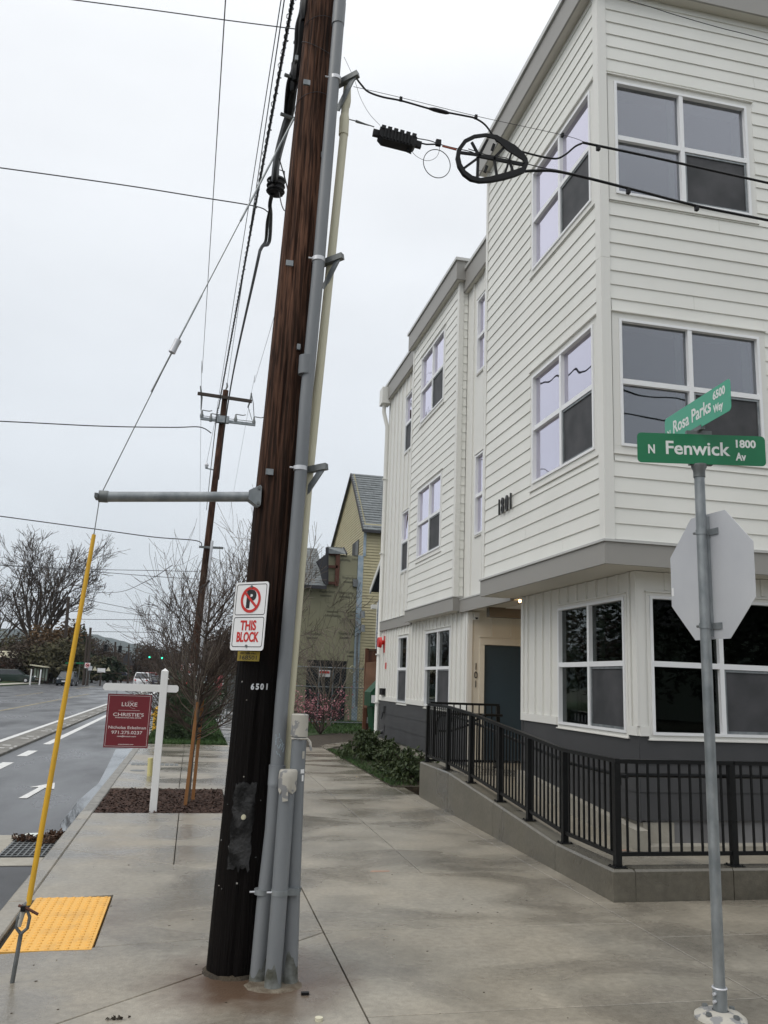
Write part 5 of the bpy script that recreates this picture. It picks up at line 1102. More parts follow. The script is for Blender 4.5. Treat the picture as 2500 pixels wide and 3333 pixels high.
def tree_mesh(segs_, n_main=7, n_twig=3):
    a_, b_ = MB(), MB()
    for pts, rs, lv in segs_: (a_ if rs[0] > .02 else b_).tube(pts, rs, n_main if rs[0] > .05 else n_twig, False)
    return a_, b_
def leaves(mb, rg, pts, n, s0, s1, jit):
    for _ in range(n):
        p = rg.choice(pts)+Vector((rg.gauss(0,jit),rg.gauss(0,jit),rg.gauss(0,jit))); s_ = rg.uniform(s0,s1)
        a_ = Vector((rg.gauss(0,1),rg.gauss(0,1),rg.gauss(0,1))).normalized(); b_ = a_.cross(Vector((rg.gauss(0,1),rg.gauss(0,1),rg.gauss(0,1)))).normalized()
        mb.quad(p-a_*s_, p-b_*s_*.45, p+a_*s_, p+b_*s_*.45)
# young street tree
tr = thing('street_tree', (.06,12.55,0), 'young leafless street tree with upswept thin branches tied to stakes', 'tree')
rg = random.Random(11); sg = []
tk = [Vector((.06,12.55,-.02)), Vector((.07,12.55,.6)), Vector((.10,12.56,1.2)), Vector((.12,12.56,1.75)), Vector((.14,12.57,2.3)), Vector((.15,12.57,3.0))]
sg.append((tk, [.034,.030,.028,.024,.016,.008], 9))
for k in range(66):
    z = rg.uniform(.95,2.5) if k > 22 else rg.uniform(.8,1.5); i = 0
    while i < 4 and tk[i+1].z < z: i += 1
    q = tk[i].lerp(tk[i+1], (z-tk[i].z)/(tk[i+1].z-tk[i].z)); az = rg.uniform(0,2*PI); fl = rg.uniform(.6,1.7)
    d0 = Vector((math.cos(az)*fl, math.sin(az)*fl, rg.uniform(.35,1.0)))
    grow(rg, sg, q, d0, rg.uniform(.7,1.35), rg.uniform(.009,.015), 2, .42, .11, 5, (3,6), .10, .0026, .62, .15)
a_, b_ = tree_mesh(sg, 8, 3); a_.build('trunk', m_bark, tr, smooth=True); b_.build('branches', m_twig, tr)
sg = []
for k in range(16):
    az = rg.uniform(0,2*PI); q = tk[2].lerp(tk[3], rg.random()); d0 = Vector((math.cos(az)*1.2,math.sin(az)*1.2,rg.uniform(.2,.7))); grow(rg, sg, q-Vector((0,0,rg.uniform(0,.5))), d0, rg.uniform(.7,1.1), .009, 1, .4, .22, 6, (2,4), .1, .0028, .6, .3)
a_, b_ = tree_mesh(sg, 5, 3); b_.build('pale_shoots', m_twigl, tr)
MB().box(.02,.16,12.42,12.46,1.02,1.06).build('tree_tie', m_blackp, tr)
for k, (x, y, tx, h_) in enumerate(((.03,12.28,.085,1.37),(.13,12.75,.16,1.42))):
    st = MB(); st.bar((x,y,-.02),(tx,y+.02,h_),.045,.045,Vector((0,1,0))); st.build('tree_stake', m_stake, base=(x,y,0), label=('front','rear')[k]+' orange brown wooden stake holding the bare street tree', cat='stake', group='stakes of the street tree')
def bush(name, c, rx, ry, rz, n, s0, s1, m_, label, cat='bush', droop=.0, twig=True, par_g=None, seed=1, flat=.45):
    rg = random.Random(seed); t_ = thing(name, (c[0],c[1],c[2]), label, cat, par_g); mb = MB(); pts = []; tw = MB()
    clumps = [(Vector((rg.gauss(0,.45)*rx, rg.gauss(0,.45)*ry, abs(rg.gauss(.45,.28))*rz)), rg.uniform(.25,.5)) for _ in range(16)]
    for _ in range(n):
        cp, cs = rg.choice(clumps); d = Vector((rg.gauss(0,1),rg.gauss(0,1),rg.gauss(0,1))).normalized()*cs*rg.uniform(.6,1)
        p = Vector(c)+cp+Vector((d.x*rx,d.y*ry,d.z*rz*.9)); p.z = max(p.z, c[2]+.02)
        if ((p.x-c[0])/rx)**2+((p.y-c[1])/ry)**2+((p.z-c[2])/(rz*1.15))**2 > 1.15: continue
        s_ = rg.uniform(s0,s1); ax = (d+Vector((rg.gauss(0,.5),rg.gauss(0,.5),rg.gauss(-droop,.5)))).normalized(); w_ = ax.cross(Vector((rg.gauss(0,1),rg.gauss(0,1),rg.gauss(0,1)))).normalized(); nn = ax.cross(w_)
        k = len(mb.v); mb.v += [tuple(p), tuple(p+ax*s_*.5+w_*s_*flat*.5+nn*s_*.06), tuple(p+ax*s_), tuple(p+ax*s_*.5-w_*s_*flat*.5+nn*s_*.06)]; mb.f += [(k,k+1,k+2),(k,k+2,k+3)]
    mb.build('foliage', m_, t_)
    if twig:
        for _ in range(26):
            az = rg.uniform(0,2*PI); e_ = Vector(c)+Vector((math.cos(az)*rx*rg.uniform(.3,.85), math.sin(az)*ry*rg.uniform(.3,.85), rz*rg.uniform(.5,1.0))); b0 = Vector(c)+Vector((math.cos(az)*.05,math.sin(az)*.05,0)); tw.tube([b0, b0.lerp(e_,.5)+Vector((0,0,.05)), e_], [.010,.007,.003], 4)
        tw.build('stems', m_twig, t_)
    return t_
bush('broadleaf_bush', (4.05,15.35,.0), .50, .72, .50, 3000, .05,.12, m_leafb, 'dark broadleaf bush nearest the end of the retaining wall', droop=.7, seed=3, par_g='bushes along the charcoal wall')
bush('broadleaf_bush', (3.98,16.85,.0), .46, .75, .44, 2400, .05,.11, m_leafb, 'low middle broadleaf bush beside the concrete foundation', droop=.7, seed=4, par_g='bushes along the charcoal wall')
bush('broadleaf_bush', (4.02,19.3,.0), .66, 1.35, .56, 4200, .06,.13, m_leafb, 'wide broadleaf bush at the foot of the white downpipe', droop=.7, seed=5, par_g='bushes along the charcoal wall')
bush('evergreen_shrub', (-.12,24.6,.0), 1.12, 1.2, 1.75, 17000, .05,.12, m_yew, 'dark green needly shrub on the verge behind the bare street tree', seed=6, flat=.28)
bush('hedge_shrub', (2.95,46,.0), .75, 5, 1.2, 5200, .12,.24, m_leafd, 'dark hedge shrub at the right edge of the old pavement', seed=8)
bush('hedge_shrub', (3.1,62,.0), 1.0, 6, 1.5, 2500, .2,.35, m_leafd, 'farther hedge along the old pavement towards the pink board', seed=9)
# flowering shrubs
def pink_shrub(c, rx, h_, label, seed, n):
    rg = random.Random(seed); t_ = thing('flowering_shrub', c, label, 'flowering shrub', 'pink flowering shrubs on the lawn'); sg = []
    for k in range(9):
        az = rg.uniform(0,2*PI); grow(rg, sg, Vector(c), Vector((math.cos(az)*.55*rx,math.sin(az)*.5*rx,1)), h_*rg.uniform(.6,.85), .028, 2, .5, .03, 4, (3,4), .15, .006, .55, .4)
    a_, b_ = tree_mesh(sg, 5, 3); a_.build('stems', m_twig, t_); b_.build('twigs', m_twig, t_); fl = MB(); leaves(fl, rg, [p for pts,rs,lv in sg if lv < 2 for p in pts[1:] if p.z > c[2]+h_*.3], n, .025, .05, .09); fl.build('blossom', m_pink, t_)
pink_shrub((4.13,27.6,0), 1.5, 1.45, 'pink flowering shrub on the lawn just right of the capped conduit', 21, 750)
pink_shrub((2.9,30.5,0), 1.5, 1.5, 'pink flowering shrub half hidden behind the conduits', 22, 700)
pink_shrub((7.3,37.5,0), .8, 1.25, 'small pink and cream shrub beside the tall fence post', 23, 350)
def bare_tree(name, c, h_, r0_, spread, seed, label, lv=4, trunk=.25, m_=None, nleaf=0, lm=None, kids=(3,5), minr=.02, limbs=7, ls=(.08,.2), group=None, flare=.7, nt=3, up2=.05):
    rg = random.Random(seed); t_ = thing(name, c, label, 'tree', group); sg = []; c = Vector(c); tp_ = c+Vector((rg.gauss(0,.2),0,h_*trunk))
    sg.append(([c-Vector((0,0,.1)), c.lerp(tp_,.5)+Vector((rg.gauss(0,.1),0,0)), tp_], [r0_, r0_*.85, r0_*.7], 9))
    for k in range(limbs):
        az = 2*PI*(k+rg.random()*.8)/limbs; f_ = rg.uniform(.15,flare); grow(rg, sg, c.lerp(tp_, rg.uniform(.7,1)), Vector((math.cos(az)*f_, math.sin(az)*f_, 1)), h_*(1-trunk)*rg.uniform(.42,.6), r0_*.42, lv-1, spread, up2, 5, kids, .10, minr, .62, .25)
    a_, b_ = MB(), MB()
    for pts, rs, l in sg: (a_ if l > lv-3 else b_).tube(pts, rs, 6 if rs[0] > .08 else nt, False)
    a_.build('trunk', m_ or m_farbark, t_, smooth=True); b_.build('branches', m_ or m_farbark, t_)
    if nleaf: fl = MB(); leaves(fl, rg, [p for pts,rs,l in sg if l <= 1 for p in pts], nleaf, ls[0], ls[1], ls[1]*2); fl.build('leaves', lm or m_leafbr, t_)
    return t_
bare_tree('bare_tree', tuple(G(97,2216)), 23.0, .62, .40, 31, 'tall leafless tree with many upright limbs at the left edge', 5, .16, kids=(3,4), minr=.03, limbs=11, nleaf=700, ls=(.08,.17), flare=.5, up2=.10)
bare_tree('bare_tree', tuple(G(20,2214)+Vector((-4,6,0))), 18.5, .45, .42, 32, 'second leafless tree partly cut by the left edge of the view', 5, .2, kids=(3,4), minr=.022, limbs=7, nleaf=300, ls=(.10,.2))
bare_tree('bare_tree', (4.0,38.5,0), 9.6, .11, .40, 33, 'thin leafless tree rising behind the cream conduit', 4, .18, m_=m_twigl, kids=(4,6), minr=.009, limbs=7, flare=.55)
bare_tree('bare_tree', (5.2,32.2,0), 4.6, .075, .45, 34, 'small many stemmed bare tree before the chain link fence', 4, .12, m_=m_twigl, kids=(2,4), minr=.007, limbs=8, flare=.9)
bare_tree('bare_tree', (3.3,33.9,0), 6.0, .07, .42, 35, 'bare tree seen between the near pole and the yellow building', 4, .15, m_=m_twigl, kids=(3,5), minr=.008, limbs=7, flare=.7)
bare_tree('bare_tree', (-.9,54,0), 8.0, .12, .42, 36, 'bare verge tree behind the second utility pole', 4, .25, kids=(3,4), minr=.014, limbs=6, flare=.5)

# ================================================================ SECOND UTILITY POLE
B2 = PY(619,2190,P2Y); B2.z = 0; T2 = PY(735,1271,P2Y); B2.x = PY(627,2172,P2Y).x-.06
p2 = thing('far_utility_pole', tuple(B2), 'brown utility pole with two crossarms standing behind the street tree', 'utility pole')
MB().tube([B2, T2], [.17,.125], 14).build('pole_shaft', m_pole2, p2, smooth=True)
def q5(x, y, Y=P2Y): return PY(550+x/4.423, 1200+y/4.423, Y)
MB().bar(q5(413,356,P2Y-.2), q5(1196,472,P2Y-.2), .11, .13).build('crossarm', m_farbark, p2)
ca2 = MB().bar(q5(452,715,P2Y-.2), q5(1245,808,P2Y-.2), .10, .12).build('crossarm', m_galv, p2); MB().bar(q5(500,680,P2Y-.2), q5(1200,760,P2Y-.2), .03, .02).build('arm_rail', m_galvd, ca2)
MB().box(q5(770,750).x-.28,q5(770,750).x+.28,P2Y-.32,P2Y-.1,q5(770,750).z-.16,q5(770,750).z+.14).build('arm_saddle', m_galv, p2)
for x, y in ((476,640),(605,690),(962,700),(1225,735)):
    c = q5(x,y,P2Y-.2); MB().tube([c-Vector((0,0,.22)), c-Vector((0,0,.1)), c, c+Vector((0,0,.14))], [.07,.085,.05,.03], 8).build('insulator', m_galvd, p2, smooth=True)
    MB().tube([c+Vector((.02,0,.14)), c+Vector((.3,0,.12)), c+Vector((.42,0,.16))], .022, 4).build('jumper_clamp', m_galvd, p2)
for x0, y0, x1, y1 in ((455,250,462,590),(835,205,818,305),(1188,350,1135,560)): MB().tube([q5(x0,y0), q5(x0,y0).lerp(q5(x1,y1),.5)+Vector((.04,0,0)), q5(x1,y1)], [.035,.05,.03], 6).build('dead_end_insulator', m_galvd, p2, smooth=True)
MB().tube([q5(1190,370),q5(1215,500),q5(1225,690)], .016, 4).build('jumper_wire', m_wire, p2); MB().tube([q5(1145,560),q5(1195,740)], .012, 4).build('jumper_wire', m_wire, p2)
MB().bar(q5(523,1430), q5(650,1458), .05, .05).build('side_bracket', m_galv, p2); c = q5(543,1385); MB().tube([c-Vector((0,0,.12)), c, c+Vector((0,0,.1))], [.06,.09,.03], 8).build('insulator', m_alu, p2, smooth=True)
MB().bar(PY(648,1780,P2Y-.2), PY(727,1784,P2Y-.2), .09, .09).build('crossarm', m_galvd, p2)
MB().tube([PY(691,1760,P2Y-.25), PY(669,1962,P2Y-.25), PY(641,2266,P2Y-.25), PY(637,2295,P2Y-.25)], .062, 10).build('riser_conduit', m_alu, p2, smooth=True)
c = PY(672,1900,P2Y-.3); MB().tube([c+Vector((-.2,0,-.4)), c+Vector((-.25,0,-.2)), c, c+Vector((.12,0,.15))], .05, 6).build('cable_closure', m_blackp, p2)
for x, y, w_, h_ in ((620,2178,.20,.22),(592,2174,.13,.13)):
    c = PY(x, y, 34.0 if x > 600 else 38); s_ = thing('far_no_parking_sign', tuple(c), ('right','left')[x < 600]+' of two small white and red parking signs seen through the street tree', 'sign', 'small parking signs behind the street tree')
    MB().box(c.x-w_/2,c.x+w_/2,c.y,c.y+.01,c.z-h_,c.z+h_).build('sign_panel', m_white, s_); mb = MB(); mb.torus((c.x,c.y-.006,c.z+h_*.42),w_*.33,.012,'y',20,4); mb.build('prohibition_ring', m_red, s_); MB().box(c.x-w_*.32,c.x+w_*.32,c.y-.008,c.y,c.z-h_*.7,c.z-h_*.25).build('sign_lettering', m_red, s_)
    MB().tube([(c.x,c.y+.04,0),(c.x,c.y+.04,c.z+h_)], .03, 6).build('sign_pole', m_galvd, s_)

# ================================================================ SIDE YARD: fence, bin, neighbouring houses
fx = 5.66; wf = thing('wooden_fence', (fx,28.1,0), 'tall red brown board fence behind the white downpipe', 'fence')
zt = PY(1190,2113,28.1).z
MB().box(fx-.06,fx+.05,28.02,28.13,-.05,zt+.03).build('fence_post', m_fence, wf)
for k in range(12): x0 = fx+.06+k*.155; MB().box(x0,x0+.15,28.06+rnd.uniform(0,.012),28.085,.05,zt-.02+rnd.uniform(-.01,.01)).build('fence_board', m_fence, wf)
MB().box(fx-.02,fx+2,28.02,28.12,zt-.015,zt+.02).build('fence_cap', m_fence, wf)
mb = MB(); mb.extr([(5.50,27.6,.9),(6.4,27.4,.65),(6.45,27.85,2.45),(5.62,27.95,2.35)], (.0,.02,.0)); mb.build('plywood_sheet', m_ply, base=(6,27.7,.65), label='brown plywood sheet leaning on the board fence', cat='plywood')
cbk = thing('block_wall', (5.9,27.3,0), 'short stack of grey concrete blocks under the plywood sheet', 'block wall')
for j in range(4):
    for i in range(3): x0 = 5.60+i*.40+(.2 if j % 2 else 0); MB().box(x0,x0+.39,27.2,27.4,j*.2,j*.2+.19).build('concrete_block', m_cblock, cbk)
gb_ = thing('waste_bin', (5.55,25.0,0), 'dark green plastic bin with a white label behind the downpipe', 'bin')
mb = MB(); mb.hexa([(5.28,24.7,.02),(5.85,24.7,.02),(5.85,25.3,.02),(5.28,25.3,.02)], [(5.18,24.6,1.0),(5.9,24.6,1.0),(5.9,25.4,1.0),(5.18,25.4,1.0)]); mb.build('bin_body', m_greenb, gb_)
mb = MB(); mb.extr([(5.10,24.55,1.02),(5.10,24.55,1.42),(5.55,24.55,1.90),(5.95,24.55,1.90),(5.95,24.55,1.02)], (0,.9,0)); mb.build('bin_lid', m_greenb, gb_)
MB().box(5.13,5.27,24.535,24.548,1.12,1.34).build('bin_label', m_white, gb_)
# chain link panels
cf = thing('chain_link_fence', (4,33.2,0), 'galvanised chain link fence panels with a small warning sign before the unfinished house', 'fence')
def fpt(x, y): return PY(x, y, 33.2)
xa_, xb_ = fpt(940,2200).x, 6.9; zt_ = fpt(1150,2176).z; zm_ = fpt(1150,2239).z
for z in (zt_, zm_, .12): MB().tube([(xa_,33.2,z),(xb_,33.2,z)], .022, 6).build('fence_rail', m_galv, cf)
for x in (fpt(1037,2250).x, fpt(1082,2250).x, xa_, xb_, 2.5): MB().tube([(x,33.2,0),(x,33.2,zt_)], .024, 6).build('fence_post', m_galv, cf)
mb = MB(); sp_ = .13; H_ = zt_-.12; n = int((xb_-xa_+H_)/sp_)
for k in range(n):
    for sgn_ in (1,-1):
        x0 = xa_-H_+k*sp_ if sgn_ > 0 else xa_+k*sp_; pts = []
        for t in (0,1):
            x = x0+sgn_*0+ (H_*t if sgn_ > 0 else -H_*t); pts.append((x, .12+H_*t))
        (xx0,zz0),(xx1,zz1) = pts
        if xx0 < xa_: zz0 += (xa_-xx0)*(1); xx0 = xa_
        if xx1 < xa_ and sgn_ < 0: zz1 -= (xa_-xx1); xx1 = xa_
        if xx1 > xb_: zz1 -= (xx1-xb_); xx1 = xb_
        if xx0 > xb_ and sgn_ < 0: zz0 += (xx0-xb_); xx0 = xb_
        if abs(xx1-xx0) > .05: mb.bar((xx0,33.2,zz0),(xx1,33.2,zz1),.008,.008,Vector((0,1,0)))
mb.build('chain_link', m_galvd, cf, kind='stuff')
c = fpt(1056,2192); MB().box(c.x-.22,c.x+.22,33.14,33.16,c.z-.13,c.z+.13).build('warning_sign', m_white, cf); MB().box(c.x-.19,c.x+.19,33.13,33.14,c.z+.0,c.z+.09).build('warning_text', m_red, cf)
gp = thing('gate_panel', (2.05,40,0), 'grey metal gate panel beside the old pavement, just left of the near pole', 'gate')
g0, g1 = PY(748,2200,40), PY(764,2330,40); MB().tube([(g0.x-.02,40,0),(g0.x-.02,40,g0.z)], .04, 8).build('gate_post', m_galv, gp); MB().box(g0.x+.02,g0.x+.9,39.98,40.02,.15,g0.z-.05).build('gate_sheet', m_galvd, gp); MB().tube([(g0.x-.1,40,g0.z),(g0.x+1.2,40,g0.z)], .03, 6).build('gate_rail', m_galv, gp)
# house with unfinished sheathing and yellow siding
YH = 36.5; xw1 = PY(1180,1900,YH).x
uh = thing('unfinished_house', (xw1-2,YH,0), 'house addition covered in printed olive sheathing board with a dark garage opening', 'house')
zt1 = PY(1150,1808,YH).z; xl = PY(925,1950,YH).x; xo0, xo1, zo = PY(1000,2160,YH).x, PY(1128,2160,YH).x, PY(1125,2152,YH).z
xk = PY(1064,1900,YH).x; zk = PY(1020,1908,YH).z
MB().box(xl,xw1-.001,YH+.05,YH+8,0,zk).build('wall', m_wrap, uh); MB().box(xk,xw1-.001,YH+.05,YH+8,zk+.001,zt1-.25).build('wall', m_wrap, uh)
cols = [(xl,xo0),(xo0,xo1),(xo1,xw1-.25)]; nx_ = 5; zrows = [0,zo,zo+1.25,zo+2.5,zo+3.75,zt1]
for ri in range(5):
    z0_, z1_ = zrows[ri], zrows[ri+1]; xs_ = [xl+(xw1-.25-xl)*k/4+(.35 if ri % 2 and 0 < k < 4 else 0) for k in range(5)]
    if ri == 0: xs_ = [xl, xo0, xo1, xw1-.25]
    for k in range(len(xs_)-1):
        if ri == 0 and k == 1: continue
        xa2 = xs_[k] if z1_ <= zk+.3 else max(xs_[k], xk)
        if xs_[k+1]-xa2 < .05: continue
        MB().box(xa2+.004,xs_[k+1]-.004,YH+.02,YH+.048,z0_+.004,z1_-.004).build('sheathing_panel', m_wrap, uh)
MB().box(xo0,xo1,YH+.0,YH+.045,0,zo).build('garage_opening', m_darkw, uh)
MB().box(xw1-.245,xw1-.002,YH-.02,YH+.03,.0,zt1+.02).build('corner_tape', m_bluet, uh)
for x, y, fl in ((1115,1823,1),(1172,1823,1),(1140,1882,0),(1065,1926,0),(1127,1930,0),(1085,2005,1),(1160,2005,1),(1020,2063,0),(1128,2063,0),(1152,2123,0)):
    c = PY(x, y, YH+.015); text_fit('sheathing_lettering', 'WeatherSmart', .72, .125, m_wraptxt, uh, (c.x,YH+.015,c.z), (1,0,0) if not fl else (-1,0,0), (0,0,1) if not fl else (0,0,-1))
    for dz in ((-.16,-.20) if not fl else (.16,.20)): MB().box(c.x-.3,c.x+.2,YH+.012,YH+.019,c.z+dz-.008,c.z+dz+.008).build('small_print', m_wraptxt, uh)
def hp(x, y, Y=YH): return PY(950+x/4.423, 1550+y/4.423, Y)
for (x0,y0,x1,y1) in ((515,1115,675,1125),(515,1300,660,1305),(505,1535,650,1540),(665,1110,645,1580)): MB().bar(hp(x0,y0,YH-.08),hp(x1,y1,YH-.08),.09,.18 if x1-x0 < 0 else .12, Vector((0,1,0)) if False else Vector((0,0,1)) if abs(y1-y0) < 50 else Vector((1,0,0))).build('timber_frame', m_rust, uh)
rA, rB = PY(1063,1908,YH-.45), PY(1060,1788,YH+3.4); nrr = 16; xr_ = PY(950,1850,YH).x
for k in range(nrr):
    p_, q_ = rA.lerp(rB, k/nrr), rA.lerp(rB, (k+1)/nrr); x_ = xr_+(.3 if k % 2 else 0)
    while x_ < xk-.3:
        x2 = min(x_+.62, xk-.06); MB().hexa([(x_,p_.y,p_.z),(x2-.006,p_.y,p_.z),(x2-.006,q_.y,q_.z-.01),(x_,q_.y,q_.z-.01)], [(x_,p_.y,p_.z+.03),(x2-.006,p_.y,p_.z+.03),(x2-.006,q_.y,q_.z+.012),(x_,q_.y,q_.z+.012)]).build('shingle', m_shing, uh); x_ += .62
MB().bar(Vector((xr_,rA.y,rA.z-.06)), rA+Vector((0,0,-.06)), .06, .14).build('eave_board', m_roofd, uh)
mb = MB(); mb.extr([hp(505,1025,YH-.3),hp(745,1040,YH+2.5),hp(790,1125,YH-.1),hp(510,1110,YH-.3)], (0,.06,.05)); mb.build('porch_roof', m_shing, uh); MB().bar(hp(745,1030,YH+2.4),hp(790,1120,YH-.2),.06,.08).build('roof_edge', m_roofd, uh); MB().bar(hp(508,1025,YH-.4),hp(505,1560,YH-.4),.1,.12,Vector((1,0,0))).build('roof_edge', m_roofd, uh)
mb = MB(); mb.extr([hp(360,1225,YH-.5),hp(505,1110,YH-.5),hp(500,1575,YH-.5),hp(450,1500,YH-.5),hp(410,1330,YH-.5)], (0,.25,0)); mb.build('torn_sheathing', m_roofd, uh)
c = hp(912,1540,YH-.05); MB().box(c.x-.11,c.x+.11,YH-.14,YH+.01,c.z-.16,c.z+.16).build('wall_lamp', m_galvd, uh)
mb = MB(); mb.torus((PY(1147,2178,YH-.1).x,YH-.1,PY(1147,2178,YH-.1).z),.12,.018,'y',18,5,1.2); mb.build('cable_coil', m_cream, uh)
MB().tube([PY(1165,2060,YH-.2),PY(1162,2110,YH-.2),PY(1160,2300,YH-.2)], .05, 6).build('grey_conduit', m_galvd, uh)
for y in (2000,2045): c = PY(1180,y,YH-.3); MB().tube([c-Vector((0,0,.15)),c+Vector((0,0,.15))],[.12,.10],8).build('electric_meter', m_galv, uh, smooth=True)
for k in range(3): MB().tube([PY(1140,2020+k*14,YH-.3),PY(1155,2045+k*14,YH-.35),PY(1178,2030+k*14,YH-.35)], .012, 4).build('service_cable', m_blackp, uh)
yh = thing('yellow_house', (xw1+2,YH+4,0), 'yellow lap sided house with a steep grey shingle roof behind the white building', 'house')
ze = PY(1181,1708,YH).z; xe = xw1+9; apx = PX(1141,1541,xw1-.15)
MB().box(xw1+.03,xe,YH+.06,YH+9,0,ze-.05).build('wall', m_ylap, yh)
mb = MB(); z = .0
while z < ze-.02: mb.hexa([(xw1-.01,YH-.012,z),(xe,YH-.012,z),(xe,YH+.06,z),(xw1-.01,YH+.06,z)], [(xw1-.01,YH+.018,z+.13),(xe,YH+.018,z+.13),(xe,YH+.06,z+.13),(xw1-.01,YH+.06,z+.13)]); z += .13
mb.build('front_siding_boards', m_ylap, yh, kind='stuff')
ya_, za_ = apx.y, apx.z; slope = (za_-ze)/(ya_-YH); bd = PX(1085,1782,xw1); 
mb = MB(); z = zt1-1.0
while z < za_-.1:
    y0_ = YH+.0 if z < ze else YH+(z-ze)/slope; y1_ = ya_+(za_-z)/((za_-bd.z)/(bd.y-ya_)); y1_ = max(y1_, y0_+.1)
    mb.hexa([(xw1-.03,y0_,z),(xw1+.03,y0_,z),(xw1+.03,y1_,z),(xw1-.03,y1_,z)], [(xw1,y0_,z+.13),(xw1+.03,y0_,z+.13),(xw1+.03,y1_,z+.13),(xw1,y1_,z+.13)]); z += .13
mb.build('gable_siding_boards', m_ylap, yh, kind='stuff')
yb2 = bd.y+6; zb2 = za_-(za_-bd.z)/(bd.y-ya_)*(yb2-ya_)
nr = 24; L0 = Vector((0,ya_-YH,za_-ze))
for k in range(nr):
    p, q = k/nr, (k+1)/nr; y0_, z0_, y1_, z1_ = YH-.3+(ya_-YH+.3)*p, ze-.3*slope+(za_-ze+.3*slope)*p, YH-.3+(ya_-YH+.3)*q, ze-.3*slope+(za_-ze+.3*slope)*q
    x = xw1-.12+ (.25 if k % 2 else 0); first = True
    xs_ = [xw1-.12]
    while xs_[-1] < xe: xs_.append(xs_[-1]+ (.45 if len(xs_) > 1 or k % 2 else .22))
    for a_, b_ in zip(xs_, xs_[1:]):
        if a_ > 12.2: break
        th = rnd.uniform(.035,.055); mb = MB(); mb.hexa([(a_+.004,y0_,z0_),(b_-.004,y0_,z0_),(b_-.004,y1_,z1_-.012),(a_+.004,y1_,z1_-.012)], [(a_+.004,y0_-.01,z0_+th),(b_-.004,y0_-.01,z0_+th),(b_-.004,y1_,z1_+.01),(a_+.004,y1_,z1_+.01)]); mb.build('shingle', m_shing, yh) if k*9+len(xs_) < 10**9 and a_ < 9.8 else None
MB().add([(xw1-.12,YH-.28,ze-.30*slope-.02),(xe,YH-.28,ze-.30*slope-.02),(xe,ya_,za_-.02),(xw1-.12,ya_,za_-.02),(xw1-.12,yb2,zb2),(xe,yb2,zb2)], [(0,1,2,3),(3,2,5,4)]).build('roof', m_shing, yh)
MB().bar((xw1-.13,YH-.3,ze-.3*slope-.05),(xw1-.13,ya_,za_-.04),.05,.12).build('rake_board', m_roofd, yh); MB().bar((xw1-.13,ya_,za_-.04),(xw1-.13,yb2,zb2-.03),.05,.12).build('rake_board', m_roofd, yh); MB().box(xw1-.12,xe,YH-.34,YH-.29,ze-.3*slope-.12,ze-.3*slope-.01).build('eave_board', m_roofd, yh)
MB().box(xw1-.04,xw1+.09,YH-.035,YH-.013,zt1,ze-.1).build('corner_board', m_bluet, yh)
w1_, w2_ = PX(1171,1755,xw1), PX(1149,1802,xw1); MB().box(xw1-.045,xw1-.032,w1_.y,w2_.y,zt1-.6,w1_.z).build('window', m_darkw, yh); MB().box(xw1-.05,xw1-.046,w1_.y+.05,lerp(w1_.y,w2_.y,.45),zt1-.6,w1_.z-.05).build('window_pane', m_room, yh)
# blue grey house with a gable
bh = thing('blue_house', (7.0,31,0), 'blue grey house corner with white gable trim beside the downpipe', 'house')
XB = 7.0; far_c = PX(1228,2000,XB).y; e0 = PX(1203,1925,XB-.45); e1 = PX(1256,1778,XB-.45); sl2 = (e1.z-e0.z)/(e1.y-e0.y); dy_ = e1.y-e0.y
rg_y = e0.y+dy_*2.0; zr = e0.z+sl2*(rg_y-e0.y); zc = e0.z+sl2*(far_c-e0.y)-.12
mb = MB(); mb.extr([(XB,far_c,0),(XB,far_c,zc),(XB,rg_y,zr-.12),(XB,rg_y-4,zr-3),(XB,rg_y-4,0)], (7,0,0)); mb.build('wall', m_blap, bh)
z = 0
for k in range(27): MB().hexa([(XB-.03,rg_y-3,z),(XB,rg_y-3,z),(XB,far_c-.02,z),(XB-.03,far_c-.02,z)], [(XB-.004,rg_y-3,z+.17),(XB,rg_y-3,z+.17),(XB,far_c-.02,z+.17),(XB-.004,far_c-.02,z+.17)]).build('siding_board', m_blap, bh); z += .172
MB().extr([e0+Vector((0,0,-.10)), e0+Vector((0,0,.10)), Vector((e0.x,rg_y,zr+.10)), Vector((e0.x,rg_y,zr-.10))], (.04,0,0)).build('rake_board', m_trim, bh)
MB().extr([e0+Vector((.041,0,.06)), e0+Vector((.041,0,.13)), Vector((e0.x+.041,rg_y,zr+.13)), Vector((e0.x+.041,rg_y,zr+.06))], (7,0,0)).build('roof', m_roofd, bh)
MB().extr([e0+Vector((.041,0,-.02)), e0+Vector((.041,0,.055)), Vector((e0.x+.041,rg_y,zr+.055)), Vector((e0.x+.041,rg_y,zr-.02))], (.4,0,0)).build('eave_soffit', m_roofd, bh)
MB().box(XB-.035,XB+.03,far_c-.10,far_c+.01,0,zc).build('corner_board', m_trim, bh)
MB().box(XB-.2,XB+.0,far_c+.02,far_c+.4,zc-.25,zc-.08).build('gutter_end', m_trim, bh)

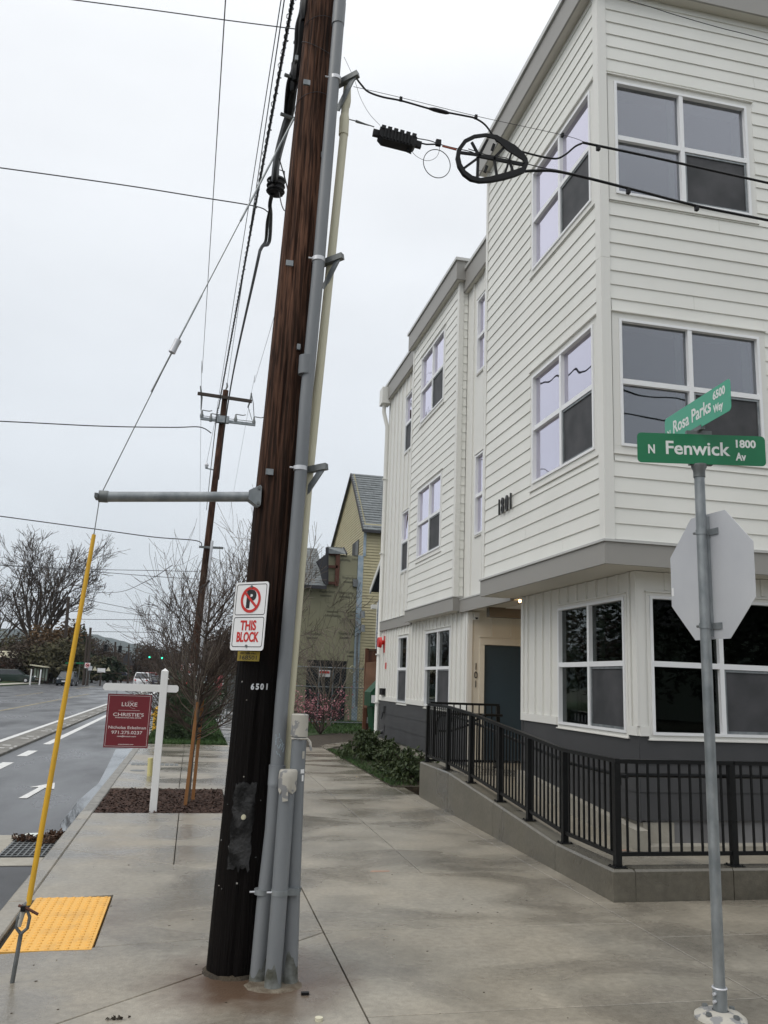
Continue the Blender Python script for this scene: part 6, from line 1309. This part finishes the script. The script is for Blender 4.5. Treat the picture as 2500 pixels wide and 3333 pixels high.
# ================================================================ STREET FURNITURE AND FAR STREET
hy = thing('fire_hydrant', (-1.02,27.8,0), 'small yellow fire hydrant just behind the white sign post', 'hydrant')
MB().tube([(-1.02,27.8,0),(-1.02,27.8,.55),(-1.02,27.8,.62),(-1.02,27.8,.72)], [.11,.10,.12,.03], 10).build('hydrant_body', m_yguard, hy, smooth=True); MB().cyl((-1.18,27.8,.45),(-.86,27.8,.45),.05,n=8).build('hydrant_outlet', m_yguard, hy)
ym = MB().tube([PY(487,2527,15.6), PY(490,2467,15.6)], .045, 10).build('marker_post', mat('pale_yellow_plastic',(.66,.60,.28),.5), base=tuple(PY(487,2527,15.6)), smooth=True, label='short pale yellow marker post just left of the white sign post', cat='post')
vc = thing('vault_cover', (-.6,17.5,0), 'long rusty utility vault grate set in the pavement behind the sign', 'vault cover')
for i in range(10): MB().box(-1.03+i*.09,-.96+i*.09,17.32,17.68,.001,.006).build('vault_plate', m_galvd, vc)
MB().cyl((-.85,16.4,.001),(-.85,16.4,.005),.13,n=20).build('valve_lid', m_galvd, base=(-.85,16.4,0), label='small round iron lid in the pavement near the marker post', cat='lid')
dg_ = thing('drain_grate', (-1.55,10.0,-.13), 'black iron storm drain grate in the gutter with wet leaves', 'drain')
MB().box(-1.79,-1.30,9.55,10.55,-.1295,-.1235).build('drain_pit', m_darkw, dg_)
for i in range(9): x = -1.78+i*.058; MB().box(x,x+.016,9.56,10.54,-.1225,-.112).build('grate_bar', m_galvd, dg_)
for i in range(9): y = 9.57+i*.115; MB().box(-1.79,-1.30,y,y+.02,-.1215,-.113).build('grate_cross_bar', m_galvd, dg_)
lt = MB(); rg = random.Random(5)
leaves(lt, rg, [Vector((-1.40+rg.gauss(0,.06),10.5+rg.gauss(0,.12),-.10)) for _ in range(60)]+[Vector((-1.6+rg.gauss(0,.1),10.42+rg.gauss(0,.05),-.105)) for _ in range(40)], 1100, .012, .035, .02); lt.build('leaf_litter', m_litter, kind='stuff', label='heap of wet brown leaves lying on the storm drain grate', cat='leaves')
MB().extr([(-1.73,10.52,-.098),(-1.60,10.50,-.095),(-1.57,10.66,-.085),(-1.70,10.68,-.09)], (0,0,.004)).build('crumpled_wrapper', mat('pale_wrapper',(.55,.68,.70),.4,(.75,.72,.60),20), base=(-1.65,10.6,-.1), label='pale crumpled wrapper lying beside the leaves on the drain', cat='litter')
# small litter near the pole
q = G(993,3238); MB().box(q.x-.022,q.x+.022,q.y-.012,q.y+.014,.001,.014).build('lighter_scrap', m_cable, base=tuple(q), label='small dark purple scrap on the pavement right of the conduits', cat='litter')
q = G(1038,3322); MB().cyl((q.x,q.y,.0),(q.x,q.y,.016),.021,n=18).build('bottle_cap', m_cream, base=tuple(q), smooth=True, label='pale yellow plastic bottle cap lying on the pavement', cat='litter')
q = G(378,3318); dt = MB(); leaves(dt, rg, [Vector((q.x+rg.gauss(0,.025),q.y+rg.gauss(0,.012),.006)) for _ in range(20)], 60, .004, .012, .003); dt.build('dirt_crumbs', m_soil, base=tuple(q), kind='stuff', label='dark crumbs of dirt near the lower edge of the pavement', cat='dirt')
q = G(1236,2836); MB().extr([(q.x-.10,q.y-.03,.0012),(q.x+.09,q.y-.02,.0012),(q.x+.1,q.y+.02,.0012),(q.x-.07,q.y+.03,.0012)], (0,0,.0006)).build('orange_survey_mark', mat('faded_orange_spray',(.36,.22,.16),.6), walk)
q = G(2018,2768,.168); MB().extr([(q.x-.08,q.y-.03,.1695),(q.x+.10,q.y-.02,.1695),(q.x+.09,q.y+.03,.1695),(q.x-.07,q.y+.04,.1695)], (0,0,.0006)).build('orange_survey_mark', MATS['faded_orange_spray'], bpy.data.objects['ramp_foot_path'])
for k in range(70):
    x, y = rnd.uniform(-1,3.5), rnd.uniform(3.3,9); s_ = rnd.uniform(.003,.008); MB().extr([(x-s_,y,.0005),(x,y-s_*.7,.0005),(x+s_*1.4,y+s_*.3,.0005),(x,y+s_,.0005)], (0,0,.002)).build('grit', m_soil, walk)
# cars
def car(loc, heading, Lc, Wc, Hc, body_m, label, lights='rear', lit=False, group='cars in the distance'):
    c = thing('parked_car' if 'parked' in label else 'car', loc, label, 'car', group); ch_, sh_ = math.cos(heading), math.sin(heading)
    def T(x, y, z): return (loc[0]+x*ch_-y*sh_, loc[1]+x*sh_+y*ch_, loc[2]+z)
    sec = [(-.5,.38,.62,.44,.62),(-.47,.24,.92,.5,.62),(-.30,.22,.97,.5,.63),(-.12,.22,1.0,.5,.62),(.22,.22,1.0,.5,.60),(.42,.24,.86,.5,.56),(.5,.36,.72,.42,.52)]
    mb = MB(); k0 = 0
    for (t, zb, zt_, wd, zs_) in sec:
        for (yy, zz) in ((-wd*.94,zb*.5),(-wd,zs_*.55),(-wd*.98,zt_*.62),(-wd*.88,zt_*.66),(wd*.88,zt_*.66),(wd*.98,zt_*.62),(wd,zs_*.55),(wd*.94,zb*.5)): mb.v.append(T(t*Lc, yy*Wc, zz*Hc))
    n = 8
    for i in range(len(sec)-1):
        for j in range(n): mb.f.append((i*n+j, i*n+(j+1)%n, (i+1)*n+(j+1)%n, (i+1)*n+j))
    mb.f.append(tuple(range(n))[::-1]); mb.f.append(tuple((len(sec)-1)*n+j for j in range(n))); mb.build('body', body_m, c, smooth=True)
    cb = MB(); bt = [(-.46,.60),(-.36,.985),(.10,1.0),(.28,.62)]; 
    for t, z in bt:
        w_ = .44 if z < .8 else .36
        cb.v += [T(t*Lc,-w_*Wc,z*Hc), T(t*Lc,w_*Wc,z*Hc)]
    cb.f += [(0,1,3,2),(2,3,5,4),(4,5,7,6),(0,2,4,6),(1,7,5,3)]; cb.build('cabin_glass', m_carglass, c)
    rf = MB(); rf.v = [T(-.38*Lc,-.37*Wc,.985*Hc),T(-.38*Lc,.37*Wc,.985*Hc),T(.11*Lc,.37*Wc,1.0*Hc),T(.11*Lc,-.37*Wc,1.0*Hc),T(-.34*Lc,-.33*Wc,1.03*Hc),T(-.34*Lc,.33*Wc,1.03*Hc),T(.06*Lc,.33*Wc,1.035*Hc),T(.06*Lc,-.33*Wc,1.035*Hc)]; rf.f = [(0,3,2,1),(4,5,6,7),(0,1,5,4),(1,2,6,5),(2,3,7,6),(3,0,4,7)]; rf.build('roof', body_m, c)
    for t, z0_, t2, z1_ in ((-.455,.60,-.365,.985),(.275,.62,.10,.99),(-.12,.62,-.12,.985)):
        for s_ in (-1,1): MB().bar(T(t*Lc,s_*.445*Wc,z0_*Hc), T(t2*Lc,s_*.365*Wc,z1_*Hc), .07, .07).build('pillar', body_m, c)
    for t in (-.31,.30):
        for s_ in (-1,1):
            wl = MB(); wl.cyl(T(t*Lc,s_*(.5*Wc-.2),.20*Hc), T(t*Lc,s_*.5*Wc+.0*s_,.20*Hc), .20*Hc, n=14); w_o = wl.build('wheel', m_tyre, c, smooth=True); MB().cyl(T(t*Lc,s_*.5*Wc,.20*Hc), T(t*Lc,s_*(.5*Wc+.01),.20*Hc), .11*Hc, n=10).build('rim', m_alu, w_o)
    for e_, mm in ((-1, MATS['sign_red']),(1, m_head if lit else m_alu)):
        for s_ in (-1,1): a_ = T(e_*.485*Lc, s_*.36*Wc, .50*Hc); b_ = T(e_*.507*Lc, s_*.36*Wc, .50*Hc); MB().cyl(a_, b_, .11, n=8).build('tail_light' if e_ < 0 else 'headlight', mm, c)
    MB().bar(T(-.505*Lc,-.12*Wc,.42*Hc), T(-.505*Lc,.12*Wc,.42*Hc), .02, .14).build('number_plate', m_white, c); MB().bar(T(.508*Lc,-.12*Wc,.33*Hc), T(.508*Lc,.12*Wc,.33*Hc), .02, .14).build('number_plate', m_white, c)
    return c
def paint(n_, c_): return mat(n_, c_, .25, spec=.6)
PB, PW_, PR, PN, PS, PG = paint('dark_blue_grey_car_paint',(.03,.04,.05)), paint('white_car_paint',(.75,.76,.77)), paint('red_car_paint',(.25,.02,.02)), paint('navy_car_paint',(.02,.025,.05)), paint('silver_green_car_paint',(.30,.36,.34)), paint('dark_green_car_paint',(.03,.045,.04))
q = PY(218,2227,107); car((q.x,107,-.13), R(-93), 4.4, 1.85, 1.62, PB, 'dark grey sport utility car driving towards us left of the yellow guard')
car((PY(464,2222,113).x,113,-.13), R(88), 4.6, 1.95, 1.80, PW_, 'white small sport utility car seen from behind above the sign arm')
car((PY(489,2220,121).x,121,-.13), R(88), 4.6, 1.95, 1.85, PR, 'red sport utility car waiting just right of the white one')
car((PY(504,2222,116).x+.25,117,-.13), R(88), 4.6, 1.9, 1.48, PN, 'navy blue sedan right of the red car, beside the white post')
car((PY(563,2202,190).x,190,-.13), R(-92), 4.6, 1.9, 1.5, PS, 'distant car with lit headlights far down the street', lit=True)
car((PY(676,2222,92).x,92,0), R(10), 4.6, 1.9, 1.55, PS, 'pale silver green parked car crossing the end of the old pavement')
car((PY(8,2217,104).x,110,0), R(5), 4.8, 1.9, 1.5, PG, 'dark green parked car at the far left edge by the brick house')
car((PY(145,2214,125).x,128,0), R(95), 4.6, 1.9, 1.5, PW_, 'small white parked car behind the bus shelter')
# white flexible posts
for k, (x, y) in enumerate(((97,2229),(128,2229),(173,2224),(259,2221),(393,2213),(409,2213),(432,2210))):
    q = G(x, y, -.13); h_ = 1.65 if k < 4 else 1.5; MB().cyl((q.x,q.y,-.13),(q.x,q.y,h_),.085,.075,8).build('flexible_post', m_white, base=(q.x,q.y,-.13), smooth=True, group='white flexible posts across the street', cat='post',
        label=('leftmost white flexible post before the bus shelter','second white flexible post before the bus shelter','white flexible post just left of the dark oncoming car','white flexible post right of the yellow guard','white flexible post by the blue awning','low white flexible post right of the blue awning','white flexible post just left of the white car')[k])
def far_pole(name, xb, yb, xt, yt, Y, r, label, m_=None, arm=None, group='far poles along the street'):
    b0, t0 = PY(xb,yb,Y), PY(xt,yt,Y); b0.z = -.1; p = thing(name, tuple(b0), label, 'pole', group); MB().tube([b0,t0],[r,r*.75],8).build('pole_shaft', m_ or m_farbark, p, smooth=True)
    if arm: MB().bar(PY(*arm[:2],Y), PY(*arm[2:],Y), .12, .14).build('crossarm', m_farbark, p)
    return p
far_pole('far_pole', 203,2205,224,1942,122,.27,'brown far pole rising above the dark trees left of the guard', arm=(216,1950,226,1955))
far_pole('far_pole', 284,2215,295,2043,112,.20,'thin dark far pole just right of the yellow guard', arm=(290,2100,303,2100))
far_pole('far_pole', 273,2212,284,2070,112,.17,'far pole with a white lamp head beside the parking prohibition sign')
far_pole('far_pole', 370,2212,376,2089,128,.17,'far pole with short arms left of the dark signals on the hill', arm=(366,2126,386,2126))
far_pole('street_lamp', 418,2210,420,2098,126,.14,'dark street lamp pole above the white car', arm=(411,2106,420,2108))
far_pole('far_pole', 396,2195,399,2140,150,.17,'short distant pole standing below the hill crest', arm=(389,2163,405,2163))
far_pole('far_pole', 441,2190,443,2110,180,.17,'most distant thin pole left of the green signals')
# traffic signals on a span wire
cable('signal_span_wire', [PY(190,2082,130),PY(280,2096,130),PY(360,2103,130),PY(440,2110,130),PY(520,2122,130),PY(640,2128,130)], .03, m_wire, 'span wire carrying the row of traffic signals', 'overhead wire')
for k, (x, y, on, lb_) in enumerate(((222,2114,0,'dark signal head left of the yellow guard'),(265,2117,0,'dark signal head hidden just right of the yellow guard'),(344,2109,0,'first dark signal head against the blue hill'),(391,2113,0,'second dark signal head against the blue hill'),(488,2132,1,'left traffic signal showing green'),(528,2135,1,'right traffic signal showing green'))):
    c = PY(x, y, 130); t_ = thing('traffic_signal', tuple(c), lb_+' hanging over the crossing', 'traffic signal', 'traffic signals over the crossing')
    MB().box(c.x-.26,c.x+.26,c.y-.15,c.y+.15,c.z-.50,c.z+.50).build('signal_housing', m_blk, t_); MB().tube([(c.x,c.y,c.z+.5),(c.x,c.y,c.z+.9)],.03,5).build('signal_hanger', m_wire, t_)
    for i in range(3):
        z = c.z+.31-i*.31; mb = MB(); mb.cyl((c.x,c.y-.15,z),(c.x,c.y-.20,z),.13,n=12); mb.build('signal_lens', (m_led if (on and i == 2) else m_darkw), t_); MB().extr([(c.x-.15,c.y-.15,z+.02),(c.x-.1,c.y-.15,z+.15),(c.x+.1,c.y-.15,z+.15),(c.x+.15,c.y-.15,z+.02),(c.x+.13,c.y-.15,z+.02),(c.x+.09,c.y-.15,z+.13),(c.x-.09,c.y-.15,z+.13),(c.x-.13,c.y-.15,z+.02)],(0,-.2,0)).build('signal_visor', m_blk, t_)
# far signs
def small_sign(x, y, Y, w_, h_, m_, label, ringed=False, base_y=None):
    c = PY(x, y, Y); t_ = thing('small_sign', (c.x,Y,0), label, 'sign'); MB().box(c.x-w_/2,c.x+w_/2,Y-.02,Y,c.z-h_/2,c.z+h_/2).build('sign_panel', m_, t_); MB().tube([(c.x,Y+.04,-.1),(c.x,Y+.04,c.z+h_/2)], .04, 6).build('sign_pole', m_galvd, t_)
    if ringed: mb = MB(); mb.torus((c.x,Y-.03,c.z),w_*.32,.04,'y',20,4); mb.build('prohibition_ring', m_red, t_); MB().bar((c.x-.18,Y-.03,c.z+.18),(c.x+.18,Y-.03,c.z-.18),.03,.06).build('prohibition_bar', m_red, t_); MB().box(c.x-.1,c.x+.14,Y-.028,Y-.021,c.z-.08,c.z+.08).build('arrow_symbol', m_blk, t_)
small_sign(285,2166,106,.62,.62,m_white,'square white sign with a red ring right of the yellow guard',True); small_sign(294,2175,104,.42,.50,m_alu,'small grey sign just right of the ringed sign')
gs = thing('far_street_sign', tuple(PY(244,2158,112)), 'two small green street name signs across the street by the guard', 'sign')
for x0, x1 in ((213,236),(248,273)): c0, c1_ = PY(x0,2158,112), PY(x1,2161,112); MB().box(c0.x,c1_.x,111.98,112,c0.z-.09,c0.z+.09).build('sign_blade', m_green, gs)
MB().tube([(PY(260,2165,112).x,112.1,-.1),(PY(260,2165,112).x,112.1,PY(260,2155,112).z)], .05, 6).build('sign_pole', m_galvd, gs)
rsn = thing('far_yard_sign', tuple(G(329,2214)), 'white cross shaped yard sign post far across the street', 'sign'); q = PY(330,2186,112); MB().box(q.x-.09,q.x+.09,111.9,112,-.1,q.z+.3).build('post', m_farbark, rsn); MB().box(q.x-.48,q.x+.48,111.88,111.9,q.z-.1,q.z+.42).build('sign_panel', m_white, rsn)
for s_ in (-1,1): MB().extr([(q.x+s_*.5,111.9,q.z+.1),(q.x+s_*1.1,111.9,q.z+.1),(q.x+s_*.8,111.9,q.z+.6)],(0,.1,0)).build('sign_wing', m_cream, rsn)
# bus shelter
bs_ = thing('bus_shelter', tuple(G(120,2226)), 'glazed bus shelter with a pale flat roof behind the white posts', 'bus shelter'); s0, s1 = PY(96,2224,112), PY(144,2224,112); zt2 = PY(100,2166,112).z
MB().hexa([(s0.x-.1,111.3,zt2),(s1.x,111.3,zt2-.2),(s1.x+.1,114.5,zt2-.2),(s0.x-.1,114.5,zt2)], [(s0.x-.1,111.3,zt2+.12),(s1.x,111.3,zt2-.08),(s1.x+.1,114.5,zt2-.08),(s0.x-.1,114.5,zt2+.12)]).build('shelter_roof', m_cream, bs_)
for i in range(6): x = lerp(s0.x,s1.x,i/5); MB().box(x-.05,x+.05,113.9,114,-.1,zt2-.05).build('shelter_post', m_farbark, bs_)
MB().box(s0.x,s1.x,113.92,113.95,.3,zt2-.3).build('shelter_glass', m_palegreen, bs_); MB().box(s0.x+.3,s1.x-.3,113.2,113.7,.45,.55).build('shelter_bench', m_rust, bs_)
# far houses
def house(x0, x1, Y, h_, rh, wm, rm, label, dep=8, door=None, wins=(), gable=False):
    a_, b_ = PY(x0,2200,Y).x, PY(x1,2200,Y).x; t_ = thing('far_house', ((a_+b_)/2,Y,0), label, 'house'); MB().box(a_,b_,Y,Y+dep,-.1,h_).build('wall', wm, t_); mb = MB(); m2 = (a_+b_)/2
    if gable: mb.add([(a_-.3,Y-.3,h_),(b_+.3,Y-.3,h_),(m2,Y-.3,h_+rh),(a_-.3,Y+dep,h_),(b_+.3,Y+dep,h_),(m2,Y+dep,h_+rh)], [(0,1,2),(5,4,3),(0,2,5,3),(1,4,5,2),(0,3,4,1)])
    else: mb.add([(a_-.3,Y-.4,h_),(b_+.3,Y-.4,h_),(b_+.3,Y+dep/2,h_+rh),(a_-.3,Y+dep/2,h_+rh),(a_-.3,Y+dep,h_),(b_+.3,Y+dep,h_)], [(0,1,2,3),(3,2,5,4),(0,3,4),(1,5,2),(0,4,5,1)])
    mb.build('roof', rm, t_)
    for u_ in wins: x = lerp(a_,b_,u_); MB().box(x-.5,x+.5,Y-.03,Y-.001,1.0,2.2).build('window', m_darkw, t_)
    if door: x = lerp(a_,b_,door); MB().box(x-.7,x+.7,Y-.04,Y-.001,-.05,2.6).build('door', m_rust, t_)
    return t_
house(-80, 46, 118, 3.0, .9, m_brick, m_cream, 'low brick house with a red brown door at the left edge', 8, .86, (.2,.5)); house(250, 282, 150, 2.3, 1.6, m_palegreen, m_roofd, 'pale green far house with a dark roof behind the poles', 8, None, (.3,.7), True)
house(388, 426, 175, 3.0, 2.4, m_brick, m_roofd, 'far red house under a steep dark roof behind the white car', 8, None, (.25,.6,.8), True)
house(330, 372, 190, 2.6, 2.2, m_brick, m_roofd, 'distant low brown house behind the yard sign', 8, None, (.4,))
aw = thing('blue_awning', tuple(PY(401,2200,130)), 'small dark blue awning by the kerb left of the white car', 'awning'); q = PY(401,2196,130); MB().extr([(q.x-.75,129.5,q.z-.1),(q.x-.45,129.5,q.z+.35),(q.x+.35,129.5,q.z+.35),(q.x+.75,129.5,q.z-.1)],(0,1,0)).build('canopy', PN, aw)
for s_ in (-.6,.6): MB().tube([(q.x+s_,130,-.1),(q.x+s_,130,q.z)], .04, 5).build('leg', m_galvd, aw)
pk = thing('pink_board', tuple(PY(706,2230,75)), 'weathered pink red board leaning by the hedge at the end of the old pavement', 'board'); a0_, a1_ = PY(697,2236,75), PY(724,2196,75); MB().extr([(a0_.x,75,0),(a1_.x+.1,76,0),(a1_.x+.1,76,a1_.z),(a0_.x,75,a1_.z-.15)],(0,.06,0)).build('board_panel', mat('pink_red_paint',(.30,.05,.06),.7,(.36,.10,.10),3), pk)
mbx = thing('dark_mailbox', tuple(PY(690,2232,70)), 'dark post mailbox beside the pale parked car', 'mailbox'); q = PY(690,2200,70); MB().box(q.x-.12,q.x+.12,69.9,70.1,0,q.z).build('post', m_blackp, mbx); MB().tube([(q.x,69.7,q.z+.12),(q.x,70.3,q.z+.12)], .16, 10).build('mailbox_drum', m_galvd, mbx)
# far tree masses, each a tree of its own
def blob_tree(c, h_, w_, seed, m_, label, n=900, s=(.25,.55), cone=False, trunk_h=.25, group='trees further down the street'):
    rg = random.Random(seed); t_ = thing('far_tree', c, label, 'tree', group); mb = MB(); c = Vector(c)
    MB().tube([c-Vector((0,0,.2)), c+Vector((0,0,h_*.6))], [w_*.035+.08, .05], 6).build('trunk', m_farbark, t_)
    cl = [(Vector((rg.gauss(0,.42)*w_/2, rg.gauss(0,.42)*w_/2, h_*rg.uniform(trunk_h,1))), rg.uniform(.14,.3)) for _ in range(34)]
    for _ in range(n):
        if cone:
            t = rg.random()**.6; z = h_*(1-t)+h_*.06; rr_ = w_/2*t*(.75+.35*math.sin(z*9/h_*3.1)) ; a_ = rg.uniform(0,2*PI); p = c+Vector((math.cos(a_)*rr_*rg.uniform(.5,1), math.sin(a_)*rr_*rg.uniform(.5,1), z))
        else:
            cp, cs = rg.choice(cl); k_ = (cp.z/h_-.5)*2; d = Vector((rg.gauss(0,1),rg.gauss(0,1),rg.gauss(0,1))).normalized()*cs*rg.uniform(.5,1)*w_; p = c+Vector((cp.x*(1-.55*k_*k_), cp.y*(1-.55*k_*k_), cp.z))+Vector((d.x,d.y,d.z*.8))
            if p.z < c.z+h_*.12: continue
        s_ = rg.uniform(*s); a_ = Vector((rg.gauss(0,1),rg.gauss(0,1),rg.gauss(0,.6))).normalized(); b_ = a_.cross(Vector((rg.gauss(0,1),rg.gauss(0,1),rg.gauss(0,1)))).normalized(); mb.quad(p-a_*s_, p-b_*s_*.4, p+a_*s_, p+b_*s_*.4)
    mb.build('crown', m_, t_); return t_
m_mist = mat('bare_far_crown', (.030,.020,.015), .9, (.075,.052,.036), .25)
adj = ['broad','tall','small','dense','thin','rounded','leaning','wide','dark','pale','ragged','low']
specs = [(-30,150,2085,14,m_leafo,0),(60,118,2100,9,m_mist,0),(130,122,2105,9,m_mist,0),(172,124,2045,10,m_leafbr,0),(205,128,2060,7,m_leafd,1),(236,138,2024,7,m_leafd,1),(256,150,2046,8,m_leafd,1),(155,118,2120,8,m_leafo,0),(20,126,2110,12,m_leafo,0),(100,140,2085,12,m_leafo,0),(215,118,2100,7,m_leafo,0),
 (315,165,2092,7,m_mist,0),(345,180,2120,8,m_mist,0),(352,126,2150,4.0,m_leafd,0),(385,190,2138,8,m_mist,0),(452,180,2108,8,m_mist,0),(490,190,2106,10,m_mist,0),(522,200,2112,10,m_mist,0),(560,210,2112,12,m_mist,0),(600,200,2100,13,m_mist,0),(640,190,2092,14,m_mist,0),(700,150,2080,12,m_mist,0),(735,120,2060,10,m_mist,0),(775,100,2040,9,m_mist,0),(680,175,2100,13,m_leafo,0),(300,140,2160,4,m_leafo,0),(378,150,2162,5,m_leafd,0),(530,230,2150,14,m_leafo,0),(278,170,2075,7,m_mist,0),(185,135,2060,9,m_mist,0)]
specs = [(x,Y,PY(x,yt,Y).z,w_,mm,cn) for x,Y,yt,w_,mm,cn in specs]
where = ['at the far left edge','behind the big bare tree','left of the brown far pole','above the dark oncoming car','left of the yellow guard','behind the yellow guard','where the hill begins','over the bus shelter','by the brick house','behind the shelter roof','beside the brown far pole','below the blue hill','behind the yard sign','on the lawn by the yard sign','right of the steep roofed house','behind the left green signal','between the two green signals','right of the green signals','behind the second utility pole','behind the parking signs','behind the riser conduit','left of the near pole','behind the gate panel','beside the near pole','behind the mailbox','behind the grey far sign','in front of the distant house','straight down the street','right of the guard behind the poles','over the oncoming car roof']
for k, (x, Y, h_, w_, mm, cn) in enumerate(specs):
    q = PY(x, 2200, Y); blob_tree((q.x,Y,0), h_, w_, 100+k, mm, ('dark conifer ' if cn else ('dark evergreen ' if mm is m_leafd else 'brown bare far tree ' if mm is m_mist else 'olive far tree ' if mm is m_leafo else 'russet tree '))+where[k], n=2600 if mm in (m_mist,m_leafo) else 1900, s=(.10,.34) if mm in (m_mist,) else (.16,.42), cone=bool(cn))
# houses and trees on the other side and behind the camera (seen only in the window panes)
for k, (x, y, h_, w_, mm) in enumerate(((-26,31,11,15,m_leafd),(-27,43,12,15,m_mist),(-25,54,11,15,m_leafd),(-27,66,13,15,m_mist),(-25,78,11,14,m_leafo),(-26,17,11,14,m_mist))):
    blob_tree((x,y,0), h_, w_, 300+k, mm, ('first','second','third','fourth','fifth','sixth')[k]+' tree across the street mirrored in the ground floor panes', n=6000, s=(.15,.38), group='trees mirrored in the window panes')
for k, (x, y, h_, w_) in enumerate(((30,-21,25,9),(6,-26,8,16),(20,-26,9,17),(32,-24,9,15))):
    blob_tree((x,y,0), h_, w_, 400+k, m_leafd, ('tall','low','broad','outer')[k]+' dark evergreen mirrored in the corner side panes', n=6000, s=(.15,.38), cone=(k==0), group='trees mirrored in the window panes')

# ================================================================ HAZE
hz = MB().box(-3600, 3600, -300, 4400, -3.0, 420).build('haze', None, kind='stuff')
hm = bpy.data.materials.new('haze_air'); hm.use_nodes = True; t = hm.node_tree; t.nodes.clear(); o_ = t.nodes.new('ShaderNodeOutputMaterial'); pv = t.nodes.new('ShaderNodeVolumePrincipled')
pv.inputs['Density'].default_value = .0001; pv.inputs['Color'].default_value = (.78,.88,.98,1); t.links.new(pv.outputs[0], o_.inputs['Volume'])
hz.data.materials.clear(); hz.data.materials.append(hm); hz.display_type = 'WIRE'
# plain neighbouring houses across the street and behind the viewpoint, seen only as dark shapes in the window panes
for k, (x0, x1, y0, y1, h_, rh, lb_) in enumerate(((-46,-36,6,30,5.5,3.2,'first dark gabled house across the street'),(-46,-36,34,60,6,3.4,'second dark gabled house across the street'),(-46,-36,64,92,5.5,3,'third dark gabled house across the street'),(-6,14,-44,-34,6,3.4,'dark gabled house behind the viewpoint'),(17,40,-44,-34,6,3.4,'wide dark gabled house farther right behind the viewpoint'))):
    t_ = thing('neighbour_house', ((x0+x1)/2,(y0+y1)/2,0), lb_+', mirrored in the panes', 'house', 'houses mirrored in the window panes')
    MB().box(x0,x1,y0,y1,-.1,h_).build('wall', m_brick if k % 2 else m_palegreen, t_); mb = MB()
    if k < 3: mx_ = (x0+x1)/2; mb.add([(x1+.4,y0-.3,h_),(x1+.4,y1+.3,h_),(mx_,y1+.3,h_+rh),(mx_,y0-.3,h_+rh),(x0-.4,y0-.3,h_),(x0-.4,y1+.3,h_)], [(0,1,2,3),(3,2,5,4),(0,3,4),(1,5,2)])
    else: my_ = (y0+y1)/2; mb.add([(x0-.3,y1+.4,h_),(x1+.3,y1+.4,h_),(x1+.3,my_,h_+rh),(x0-.3,my_,h_+rh),(x0-.3,y0-.4,h_),(x1+.3,y0-.4,h_)], [(0,1,2,3),(3,2,5,4),(0,3,4),(1,5,2)])
    mb.build('roof', m_roofd, t_)
    for u_ in (.25,.5,.75):
        if k < 3: yy = lerp(y0,y1,u_); MB().box(x1+.001,x1+.04,yy-.7,yy+.7,1.1,2.5).build('window', m_darkw, t_)
        else: xx = lerp(x0,x1,u_); MB().box(xx-.7,xx+.7,y1+.001,y1+.04,1.1,2.5).build('window', m_darkw, t_)
